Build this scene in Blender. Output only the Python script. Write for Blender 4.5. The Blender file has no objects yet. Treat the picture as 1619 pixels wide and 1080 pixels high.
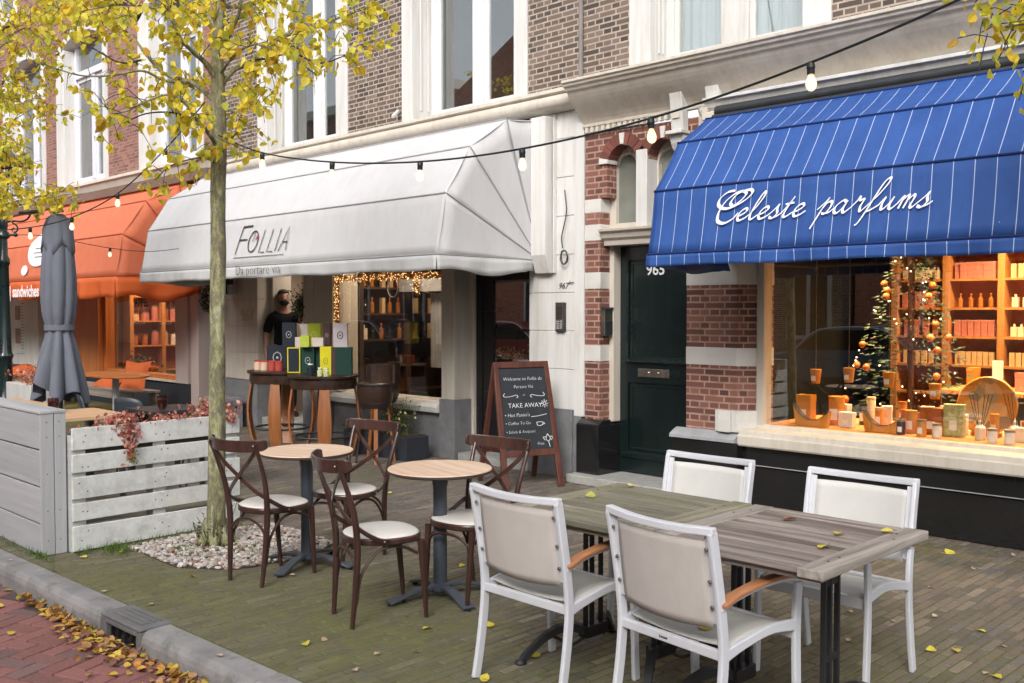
import bpy, bmesh, math, random
from mathutils import Vector, Matrix, noise
R = math.radians
random.seed(7)
scn = bpy.context.scene
col = scn.collection

# ---------------------------------------------------------------- camera
PIT = math.atan(49.0 / 1547.5)
cam_d = bpy.data.cameras.new("camera")
cam = bpy.data.objects.new("camera", cam_d)
col.objects.link(cam)
cam_d.sensor_width = 36.0
cam_d.lens = 36.0 * 1547.5 / 1619.0
cam_d.clip_start = 0.05
cam_d.clip_end = 600
cam.location = (0, 0, 1.65)
cam.rotation_euler = (math.pi / 2 - PIT, 0, R(45))
scn.camera = cam

# ---------------------------------------------------------------- world and sun (soft overcast daylight)
SUN_ELEV, SUN_ROT = R(36), R(150)
w = bpy.data.worlds.new("World")
scn.world = w
w.use_nodes = True
nt = w.node_tree
bg = nt.nodes["Background"]
sky = nt.nodes.new("ShaderNodeTexSky")
sky.sky_type = 'NISHITA'
sky.sun_disc = False
sky.sun_elevation = SUN_ELEV
sky.sun_rotation = SUN_ROT
sky.air_density = 1.0
sky.dust_density = 4.0
hs = nt.nodes.new("ShaderNodeHueSaturation")
hs.inputs["Saturation"].default_value = 0.28
nt.links.new(sky.outputs[0], hs.inputs["Color"])
nt.links.new(hs.outputs[0], bg.inputs["Color"])
bg.inputs["Strength"].default_value = 0.15
sun_d = bpy.data.lights.new("sun", 'SUN')
sun_d.energy = .75
sun_d.angle = R(16)
sun_d.color = (1.0, 0.965, 0.92)
sun = bpy.data.objects.new("sun", sun_d)
col.objects.link(sun)
# direction the light comes from (azimuth measured like the sky's rotation: clockwise from +Y)
sd = Vector((math.sin(SUN_ROT) * math.cos(SUN_ELEV), math.cos(SUN_ROT) * math.cos(SUN_ELEV), math.sin(SUN_ELEV)))
sun.rotation_euler = (-sd).to_track_quat('-Z', 'Y').to_euler()
scn.view_settings.view_transform = 'Standard'
scn.view_settings.look = 'None'
scn.view_settings.exposure = 0.88
scn.view_settings.gamma = 1.0
scn.cycles.max_bounces = 7
scn.cycles.transparent_max_bounces = 12
scn.cycles.sample_clamp_indirect = 4.0
scn.cycles.use_denoising = True

# ---------------------------------------------------------------- helpers
_F = Vector((-math.sin(R(45)) * math.cos(PIT), math.cos(R(45)) * math.cos(PIT), -math.sin(PIT)))
_R = Vector((math.cos(R(45)), math.sin(R(45)), 0))
_U = _R.cross(_F)
def at(px, py, d):
    """world point seen at a photograph pixel at depth d (used to lay out branches)"""
    return Vector((0, 0, 1.65)) + (_F + _R * ((px - 809.5) / 1547.5) + _U * (-(py - 540) / 1547.5)) * d

def lerp(a, b, t): return a + (b - a) * t

def tag(o, label=None, cat=None, group=None, kind=None):
    if label: o["label"] = label
    if cat: o["category"] = cat
    if group: o["group"] = group
    if kind: o["kind"] = kind
    return o

def empty(name, loc=(0, 0, 0), rz=0.0, label=None, cat=None, group=None, kind=None):
    o = bpy.data.objects.new(name, None)
    o.empty_display_size = 0.1
    o.location = loc
    o.rotation_euler = (0, 0, rz)
    col.objects.link(o)
    return tag(o, label, cat, group, kind)

def copy_tree(o, parent=None):
    c = o.copy()
    col.objects.link(c)
    c.parent = parent
    for ch in list(o.children):
        copy_tree(ch, c)
    return c

def catmull(pts, n=8, closed=False):
    pts = [Vector(p) for p in pts]
    out = []
    N = len(pts)
    rng = range(N) if closed else range(N - 1)
    for i in rng:
        p0 = pts[(i - 1) % N] if (closed or i > 0) else pts[0] * 2 - pts[1]
        p1 = pts[i]; p2 = pts[(i + 1) % N]
        p3 = pts[(i + 2) % N] if (closed or i + 2 < N) else pts[-1] * 2 - pts[-2]
        for k in range(n):
            t = k / n
            out.append(0.5 * ((2 * p1) + (p2 - p0) * t + (2 * p0 - 5 * p1 + 4 * p2 - p3) * t * t + (3 * p1 - p0 - 3 * p2 + p3) * t ** 3))
    if not closed: out.append(pts[-1])
    return out

class MB:
    """collects shapes and builds ONE mesh object"""
    def __init__(s):
        s.v = []; s.f = []; s.c = []; s.col = None
    def add(s, vs, fs, c=None):
        b = len(s.v)
        s.v += [tuple(p) for p in vs]
        s.f += [tuple(b + i for i in f) for f in fs]
        s.c += [c if c is not None else (1, 1, 1, 1)] * len(fs)
        return s
    def box(s, x0, x1, y0, y1, z0, z1, m=None, c=None):
        vs = [Vector(p) for p in ((x0, y0, z0), (x1, y0, z0), (x1, y1, z0), (x0, y1, z0), (x0, y0, z1), (x1, y0, z1), (x1, y1, z1), (x0, y1, z1))]
        if m is not None: vs = [m @ p for p in vs]
        return s.add(vs, [(0, 3, 2, 1), (4, 5, 6, 7), (0, 1, 5, 4), (1, 2, 6, 5), (2, 3, 7, 6), (3, 0, 4, 7)], c)
    def bar(s, a, b, wd, th, up=(0, 0, 1), c=None):
        """rectangular bar from a to b: wd sideways, th along up"""
        a = Vector(a); b = Vector(b); d = (b - a).normalized(); up = Vector(up)
        sd_ = d.cross(up)
        if sd_.length < 1e-4: sd_ = d.cross(Vector((0, 1, 0)))
        sd_.normalize(); u = sd_.cross(d).normalized()
        vs = []
        for p in (a, b):
            for i, j in ((-1, -1), (1, -1), (1, 1), (-1, 1)):
                vs.append(p + sd_ * (wd / 2 * i) + u * (th / 2 * j))
        return s.add(vs, [(0, 1, 2, 3), (7, 6, 5, 4), (0, 4, 5, 1), (1, 5, 6, 2), (2, 6, 7, 3), (3, 7, 4, 0)], c)
    def ribbon(s, pts, wd, th, up=(0, 0, 1), c=None, closed=False):
        """rectangular section swept along a path; wd, th may be functions of t"""
        pts = [Vector(p) for p in pts]; n = len(pts); up = Vector(up); vs = []; prev = None
        for i, p in enumerate(pts):
            if closed: d = pts[(i + 1) % n] - pts[i - 1]
            else: d = pts[min(i + 1, n - 1)] - pts[max(i - 1, 0)]
            d.normalize()
            sd_ = d.cross(up)
            if sd_.length < 1e-3: sd_ = prev if prev else d.cross(Vector((0, 1, 0)))
            sd_.normalize(); prev = sd_
            u = sd_.cross(d).normalized()
            t = i / max(1, n - 1)
            W = wd(t) if callable(wd) else wd; T = th(t) if callable(th) else th
            for a_, b_ in ((-1, -1), (1, -1), (1, 1), (-1, 1)):
                vs.append(p + sd_ * (W / 2 * a_) + u * (T / 2 * b_))
        fs = []
        m = n if closed else n - 1
        for i in range(m):
            a0 = i * 4; b0 = ((i + 1) % n) * 4
            for k in range(4):
                fs.append((a0 + k, b0 + k, b0 + (k + 1) % 4, a0 + (k + 1) % 4))
        if not closed:
            fs.append((0, 1, 2, 3)); fs.append(tuple((n - 1) * 4 + k for k in (3, 2, 1, 0)))
        return s.add(vs, fs, c)
    def tube(s, pts, r, seg=10, c=None, closed=False, cap=True):
        pts = [Vector(p) for p in pts]; n = len(pts); vs = []; u = None
        for i, p in enumerate(pts):
            if closed: d = pts[(i + 1) % n] - pts[i - 1]
            else: d = pts[min(i + 1, n - 1)] - pts[max(i - 1, 0)]
            if d.length < 1e-9: d = Vector((0, 0, 1))
            d.normalize()
            if u is None:
                u = d.orthogonal().normalized()
            else:
                u = u - d * u.dot(d)
                if u.length < 1e-5: u = d.orthogonal()
                u.normalize()
            v_ = d.cross(u)
            t = i / max(1, n - 1)
            rr = r(t) if callable(r) else (r[i] if isinstance(r, (list, tuple)) else r)
            for k in range(seg):
                a = 2 * math.pi * k / seg
                vs.append(p + (u * math.cos(a) + v_ * math.sin(a)) * rr)
        fs = []
        m = n if closed else n - 1
        for i in range(m):
            for k in range(seg):
                a0 = i * seg; b0 = ((i + 1) % n) * seg
                fs.append((a0 + k, a0 + (k + 1) % seg, b0 + (k + 1) % seg, b0 + k))
        if cap and not closed:
            fs.append(tuple(reversed(range(seg)))); fs.append(tuple((n - 1) * seg + k for k in range(seg)))
        return s.add(vs, fs, c)
    def lathe(s, prof, cx=0, cy=0, seg=24, c=None, cap=True, mod=None, m=None):
        """prof: list of (r, z)"""
        vs = []
        for (r, z) in prof:
            for k in range(seg):
                a = 2 * math.pi * k / seg
                rr = r * (mod(a, z) if mod else 1)
                p = Vector((cx + rr * math.cos(a), cy + rr * math.sin(a), z))
                vs.append(m @ p if m is not None else p)
        fs = []
        for i in range(len(prof) - 1):
            for k in range(seg):
                fs.append((i * seg + k, i * seg + (k + 1) % seg, (i + 1) * seg + (k + 1) % seg, (i + 1) * seg + k))
        if cap:
            fs.append(tuple(reversed(range(seg)))); fs.append(tuple((len(prof) - 1) * seg + k for k in range(seg)))
        return s.add(vs, fs, c)
    def prism(s, poly, axis, a, b, c=None):
        """poly of 2D points extruded from a to b along axis 'x','y' or 'z'"""
        def P(p, t):
            return {'x': (t, p[0], p[1]), 'y': (p[0], t, p[1]), 'z': (p[0], p[1], t)}[axis]
        n = len(poly)
        vs = [P(p, a) for p in poly] + [P(p, b) for p in poly]
        fs = [tuple(range(n)), tuple(reversed(range(n, 2 * n)))]
        for i in range(n):
            fs.append((i, n + i, n + (i + 1) % n, (i + 1) % n))
        return s.add(vs, fs, c)
    def sphere(s, c0, r, seg=12, rings=8, c=None, sc=(1, 1, 1)):
        vs = []; c0 = Vector(c0)
        for i in range(rings + 1):
            th = math.pi * i / rings
            for k in range(seg):
                a = 2 * math.pi * k / seg
                vs.append(c0 + Vector((r * sc[0] * math.sin(th) * math.cos(a), r * sc[1] * math.sin(th) * math.sin(a), r * sc[2] * math.cos(th))))
        fs = []
        for i in range(rings):
            for k in range(seg):
                fs.append((i * seg + k, (i + 1) * seg + k, (i + 1) * seg + (k + 1) % seg, i * seg + (k + 1) % seg))
        return s.add(vs, fs, c)
    def build(s, name, mat, parent=None, bevel=0, smooth=False, offset=None, recalc=True, solid=0, segs=2):
        """offset: subtract this from the vertices (parts of a thing laid out in world coordinates)"""
        me = bpy.data.meshes.new(name)
        vs = s.v
        if offset is not None:
            ox, oy, oz = offset
            vs = [(a - ox, b - oy, c - oz) for a, b, c in vs]
        me.from_pydata(vs, [], s.f)
        if s.col or any(c != (1, 1, 1, 1) for c in s.c):
            ca = me.color_attributes.new("tint", 'FLOAT_COLOR', 'CORNER')
            data = []
            for p, c in zip(me.polygons, s.c):
                data += list(c) * p.loop_total
            ca.data.foreach_set("color", data)
        if recalc:
            bm = bmesh.new(); bm.from_mesh(me)
            bmesh.ops.recalc_face_normals(bm, faces=bm.faces)
            bm.to_mesh(me); bm.free()
        if smooth:
            me.polygons.foreach_set("use_smooth", [True] * len(me.polygons))
            try: me.set_sharp_from_angle(angle=R(38))
            except Exception: pass
        me.materials.append(mat)
        o = bpy.data.objects.new(name, me)
        col.objects.link(o)
        if parent is not None: o.parent = parent
        if solid:
            md = o.modifiers.new("thick", 'SOLIDIFY'); md.thickness = solid; md.offset = 0
        if bevel:
            md = o.modifiers.new("bevel", 'BEVEL'); md.width = bevel; md.segments = segs; md.limit_method = 'ANGLE'; md.angle_limit = R(40)
            md.harden_normals = False
        return o

def text_mb(mb, s, size, M, bold=0.0, shear=0.0, align='LEFT', thick=0.001, sx=1.0):
    """adds lettering (in the XY plane, mapped by matrix M) to an MB"""
    cu = bpy.data.curves.new("lettering", 'FONT')
    cu.body = s; cu.size = size; cu.align_x = align; cu.offset = bold; cu.extrude = thick; cu.shear = shear
    cu.resolution_u = 3
    o = bpy.data.objects.new("lettering", cu)
    me = bpy.data.meshes.new_from_object(o)
    vs = [M @ Vector((v.co.x * sx, v.co.y, v.co.z)) for v in me.vertices]
    mb.add(vs, [tuple(p.vertices) for p in me.polygons])
    bpy.data.objects.remove(o); bpy.data.meshes.remove(me); bpy.data.curves.remove(cu)

def basis(o, ux, uy):
    """matrix with origin o, x axis ux, y axis uy"""
    ux = Vector(ux).normalized(); uy = Vector(uy).normalized(); uz = ux.cross(uy)
    return Matrix(((ux.x, uy.x, uz.x, o[0]), (ux.y, uy.y, uz.y, o[1]), (ux.z, uy.z, uz.z, o[2]), (0, 0, 0, 1)))

def stroke_mb(mb, pts, M, wmin, wmax, n=7, nib=R(40), taper=True):
    """a pen stroke in the plane of M, width following a broad nib"""
    P = catmull([Vector((p[0], p[1], 0)) for p in pts], n)
    N = len(P); vs = []
    for i, p in enumerate(P):
        d = (P[min(i + 1, N - 1)] - P[max(i - 1, 0)])
        if d.length < 1e-9: d = Vector((1, 0, 0))
        d.normalize()
        k = abs(d.x * math.sin(nib) - d.y * math.cos(nib)) ** 1.5
        wd = wmin + (wmax - wmin) * k
        nrm = Vector((-d.y, d.x, 0)) * wd / 2
        vs += [M @ (p + nrm + Vector((0, 0, .0015))), M @ (p - nrm + Vector((0, 0, .0015)))]
    mb.add(vs, [(2 * i, 2 * i + 1, 2 * i + 3, 2 * i + 2) for i in range(N - 1)])

# ---------------------------------------------------------------- materials
def NN(nt, t, **kw):
    n = nt.nodes.new(t)
    for k, v in kw.items(): setattr(n, k, v)
    return n

def ramp(nt, fac, stops):
    n = NN(nt, "ShaderNodeValToRGB")
    e = n.color_ramp.elements
    while len(e) < len(stops): e.new(0.5)
    for i, (p, c) in enumerate(stops):
        e[i].position = p
        e[i].color = (*c, 1) if len(c) == 3 else c
    nt.links.new(fac, n.inputs[0])
    return n.outputs[0]

def mixc(nt, fac, a, b, mode='MIX'):
    n = NN(nt, "ShaderNodeMix", data_type='RGBA', blend_type=mode)
    for sock, val in ((n.inputs[0], fac), (n.inputs[6], a), (n.inputs[7], b)):
        if isinstance(val, (int, float)): sock.default_value = val
        elif isinstance(val, tuple): sock.default_value = (*val, 1) if len(val) == 3 else val
        else: nt.links.new(val, sock)
    return n.outputs[2]

def math_n(nt, op, a, b=None, c=None):
    n = NN(nt, "ShaderNodeMath", operation=op)
    for i, v in enumerate((a, b, c)):
        if v is None: continue
        if isinstance(v, (int, float)): n.inputs[i].default_value = v
        else: nt.links.new(v, n.inputs[i])
    return n.outputs[0]

def new_mat(name):
    m = bpy.data.materials.new(name); m.use_nodes = True
    nt = m.node_tree
    return m, nt, nt.nodes["Principled BSDF"]

def coords(nt, kind="Object", scale=(1, 1, 1), rot=(0, 0, 0)):
    tc = NN(nt, "ShaderNodeTexCoord"); mp = NN(nt, "ShaderNodeMapping")
    mp.inputs["Scale"].default_value = scale
    mp.inputs["Rotation"].default_value = rot
    nt.links.new(tc.outputs[kind], mp.inputs[0])
    return mp.outputs[0]

def noise_n(nt, vec, scale, detail=4, rough=.55, dist=0.0):
    n = NN(nt, "ShaderNodeTexNoise")
    n.inputs["Scale"].default_value = scale; n.inputs["Detail"].default_value = detail
    n.inputs["Roughness"].default_value = rough; n.inputs["Distortion"].default_value = dist
    nt.links.new(vec, n.inputs["Vector"])
    return n.outputs["Fac"]

def bump_n(nt, b, h, strength=.3, dist=.01):
    n = NN(nt, "ShaderNodeBump")
    n.inputs["Strength"].default_value = strength; n.inputs["Distance"].default_value = dist
    nt.links.new(h, n.inputs["Height"]); nt.links.new(n.outputs[0], b.inputs["Normal"])
    return n

def paint(name, c, rough=.5, var=.12, scale=3.0, bump=.08, bscale=60, dirt=None, dirt_amt=.5, metal=0, spec=.5, coat=0, stretch=(1, 1, 1)):
    """painted or plain surface: slow colour variation, fine bump, optional stains"""
    m, nt, b = new_mat(name)
    v = coords(nt, scale=stretch)
    n1 = noise_n(nt, v, scale, 6)
    dk = tuple(x * (1 - var) for x in c); lt = tuple(min(1, x * (1 + var * .6)) for x in c)
    base = ramp(nt, n1, [(.3, dk), (.7, lt)])
    if dirt:
        n3 = noise_n(nt, v, scale * 1.7, 8, .7)
        base = mixc(nt, ramp(nt, n3, [(.52, (0, 0, 0)), (.75, (dirt_amt,) * 3)]), base, dirt)
    if stretch[2] < 1:      # rain streaks
        n4 = noise_n(nt, coords(nt, scale=(7, 7, .5)), 1.6, 6, .7)
        n5 = noise_n(nt, coords(nt), .7, 3)
        base = mixc(nt, ramp(nt, n5, [(.35, (.25,) * 3), (.65, (1.0,) * 3)]), base, mixc(nt, 1.0, base, ramp(nt, n4, [(.38, (.85, .835, .80)), (.56, (1.0, 1.0, 1.0))]), 'MULTIPLY'))
    nt.links.new(base, b.inputs["Base Color"])
    n2 = noise_n(nt, v, bscale, 3)
    rg = ramp(nt, n1, [(.3, (max(0, rough - .08),) * 3), (.7, (min(1, rough + .08),) * 3)])
    nt.links.new(rg, b.inputs["Roughness"])
    b.inputs["Metallic"].default_value = metal
    b.inputs["Specular IOR Level"].default_value = spec
    b.inputs["Coat Weight"].default_value = coat
    if bump: bump_n(nt, b, n2, bump, .004)
    return m

def brick_mat(name, ca, cb, cc, mortar, bw=.2, bh=.0545, mort=.008, squash=.5, bump=.5, soot=0):
    m, nt, b = new_mat(name)
    tc = NN(nt, "ShaderNodeTexCoord"); sp = NN(nt, "ShaderNodeSeparateXYZ"); cb_ = NN(nt, "ShaderNodeCombineXYZ")
    nt.links.new(tc.outputs["Object"], sp.inputs[0])
    u = math_n(nt, 'ADD', sp.outputs[0], sp.outputs[1])
    # small wobble so the courses are laid by hand
    wob = noise_n(nt, tc.outputs["Object"], 3.0, 3)
    z = math_n(nt, 'ADD', sp.outputs[2], math_n(nt, 'MULTIPLY', wob, .006))
    nt.links.new(u, cb_.inputs[0]); nt.links.new(z, cb_.inputs[1])
    br = NN(nt, "ShaderNodeTexBrick")
    nt.links.new(cb_.outputs[0], br.inputs["Vector"])
    br.inputs["Scale"].default_value = 1.0
    br.inputs["Brick Width"].default_value = bw; br.inputs["Row Height"].default_value = bh
    br.inputs["Mortar Size"].default_value = mort; br.inputs["Mortar Smooth"].default_value = .15
    br.inputs["Bias"].default_value = 0.0
    br.squash = squash; br.squash_frequency = 2; br.offset = .5; br.offset_frequency = 2
    br.inputs["Color1"].default_value = (0, 0, 0, 1); br.inputs["Color2"].default_value = (1, 1, 1, 1)
    br.inputs["Mortar"].default_value = (.5, .5, .5, 1)
    fine = noise_n(nt, tc.outputs["Object"], 45, 5, .7)
    f = math_n(nt, 'ADD', math_n(nt, 'MULTIPLY', br.outputs["Color"], .75), math_n(nt, 'MULTIPLY', fine, .3))
    colr = ramp(nt, f, [(.1, ca), (.5, cb), (.9, cc)])
    big = noise_n(nt, tc.outputs["Object"], .9, 5, .6)
    colr = mixc(nt, .55, colr, ramp(nt, big, [(.3, (.62, .62, .62)), (.7, (1.1, 1.06, 1.0))]), 'MULTIPLY')
    mcol = ramp(nt, noise_n(nt, tc.outputs["Object"], 9, 5), [(.3, tuple(x * .6 for x in mortar)), (.65, mortar)])
    c = mixc(nt, br.outputs["Fac"], colr, mcol)
    nt.links.new(c, b.inputs["Base Color"])
    b.inputs["Roughness"].default_value = .85
    h = math_n(nt, 'ADD', math_n(nt, 'MULTIPLY', br.outputs["Fac"], -1.0), math_n(nt, 'MULTIPLY', fine, .35))
    bump_n(nt, b, h, bump, .006)
    return m

def wood_mat(name, c1, c2, axis='x', scale=1.0, rough=.6, green=None, dark=None, spec=.4, coat=0):
    """grain stretched along an axis of the object"""
    m, nt, b = new_mat(name)
    st = {'x': (1.2, 22, 22), 'y': (22, 1.2, 22), 'z': (22, 22, 1.2)}[axis]
    v = coords(nt, scale=tuple(x * scale for x in st))
    n1 = noise_n(nt, v, 1.0, 7, .65, .6)
    n2 = noise_n(nt, v, 3.2, 4, .6)
    f = math_n(nt, 'ADD', math_n(nt, 'MULTIPLY', n1, .75), math_n(nt, 'MULTIPLY', n2, .25))
    c = ramp(nt, f, [(.36, c1), (.62, c2)])
    if dark:
        n4 = noise_n(nt, coords(nt, scale=tuple(x * .3 for x in st)), 1.0, 5, .7)
        c = mixc(nt, ramp(nt, n4, [(.5, (0, 0, 0)), (.72, (.8,) * 3)]), c, dark)
    if green:
        n3 = noise_n(nt, coords(nt), 6, 6, .7)
        c = mixc(nt, ramp(nt, n3, [(.4, (0, 0, 0)), (.65, (.8,) * 3)]), c, green)
    oi = NN(nt, "ShaderNodeAttribute", attribute_name="tint")
    c = mixc(nt, 1.0, c, oi.outputs["Color"], 'MULTIPLY') if name.endswith("_t") else c
    nt.links.new(c, b.inputs["Base Color"])
    b.inputs["Roughness"].default_value = rough
    b.inputs["Specular IOR Level"].default_value = spec
    b.inputs["Coat Weight"].default_value = coat
    bump_n(nt, b, f, .35, .003)
    return m

def fabric(name, c, rough=.75, wr=.35, wscale=2.2, dirt=None, transl=.0, fine=700, stretch=(1, 1, .45), streak=None):
    m, nt, b = new_mat(name)
    v = coords(nt, scale=stretch)
    n1 = noise_n(nt, v, wscale, 4, .5, .4)
    n2 = noise_n(nt, v, 5, 7, .7)
    base = ramp(nt, n2, [(.3, tuple(x * .93 for x in c)), (.7, tuple(min(1, x * 1.03) for x in c))])
    if dirt:
        n3 = noise_n(nt, coords(nt, scale=(1.4, 1.4, .35)), 4, 8, .75)
        base = mixc(nt, ramp(nt, n3, [(.5, (0, 0, 0)), (.8, (.55,) * 3)]), base, dirt)
    nt.links.new(base, b.inputs["Base Color"])
    b.inputs["Roughness"].default_value = rough
    b.inputs["Specular IOR Level"].default_value = .25
    h = math_n(nt, 'ADD', n1, math_n(nt, 'MULTIPLY', noise_n(nt, coords(nt), fine, 1), .02))
    bump_n(nt, b, h, wr, .03)
    if transl:
        out = nt.nodes["Material Output"]
        tl = NN(nt, "ShaderNodeBsdfTranslucent"); mx = NN(nt, "ShaderNodeMixShader")
        nt.links.new(base, tl.inputs[0]); mx.inputs[0].default_value = transl
        nt.links.new(b.outputs[0], mx.inputs[1]); nt.links.new(tl.outputs[0], mx.inputs[2])
        nt.links.new(mx.outputs[0], out.inputs[0])
    return m

def glass_mat(name, tint=(.93, .96, .95), ior=1.7, rough=.0, grime=.03):
    m, nt, b = new_mat(name)
    nt.nodes.remove(b)
    out = nt.nodes["Material Output"]
    tr = NN(nt, "ShaderNodeBsdfTransparent"); gl = NN(nt, "ShaderNodeBsdfGlossy"); mx = NN(nt, "ShaderNodeMixShader")
    tr.inputs[0].default_value = (*tint, 1); gl.inputs["Roughness"].default_value = rough
    ge = NN(nt, "ShaderNodeNewGeometry"); dp = NN(nt, "ShaderNodeVectorMath", operation='DOT_PRODUCT')
    nt.links.new(ge.outputs["Incoming"], dp.inputs[0]); nt.links.new(ge.outputs["Normal"], dp.inputs[1])
    f0 = ((ior - 1) / (ior + 1)) ** 2
    sch = math_n(nt, 'POWER', math_n(nt, 'SUBTRACT', 1.0, math_n(nt, 'ABSOLUTE', dp.outputs["Value"])), 5.0)
    frv = math_n(nt, 'MULTIPLY_ADD', sch, 1 - f0, f0)
    bp = NN(nt, "ShaderNodeBump"); bp.inputs["Strength"].default_value = .04; bp.inputs["Distance"].default_value = .02
    nt.links.new(noise_n(nt, coords(nt), .8, 1), bp.inputs["Height"])
    nt.links.new(bp.outputs[0], gl.inputs["Normal"])
    nt.links.new(frv, mx.inputs[0]); nt.links.new(tr.outputs[0], mx.inputs[1]); nt.links.new(gl.outputs[0], mx.inputs[2])
    nt.links.new(mx.outputs[0], out.inputs[0])
    return m

def emis(name, c, s):
    m, nt, b = new_mat(name)
    b.inputs["Base Color"].default_value = (*c, 1)
    b.inputs["Emission Color"].default_value = (*c, 1); b.inputs["Emission Strength"].default_value = s
    return m

def tint_mat(name, rough=.6, bump=.3, bscale=30, transl=0, base=(1, 1, 1), var=.15, spec=.4):
    """takes each piece's own colour from the 'tint' attribute (brick to brick, leaf to leaf)"""
    m, nt, b = new_mat(name)
    a = NN(nt, "ShaderNodeAttribute", attribute_name="tint")
    v = coords(nt)
    n = noise_n(nt, v, bscale, 5, .65)
    c = mixc(nt, 1.0, a.outputs["Color"], ramp(nt, n, [(.3, (1 - var,) * 3), (.7, (1 + var * .5,) * 3)]), 'MULTIPLY')
    nt.links.new(c, b.inputs["Base Color"])
    b.inputs["Roughness"].default_value = rough
    b.inputs["Specular IOR Level"].default_value = spec
    if bump: bump_n(nt, b, n, bump, .003)
    if transl:
        out = nt.nodes["Material Output"]
        tl = NN(nt, "ShaderNodeBsdfTranslucent"); mx = NN(nt, "ShaderNodeMixShader")
        nt.links.new(c, tl.inputs[0]); mx.inputs[0].default_value = transl
        nt.links.new(b.outputs[0], mx.inputs[1]); nt.links.new(tl.outputs[0], mx.inputs[2])
        nt.links.new(mx.outputs[0], out.inputs[0])
    return m

M = {}
M['brick_brown'] = brick_mat('brown_brick', (.052, .043, .039), (.125, .092, .076), (.21, .155, .125), (.44, .37, .31))
M['brick_red'] = brick_mat('red_brick', (.09, .036, .030), (.185, .074, .057), (.27, .12, .09), (.42, .27, .21), bh=.0575)
M['brick_orange'] = brick_mat('weathered_red_brick', (.15, .06, .05), (.28, .115, .085), (.36, .17, .13), (.30, .23, .2))
M['brick_far'] = brick_mat('orange_brick', (.32, .10, .05), (.55, .18, .09), (.62, .24, .14), (.4, .32, .26))
M['white'] = paint('white_paint', (.64, .635, .62), .5, .09, 1.7, .10, bscale=35, dirt=(.42, .39, .34), dirt_amt=.6, stretch=(1, 1, .25))
M['white_clean'] = paint('white_window_paint', (.68, .68, .685), .35, .04, 2, .03)
M['cream'] = paint('cream_paint', (.54, .49, .425), .5, .09, 1.5, .10, bscale=35, dirt=(.36, .31, .26), dirt_amt=.6, stretch=(1, 1, .3))
M['cream_light'] = paint('pale_cream_paint', (.59, .54, .47), .5, .08, 1.5, .08, bscale=35, dirt=(.42, .36, .30), dirt_amt=.55, stretch=(1, 1, .4))
M['black_gloss'] = paint('black_gloss_paint', (.012, .012, .013), .16, .3, 2, .10, bscale=14, coat=.3)
M['green_door'] = paint('dark_green_paint', (.006, .013, .013), .25, .2, 2, .05, bscale=20, coat=.2)
M['black_door'] = paint('black_door_paint', (.012, .011, .012), .3, .2, 2, .05, bscale=20)
M['granite'] = paint('grey_stone', (.20, .20, .21), .6, .2, 8, .15, bscale=120, dirt=(.09, .09, .09), dirt_amt=.5)
M['granite_light'] = paint('pale_grey_stone', (.36, .37, .39), .45, .2, 8, .12, bscale=100)
M['step'] = paint('step_stone', (.34, .34, .32), .7, .2, 10, .2, dirt=(.16, .17, .12), dirt_amt=.5)
M['band'] = paint('white_band_paint', (.60, .58, .55), .55, .09, 4, .2, bscale=25, dirt=(.42, .38, .33), dirt_amt=.5)
M['steel'] = paint('brushed_steel', (.5, .46, .4), .35, .1, 20, .05, metal=1)
M['darkmetal'] = paint('dark_metal', (.03, .033, .036), .4, .2, 10, .1)
M['lead'] = paint('lead_pipe', (.2, .18, .17), .6, .2, 6, .1)
M['glass'] = glass_mat('window_glass', ior=2.25)
M['glass_up'] = glass_mat('upper_window_glass', ior=2.9)
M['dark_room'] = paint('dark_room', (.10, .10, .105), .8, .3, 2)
M['curtain'] = fabric('net_curtain', (.80, .84, .87), wr=.4, wscale=9, stretch=(1, 1, .04), transl=.25)
M['warm_wood'] = wood_mat('warm_shelf_wood', (.42, .18, .055), (.60, .28, .09), 'z', .6, .5)
M['beige_wall'] = paint('beige_plaster', (.50, .41, .33), .7, .1, 2)
M['kerb'] = paint('kerb_concrete', (.25, .24, .238), .85, .3, 5, .6, bscale=70, dirt=(.095, .095, .07), dirt_amt=.85)
M['iron'] = paint('cast_iron', (.018, .018, .02), .4, .3, 8, .25, bscale=40)
M['road_sheet'] = paint('road_joint_sand', (.075, .055, .048), .9, .3, 12, .3)
M['joint'] = paint('joint_moss', (.10, .105, .038), .95, .4, 14, .3)

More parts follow.
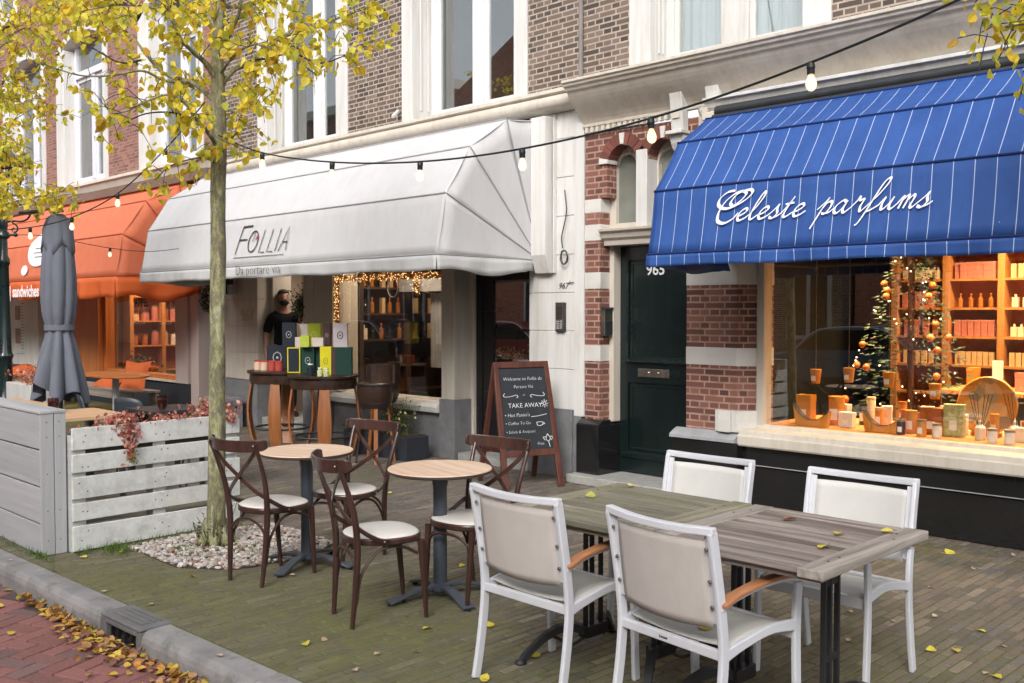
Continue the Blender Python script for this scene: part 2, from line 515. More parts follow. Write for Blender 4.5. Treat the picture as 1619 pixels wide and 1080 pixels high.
# ================================================================ GROUND
def moss_mat(name, mosscol, lo, hi, rough=.8):
    m, nt, b = new_mat(name)
    a = NN(nt, "ShaderNodeAttribute", attribute_name="tint")
    tc = NN(nt, "ShaderNodeTexCoord")
    v = tc.outputs["Object"]
    n = noise_n(nt, v, 40, 5, .7)
    big = noise_n(nt, v, .55, 3, .5)
    mid = noise_n(nt, v, 7, 6, .7)
    c = mixc(nt, 1.0, a.outputs["Color"], ramp(nt, n, [(.3, (.75,) * 3), (.7, (1.15,) * 3)]), 'MULTIPLY')
    f = math_n(nt, 'ADD', math_n(nt, 'MULTIPLY', big, .6), math_n(nt, 'MULTIPLY', mid, .4))
    # the pavement is greenest along the kerb, barest by the house
    sp = NN(nt, "ShaderNodeSeparateXYZ"); nt.links.new(v, sp.inputs[0])
    grad = NN(nt, "ShaderNodeMapRange")
    nt.links.new(sp.outputs[1], grad.inputs[0])
    for k, x in zip((1, 2, 3, 4), (2.3, 5.2, .13, -.06)): grad.inputs[k].default_value = x
    f = math_n(nt, 'ADD', f, grad.outputs[0])
    fac = ramp(nt, f, [(lo, (0, 0, 0)), (hi, (.82,) * 3)])
    c = mixc(nt, fac, c, ramp(nt, mid, [(.3, tuple(x * .6 for x in mosscol)), (.7, mosscol)]))
    nt.links.new(c, b.inputs["Base Color"])
    b.inputs["Roughness"].default_value = rough
    b.inputs["Specular IOR Level"].default_value = .35
    bump_n(nt, b, n, .4, .004)
    return m
M['klinker'] = moss_mat('pavement_brick', (.145, .148, .05), .45, .72)
M['road_brick'] = tint_mat('road_brick', .75, .4, 60, var=.25)

mb = MB(); mb.box(-120, 120, -90, 90, -.6, -.16)
tag(mb.build("ground", M['road_sheet']), kind='structure')
mb = MB(); mb.box(-45, 12, -7.5, 2.25, -.155, -.128)
road = tag(mb.build("road", M['road_sheet']), kind='structure')

# kerb line, turned a touch from the houses
KA = R(2.0); kd = Vector((math.cos(KA), math.sin(KA), 0)); kn = Vector((-kd.y, kd.x, 0))
K0 = Vector((-5.35, 2.165, 0))          # front top edge by the drain
def kp(s, n, z): return K0 + kd * s + kn * n + Vector((0, 0, z))

# herringbone road bricks
mb = MB()
ang = R(23)
ux = Vector((math.cos(ang), math.sin(ang), 0)); uy = Vector((-ux.y, ux.x, 0))
U = .104; org = Vector((-6, .6, 0)); rnd = random.Random(3)
for i in range(-62, 78):
    for j in range(-62, 62):
        q = (i - j) % 4
        if q not in (0, 3): continue
        Lx, Ly = (2, 1) if q == 0 else (1, 2)
        c = org + ux * ((i + Lx / 2) * U) + uy * ((j + Ly / 2) * U)
        if c.x < -11.5 or c.x > 1.5 or c.y < -1.6: continue
        if (c - K0).dot(kn) > -.03: continue
        g = .0035; hx = Lx * U / 2 - g; hy = Ly * U / 2 - g; bv = .006
        z0 = -.118 + rnd.uniform(-.0025, .0025); tx, ty = rnd.uniform(-.012, .012), rnd.uniform(-.012, .012)
        vs = []
        for k, (h1, h2, zz) in enumerate(((hx, hy, -.012), (hx - bv * .4, hy - bv * .4, -.003), (hx - bv, hy - bv, 0))):
            for a_, b_ in ((-1, -1), (1, -1), (1, 1), (-1, 1)):
                p = c + ux * (h1 * a_) + uy * (h2 * b_)
                vs.append((p.x, p.y, z0 + zz + tx * h1 * a_ + ty * h2 * b_))
        fs = []
        for r_ in (0, 4):
            for k in range(4): fs.append((r_ + k, r_ + (k + 1) % 4, r_ + 4 + (k + 1) % 4, r_ + 4 + k))
        fs.append((8, 9, 10, 11))
        t = rnd.random(); br = rnd.uniform(.85, 1.2)
        base = (.25, .108, .096) if t < .6 else ((.22, .10, .09) if t < .85 else (.18, .105, .098))
        mb.add(vs, fs, (base[0] * br, base[1] * br, base[2] * br, 1))
tag(mb.build("road_paving", M['road_brick'], recalc=False), kind='structure')

# pavement: joint sheet plus the little bricks laid across it
mb = MB()
A = kp(-45, .16, 0); B = kp(14, .16, 0)
mb.prism([(A.x, A.y), (B.x, B.y), (B.x, 7.8), (A.x, 7.8)], 'z', -.14, -.0045)
tag(mb.build("pavement", M['joint']), kind='structure')
mb = MB(); rnd = random.Random(5)
cw, cl = .056, .2
x = -14.0; ci = 0
while x < 2.6:
    ystart = K0.y + math.tan(KA) * (x + cw / 2 - K0.x) + .168
    y = ystart - (.1 if ci % 2 else 0) - rnd.uniform(0, .05)
    while y < 7.35:
        ya_ = max(y, ystart); cl_ = y + cl - ya_
        cx_, cy_ = x + cw / 2, ya_ + cl_ / 2
        if cl_ > .02:
            g = .0031; hx = cw / 2 - g; hy = cl_ / 2 - g
            z0 = rnd.uniform(-.003, .0018) + .004 * noise.noise(Vector((cx_ * .8, cy_ * .8, 0)))
            tx, ty = rnd.uniform(-.02, .02), rnd.uniform(-.008, .008)
            dx = rnd.uniform(-.0012, .0012)
            vs = []
            for h1, h2, zz in ((hx, hy, -.008), (hx - .005, hy - .006, 0)):
                for a_, b_ in ((-1, -1), (1, -1), (1, 1), (-1, 1)):
                    vs.append((cx_ + dx + h1 * a_, cy_ + h2 * b_, z0 + zz + tx * h1 * a_ + ty * h2 * b_))
            fs = [(k, (k + 1) % 4, 4 + (k + 1) % 4, 4 + k) for k in range(4)] + [(4, 5, 6, 7)]
            t = rnd.random(); br = rnd.uniform(.85, 1.27)
            base = (.138, .115, .10) if t < .5 else ((.15, .12, .10) if t < .72 else ((.12, .107, .10) if t < .92 else (.20, .165, .135)))
            mb.add(vs, fs, (base[0] * br, base[1] * br, base[2] * br, 1))
        y += cl
    x += cw; ci += 1
tag(mb.build("pavement_paving", M['klinker'], recalc=False), kind='structure')

# kerb stones and the cast drain inlet (one metre blocks)
stones = [(-14 * 1.02 + k * 1.02, -14 * 1.02 + (k + 1) * 1.02) for k in range(-8, 14)] + [(.47 + k * 1.02, .47 + (k + 1) * 1.02) for k in range(0, 12)]
mb = MB(); rnd = random.Random(9)
for s0, s1 in stones:
    dz = rnd.uniform(-.003, .003); tn = []
    prof = [(-.012, -.15), (-.010, -.055), (-.002, -.028), (.012, -.010), (.032, .0), (.155, .002), (.158, -.15)]
    g = .004
    vs = [kp(s0 + g, n_, z_ + dz) for n_, z_ in prof] + [kp(s1 - g, n_, z_ + dz) for n_, z_ in prof]
    n = len(prof)
    mb.add(vs, [tuple(range(n)), tuple(range(2 * n - 1, n - 1, -1))] + [(i, n + i, n + (i + 1) % n, (i + 1) % n) for i in range(n)])
o = tag(mb.build("kerb", M['kerb'], bevel=.006), kind='structure')

dr = empty("drain_inlet", kp(0.235, .08, -.12), KA, "dark cast iron gutter drain let into the kerb", "drain")
mb = MB()
L = .225
mb.box(-L, L, -.09, .10, .105, .124)
mb.box(-L, -L + .05, -.085, .10, -.03, .105); mb.box(L - .05, L, -.085, .10, -.03, .105)
mb.box(-L + .05, L - .05, -.086, -.06, .075, .105)
mb.build("casing", M['iron2'] if 'iron2' in M else paint('worn_iron', (.15, .148, .15), .65, .25, 10, .3, bscale=60), dr, bevel=.008)
mb = MB()
for k in range(4): mb.box(-L + .06 + 0, L - .06, -.045 + k * .034, -.030 + k * .034, .1245, .129)
mb.build("rib", bpy.data.materials['worn_iron'], dr, bevel=.003)
mb = MB()
for k in range(5): mb.box(-.15 + k * .075 - .008, -.15 + k * .075 + .008, -.062, -.045, -.03, .08)
mb.box(-L + .05, L - .05, .06, .09, -.03, .1)
mb.build("grate", M['iron'], dr)

# ================================================================ BUILDINGS
Y0 = 7.2
def world_part(mb, name, mat, b, **kw):
    return mb.build(name, mat, b, offset=tuple(b.location), **kw)

def upper_window(b, x0, x1, z0, z1, cas=.2, ydeep=7.5, panes=2, transom=None, fr=M['white_clean'], curtain=False, arch=False, sash=.075, mull=.11):
    """tall window in a deep white surround: casing boards, reveals, frame, sashes and panes.
    x0..x1 is the whole white surround."""
    win = None
    mb = MB()
    # casing boards flush with the wall and the deep reveals
    mb.box(x0, x0 + cas, Y0 - .02, Y0 + .06, z0, z1)
    mb.box(x1 - cas, x1, Y0 - .02, Y0 + .06, z0, z1)
    mb.box(x0 + cas - .03, x0 + cas, Y0 + .06, ydeep + .1, z0, z1); mb.box(x1 - cas, x1 - cas + .03, Y0 + .06, ydeep + .1, z0, z1)
    for xx in (x0 + cas, x1 - cas):          # panel moulding of the reveal
        s_ = 1 if xx == x0 + cas else -1
        mb.box(min(xx, xx + s_ * .012), max(xx, xx + s_ * .012), Y0 + .10, Y0 + .125, z0 + .15, z1 - .1)
        mb.box(min(xx, xx + s_ * .012), max(xx, xx + s_ * .012), ydeep - .09, ydeep - .065, z0 + .15, z1 - .1)
    mb.box(x0, x1, Y0 - .02, ydeep + .1, z1, z1 + .12)
    win = world_part(mb, "window", M['white'], b, bevel=.004)
    xi0, xi1 = x0 + cas, x1 - cas
    mb = MB()
    f = .085
    mb.box(xi0, xi0 + f, ydeep - .03, ydeep + .05, z0, z1); mb.box(xi1 - f, xi1, ydeep - .03, ydeep + .05, z0, z1)
    mb.box(xi0 + f, xi1 - f, ydeep - .03, ydeep + .05, z0, z0 + f + .02); mb.box(xi0 + f, xi1 - f, ydeep - .03, ydeep + .05, z1 - f, z1)
    zt = z1 - f
    if transom:
        mb.box(xi0 + f, xi1 - f, ydeep - .05, ydeep + .05, transom - .05, transom + .05); zt = transom - .05
    mid = (xi0 + xi1) / 2
    if panes == 2:
        mb.box(mid - mull / 2, mid + mull / 2, ydeep - .045, ydeep + .05, z0 + f + .02, zt)
    o = mb.build("frame", fr, win, bevel=.006, offset=tuple(b.location))
    mb = MB()
    spans = [(xi0 + f, mid - mull / 2), (mid + mull / 2, xi1 - f)] if panes == 2 else [(xi0 + f, xi1 - f)]
    for a_, c_ in spans:
        zz0 = z0 + f + .02
        mb.box(a_, a_ + sash, ydeep - .018, ydeep + .03, zz0, zt); mb.box(c_ - sash, c_, ydeep - .018, ydeep + .03, zz0, zt)
        mb.box(a_ + sash, c_ - sash, ydeep - .018, ydeep + .03, zz0, zz0 + sash); mb.box(a_ + sash, c_ - sash, ydeep - .018, ydeep + .03, zt - sash, zt)
    mb.build("sash", fr, win, bevel=.006, offset=tuple(b.location))
    mb = MB()
    for a_, c_ in spans:
        mb.box(a_ + sash - .005, c_ - sash + .005, ydeep + .002, ydeep + .008, z0 + f + sash, zt - sash + .005)
    if transom: mb.box(xi0 + f, xi1 - f, ydeep + .002, ydeep + .008, transom + .05, z1 - f)
    mb.build("pane", M['glass_up'], win, offset=tuple(b.location))
    mb = MB()
    if curtain:
        pts = []
        n = 90; xa, xb = xi0 + .02, xi1 - .02
        vs = []
        for i in range(n):
            x_ = xa + (xb - xa) * i / (n - 1); y_ = ydeep + .09 + .022 * math.sin(i * .9) + .012 * math.sin(i * 2.3)
            vs += [(x_, y_, z0 + .05), (x_, y_, z1)]
        mb.add(vs, [(2 * i, 2 * i + 1, 2 * i + 3, 2 * i + 2) for i in range(n - 1)])
        mb.build("curtain", M['curtain'], win, offset=tuple(b.location), smooth=True)
    mb = MB()
    mb.box(xi0, xi1, ydeep + 1.9, ydeep + 2.0, z0 - .1, z1 + .1); mb.box(xi0 - .02, xi0, ydeep + .1, ydeep + 1.9, z0 - .1, z1 + .1)
    mb.box(xi1, xi1 + .02, ydeep + .1, ydeep + 1.9, z0 - .1, z1 + .1); mb.box(xi0, xi1, ydeep + .1, ydeep + 1.9, z1 + .1, z1 + .12); mb.box(xi0, xi1, ydeep + .1, ydeep + 1.9, z0 - .14, z0 - .1)
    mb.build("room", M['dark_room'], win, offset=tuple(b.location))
    return win

def wall_with_holes(mb, x0, x1, z0, z1, holes, y0=Y0, y1=Y0 + .25):
    """boxes that fill a wall around rectangular holes (x0,x1,z0,z1), all in one row"""
    cur = x0
    for hx0, hx1, hz0, hz1 in sorted(holes):
        if hx0 > cur: mb.box(cur, hx0, y0, y1, z0, z1)
        if hz0 > z0: mb.box(hx0, hx1, y0, y1, z0, hz0)
        if hz1 < z1: mb.box(hx0, hx1, y0, y1, hz1, z1)
        cur = hx1
    if cur < x1: mb.box(cur, x1, y0, y1, z0, z1)

# ---------------------------------------------------------------- perfume shop house
BP = empty("brick_house", (-6.23, Y0, 0), 0, "brown brick house with cream cornice over the blue awning shop and green door", "building")
mb = MB()
wall_with_holes(mb, -6.228, 3.0, 3.80, 10.0, [(-5.66, -3.68, 3.84, 6.2), (-1.9, .1, 3.84, 6.2)])
world_part(mb, "wall", M['brick_brown'], BP)
upper_window(BP, -5.66, -3.68, 3.84, 6.2, cas=.24, ydeep=7.45, curtain=True, fr=M['white'], sash=.05, mull=.24)
upper_window(BP, -1.9, .1, 3.84, 6.2, cas=.24, ydeep=7.45, curtain=True, fr=M['white'], sash=.05, mull=.24)
mb = MB(); mb.tube([(-6.235, Y0 - .03, 3.86), (-6.235, Y0 - .03, 9.9)], .022, 8)
world_part(mb, "drainpipe", M['lead'], BP, smooth=True)

# coved cornice: profile in (y, z)
cprof = [(7.2, 3.84), (6.86, 3.80), (6.855, 3.775), (6.875, 3.765), (6.88, 3.745), (6.905, 3.735), (6.915, 3.71), (6.94, 3.70)]
for k in range(1, 9):
    t = k / 8; cprof.append((6.94 + .245 * math.sin(t * math.pi / 2) ** 1.0 * (.35 + .65 * t), 3.70 - .27 * t))
cprof += [(7.165, 3.425), (7.165, 3.40), (7.18, 3.40), (7.2, 3.395)]
mb = MB(); mb.prism(cprof, 'x', -6.21, 3.0)
world_part(mb, "cornice", M['cream'], BP, bevel=.003)
mb = MB()
for k in range(16):
    x_ = -6.17 + k * .066
    mb.box(x_, x_ + .036, 7.155, 7.2, 3.345, 3.392)
world_part(mb, "dentil_band", M['cream_light'], BP)
for xc in (-5.07, -4.70):
    mb = MB()
    mb.prism([(7.19, 3.22), (7.12, 3.22), (7.11, 3.27), (7.10, 3.35), (7.085, 3.50), (7.06, 3.62), (7.05, 3.70), (7.19, 3.70)], 'x', xc - .065, xc + .065)
    mb.box(xc - .085, xc + .085, 7.05, 7.19, 3.19, 3.222)
    mb.prism([(7.19, 3.06), (7.15, 3.06), (7.115, 3.12), (7.10, 3.188), (7.19, 3.188)], 'x', xc - .07, xc + .07)
    c_ = world_part(mb, "corbel", M['white'], BP, bevel=.006)
    mb = MB(); mb.prism([(-.035, 0), (.035, 0), (.035, .30), (.0, .345), (-.035, .30)], 'y', 0, .006)
    o = mb.build("corbel_panel", M['cream'], c_)
    o.location = (xc - BP.location.x, 7.088 - BP.location.y - .0, 3.33); o.rotation_euler = (R(-6), 0, 0)

# brick pier left of the door, with painted bands
zb = [.59, 1.163, 1.315, 1.857, 2.014, 2.317, 2.469, 2.584, 2.713, 3.335]
def banded(x0, x1, y0, y1, levels, first_brick=True):
    for i in range(len(levels) - 1):
        brick = (i % 2 == 0) == first_brick
        e = 0 if brick else .004
        mbx = mb_b if brick else MB()
        mbx.box(x0 - e, x1 + e, y0 - e, y1, levels[i], levels[i + 1])
        if not brick: world_part(mbx, "stone_band", M['band'], BP, bevel=.004)
mb_b = MB()
banded(-6.2, -6.01, Y0, 7.6, zb)
world_part(mb_b, "brick_pier", M['brick_red'], BP); mb_b = MB()
# wall between the pier and the shop window (right of the door), down to the grey slab
zr = [.615, 1.178, 1.332, 1.869, 1.985]
banded(-5.02, -4.51, Y0, 7.56, zr)
for i in range(len(zr) - 1):          # splayed jamb beside the shop window
    mj = MB(); e = 0 if i % 2 == 0 else .004
    mj.prism([(-4.51, Y0 - e), (-4.372 + e, 7.31 - e), (-4.372 + e, 7.56), (-4.51, 7.56)], 'z', zr[i], zr[i + 1])
    world_part(mj, "brick_jamb" if i % 2 == 0 else "stone_band", M['brick_red'] if i % 2 == 0 else M['band'], BP)
mj = MB(); mj.prism([(-4.51, Y0), (-4.372, 7.31), (-4.372, 7.56), (-4.51, 7.56)], 'z', 1.985, 3.0); world_part(mj, "stone_band", M['band'], BP)
mb_b.box(-5.045, -4.52, Y0 + .0, 7.34, 3.14, 3.335); mb_b.box(-6.01, -5.93, Y0 + .001, 7.34, 2.72, 3.03); mb_b.box(-6.01, -5.98, Y0 + .001, 7.34, 3.03, 3.335)          # above the arches
mb_b.box(-5.05, -4.52, Y0, 7.6, 2.46, 3.14); mw_ = MB(); mw_.box(-5.026, -4.506, Y0 - .004, 7.56, 1.985, 2.46); world_part(mw_, 'stone_band', M['band'], BP, bevel=.004)
# spandrels round the two arched lights
def spandrel(xa, xb, xc, r, zs, ztop, mbx, y0, y1, n=10):
    """fills between rectangle xa..xb, zs..ztop and a half circle of radius r about xc at zs"""
    top = [(xc + r * math.cos(math.pi * k / n), zs + r * math.sin(math.pi * k / n)) for k in range(n + 1)]
    for k in range(n):
        (xA, zA), (xB, zB) = top[k], top[k + 1]
        mbx.prism([(xB, zB), (xA, zA), (xA, ztop), (xB, ztop)], 'y', y0, y1)
    if xc + r < xb: mbx.box(xc + r, xb, y0, y1, zs, ztop)
    if xa < xc - r: mbx.box(xa, xc - r, y0, y1, zs, ztop)
for xc in (-5.745, -5.28):
    spandrel(xc - .235, xc + .235, xc, .17, 3.03, 3.335, mb_b, Y0, 7.34)
world_part(mb_b, "brick_pier", M['brick_red'], BP)
# voussoirs: brick arches with keystone and springers
arc = brick_mat('arch_brick', (.12, .035, .028), (.27, .09, .065), (.36, .14, .1), (.42, .3, .24), bw=.06, bh=.35, squash=1.0)
for xc in (-5.745, -5.28):
    mb1, mb2 = MB(), MB()
    n = 13
    for k in range(n):
        a0 = math.pi * k / n; a1 = math.pi * (k + 1) / n
        ri, ro = .166, .272
        g = .012
        poly = [(xc + ri * math.cos(a0 + g), 3.03 + ri * math.sin(a0 + g)), (xc + ro * math.cos(a0 + g * .6), 3.03 + ro * math.sin(a0 + g * .6)),
                (xc + ro * math.cos(a1 - g * .6), 3.03 + ro * math.sin(a1 - g * .6)), (xc + ri * math.cos(a1 - g), 3.03 + ri * math.sin(a1 - g))]
        if (k == 0 and xc < -5.5) or (k == 12 and xc > -5.5): continue
        if k in (0, 12, 6):
            mk_ = MB(); mk_.prism(poly, 'y', Y0 - .022, 7.33); world_part(mk_, "keystone", M['band'], BP, bevel=.004)
        else: mb1.prism(poly, 'y', Y0 - .010 - .004 * (k % 2), 7.33)
    a_ = world_part(mb1, "arch", tint_mat('arch_bricks', .85, .3, 50) if 'arch_bricks' not in bpy.data.materials else bpy.data.materials['arch_bricks'], BP)
    me = a_.data; ca = me.color_attributes.new("tint", 'FLOAT_COLOR', 'CORNER')
    rn = random.Random(int(xc * 100)); cols = []
    for pi_, p in enumerate(me.polygons):
        if pi_ % 6 == 0: q = rn.uniform(.7, 1.25)
        cols += [.17 * q, .06 * q, .045 * q, 1] * p.loop_total
    ca.data.foreach_set("color", cols)
mb = MB(); mb.box(-5.575, -5.45, Y0 - .02, 7.42, 2.42, 3.12)
world_part(mb, "mullion", M['white'], BP, bevel=.006)
# arched lights above the door
aw = MB()
for xc in (-5.81, -5.31):
    r = .125
    spandrel(xc - .25, xc + .25, xc, r, 3.0, 3.25, aw, 7.34, 7.40, 12)
    aw.box(xc - .25, xc - r, 7.34, 7.40, 2.42, 3.0); aw.box(xc + r, xc + .25, 7.34, 7.40, 2.42, 3.0); aw.box(xc - r, xc + r, 7.34, 7.40, 2.42, 2.48)
tw = world_part(aw, "arched_window", M['cream_light'], BP, bevel=.005)
mb = MB()
for xc in (-5.81, -5.31): mb.box(xc - .14, xc + .14, 7.385, 7.392, 2.46, 3.14)
mb.build("pane", paint('frosted_pane', (.20, .21, .18), .12, .35, 1.4, .0, spec=.9), tw, offset=tuple(BP.location))
mb = MB(); mb.box(-6.0, -5.0, 7.50, 7.52, 2.4, 3.2)
mb.build("blind", paint('grey_blind', (.16, .16, .13), .7, .3, 1.2), tw, offset=tuple(BP.location))
# lintel moulding over the door
mb = MB(); mb.prism([(7.40, 2.265), (7.235, 2.265), (7.225, 2.31), (7.195, 2.335), (7.18, 2.375), (7.145, 2.395), (7.14, 2.42), (7.40, 2.425)], 'x', -5.995, -4.95)
world_part(mb, "lintel", M['cream'], BP, bevel=.003)
# door frame, door, panels
mb = MB(); mb.box(-6.009, -5.955, 7.335, 7.50, .58, 2.265); mb.box(-6.0, -4.9, 7.50, 7.56, 2.2, 2.42)
world_part(mb, "door_frame", M['cream_light'], BP, bevel=.005)
mb = MB()
dx0, dx1 = -5.955, -4.93
mb.box(dx0, dx1, 7.46, 7.50, .10, 2.265)
door = world_part(mb, "door", M['green_door'], BP)
mb = MB()
def panel(x0, x1, z0, z1, w=.03, y=7.452):
    mb.box(x0, x1, y, 7.461, z0, z0 + w); mb.box(x0, x1, y, 7.461, z1 - w, z1)
    mb.box(x0, x0 + w, y, 7.461, z0 + w, z1 - w); mb.box(x1 - w, x1, y, 7.461, z0 + w, z1 - w)
mb.box(dx0, dx0 + .10, 7.435, 7.461, .1, 2.265); mb.box(dx1 - .1, dx1, 7.435, 7.461, .1, 2.265)
mb.box(dx0 + .10, dx1 - .1, 7.435, 7.461, .10, .30); mb.box(dx0 + .10, dx1 - .1, 7.435, 7.461, .96, 1.17); mb.box(dx0 + .10, dx1 - .1, 7.435, 7.461, 2.13, 2.265)
panel(dx0 + .11, dx1 - .11, .31, .95); panel(dx0 + .11, dx1 - .11, 1.18, 2.12)
mb.prism([(7.46, .30), (7.415, .285), (7.415, .24), (7.46, .23)], 'x', dx0 + .02, dx1 - .02)
mb.prism([(7.46, 1.20), (7.405, 1.17), (7.405, 1.155), (7.46, 1.15)], 'x', dx0 + .08, dx1 - .08)
mb.build("door_panel", M['green_door'], door, offset=tuple(BP.location), bevel=.004)
mb = MB(); mb.box(-5.73, -5.37, 7.424, 7.434, 1.02, 1.10)
lb = mb.build("letterbox", M['steel'], door, offset=tuple(BP.location), bevel=.003)
mb = MB()
for xx in (-5.60, -5.49): mb.sphere((xx, 7.42, 1.064), .012, 10, 6)
mb.box(-5.72, -5.38, 7.418, 7.425, 1.026, 1.034)
mb.build("letterbox_knob", M['steel'], door, offset=tuple(BP.location), smooth=True)
mb = MB(); text_mb(mb, "965", .145, basis((-5.655, 7.449, 1.985), (1, 0, 0), (0, 0, 1)), bold=.002)
mb.build("house_number", M['white_clean'], door, offset=tuple(BP.location))
# black plinths
mb = MB()
mb.box(-6.235, -5.955, Y0 - .09, 7.5, 0, .56)
mb.prism([(Y0 - .09, .56), (7.3, .56), (7.3, .605), (Y0 - .02, .605)], 'x', -6.235, -5.955)
mb.box(-5.10, -4.44, Y0 - .10, 7.6, 0, .535)
mb.box(-4.44, 3.0, Y0 - .02, 7.5, .355, .515); mb.box(-4.44, 3.0, Y0 + .0, 7.5, 0, .352)
world_part(mb, "plinth", M['black_gloss'], BP, bevel=.008)
mb = MB(); mb.box(-4.44, 3.0, Y0 - .026, Y0 - .02, .357, .363)
world_part(mb, "plinth_line", M['granite_light'], BP)
mb = MB(); mb.prism([(Y0 - .115, .536), (7.2, .536), (7.2, .618), (Y0 - .05, .60), (Y0 - .115, .565)], 'x', -5.12, -4.46)
world_part(mb, "plinth_slab", M['granite_light'], BP, bevel=.003)
mb = MB(); mb.box(-4.69, -4.475, Y0 - .05, 7.3, .62, .80); mb.prism([(-4.475, Y0 - .05), (-4.36, 7.28), (-4.36, 7.33), (-4.475, 7.33)], 'z', .62, .80)
mb.prism([(Y0 - .055, .62), (Y0 - .055, .80), (Y0 - .075, .80), (Y0 - .085, .72), (Y0 - .085, .62)], 'x', -4.64, -4.52)
world_part(mb, "pier_foot", M['band'], BP, bevel=.006)
mb = MB(); mb.box(-6.25, -4.95, 6.98, 7.5, 0, .085)
world_part(mb, "doorstep", M['step'], BP, bevel=.01)
# shop window frame, sill, board
mb = MB()
mb.box(-4.372, -4.305, 7.285, 7.42, .655, 3.04)
mb.box(-4.305, 2.6, 7.29, 7.42, 2.5, 3.04)
mb.box(2.5, 2.7, 7.2, 7.5, .66, 3.1)
world_part(mb, "shop_window_frame", M['cream'], BP, bevel=.006)
mb = MB(); mb.prism([(7.13, .515), (7.12, .53), (7.12, .60), (7.135, .61), (7.145, .645), (7.17, .655), (7.27, .662), (7.29, .69), (7.36, .69), (7.36, .515)], 'x', -4.45, 2.7)
world_part(mb, "window_sill", M['cream_light'], BP, bevel=.003)
mb = MB(); mb.box(-4.31, 2.5, 7.335, 7.342, .69, 2.52)
world_part(mb, "shop_window_pane", M['glass'], BP)
mb = MB(); mb.box(-4.9, 3.0, 7.19, 7.6, 3.05, 3.40); mb.box(-4.37, 3.0, 7.25, 7.29, 2.6, 3.06)
world_part(mb, "shop_fascia", M['cream'], BP)
mb = MB(); mb.prism([(7.2, 3.30), (7.06, 3.30), (7.05, 3.33), (7.02, 3.35), (7.0, 3.39), (6.97, 3.40), (6.97, 3.425), (7.2, 3.45)], 'x', -4.72, 3.0)
world_part(mb, "shop_cornice", M['white'], BP, bevel=.003)
mb = MB()
mb.lathe([(.025, 0), (.045, .03), (.05, .06), (.03, .07)], seg=12)
o = mb.build("cornice_finial", M['cream_light'], BP, smooth=True); o.location = (-4.74 - BP.location.x, 7.03 - Y0, 3.29)

# intercoms
ic = empty("intercom", (-6.50, 7.165, 1.44), 0, "brushed steel intercom panel on the white wall beside the brick pier", "intercom")
mb = MB(); mb.box(-.058, .058, .0, .035, 0, .29); mb.build("housing", M['darkmetal'], ic, bevel=.005)
mb = MB(); mb.box(-.05, .05, -.006, .0, .008, .282); mb.build("face_plate", M['steel'], ic, bevel=.002)
mb = MB()
for k in range(10): mb.box(-.036, .036, -.009, -.006, .13 + k * .012, .134 + k * .012)
mb.build("speaker_grille", M['darkmetal'], ic)
mb = MB()
for k in range(4):
    mb.box(-.035, -.008, -.010, -.006, .03 + k * .022, .044 + k * .022); mb.box(.008, .035, -.010, -.006, .03 + k * .022, .044 + k * .022)
mb.build("button", M['granite_light'], ic)
ic = empty("doorbell_box", (-6.005, 7.26, 1.41), R(90), "small grey entry phone fixed inside the brick jamb of the green door", "intercom")
mb = MB(); mb.box(-.06, .06, -.05, .0, 0, .25); mb.build("housing", M['steel'], ic, bevel=.006)
mb = MB(); mb.box(-.05, .05, -.056, -.05, .01, .14); mb.build("face_plate", M['darkmetal'], ic, bevel=.003)
mb = MB(); mb.prism([(-.062, .25), (-.055, .27), (.0, .27), (.0, .25)], 'x', -.065, .065)
o = mb.build("hood", M['darkmetal'], ic)

# ---------------------------------------------------------------- Italian take-away house (white shop front)
BF = empty("brown_brick_house", (-13.3, Y0, 0), 0, "brown brick house with tall white windows above the white awning", "building")
mb = MB()
wall_with_holes(mb, -13.3, -6.23, 3.603, 10.0, [(-12.19, -10.07, 3.76, 6.3), (-8.99, -6.967, 3.76, 6.3)])
world_part(mb, "wall", M['brick_brown'], BF)
upper_window(BF, -12.19, -10.07, 3.80, 6.3, cas=.24, ydeep=7.5, sash=.06, mull=.14)
upper_window(BF, -8.99, -6.967, 3.80, 6.3, cas=.19, ydeep=7.5, sash=.06, mull=.14)
sp = [(7.2, 3.82), (7.05, 3.80), (7.045, 3.765)]
for k in range(0, 9):
    a = math.pi * k / 8; sp.append((7.09 - .055 * math.sin(a) - .0, 3.685 + .06 * math.cos(a)))
sp += [(7.15, 3.61), (7.2, 3.60)]
mb = MB(); mb.prism(sp, 'x', -13.3, -6.24)
world_part(mb, "cornice", M['cream_light'], BF, smooth=True)
mb = MB(); mb.box(-13.0, -7.5, 7.12, 7.2, 3.50, 3.60)
world_part(mb, "awning_beam", paint('brown_beam', (.18, .12, .09), .6, .2, 4), BF)
mb = MB(); mb.bar((-9.05, 7.18, 3.97), (-8.99, 7.05, 3.88), .035, .035); mb.build("hook", M['white'], BF, offset=tuple(BF.location), bevel=.004)
# white pilaster at the right with painted joints
mb = MB()
js = [.67, 1.069, 1.448, 1.826, 2.2, 2.58, 2.96, 3.34, 3.60]
for i in range(len(js) - 1):
    mb.box(-6.95, -6.33, Y0, 7.5, js[i] + .004, js[i + 1] - .004)
mb.box(-6.95, -6.33, Y0 + .01, 7.5, .67, 3.6)
mb.box(-6.33, -6.205, Y0 - .015, 7.5, .62, 3.6)
world_part(mb, "pilaster", M['white'], BF, bevel=.003)
mb = MB(); mb.box(-6.96, -6.36, Y0 - .015, 7.5, 0, .67); mb.box(-6.36, -6.31, Y0 + .01, 7.5, 0, .67); mb.box(-6.31, -6.236, Y0 - .02, 7.5, 0, .62)
world_part(mb, "pilaster_base", M['granite'], BF, bevel=.004)
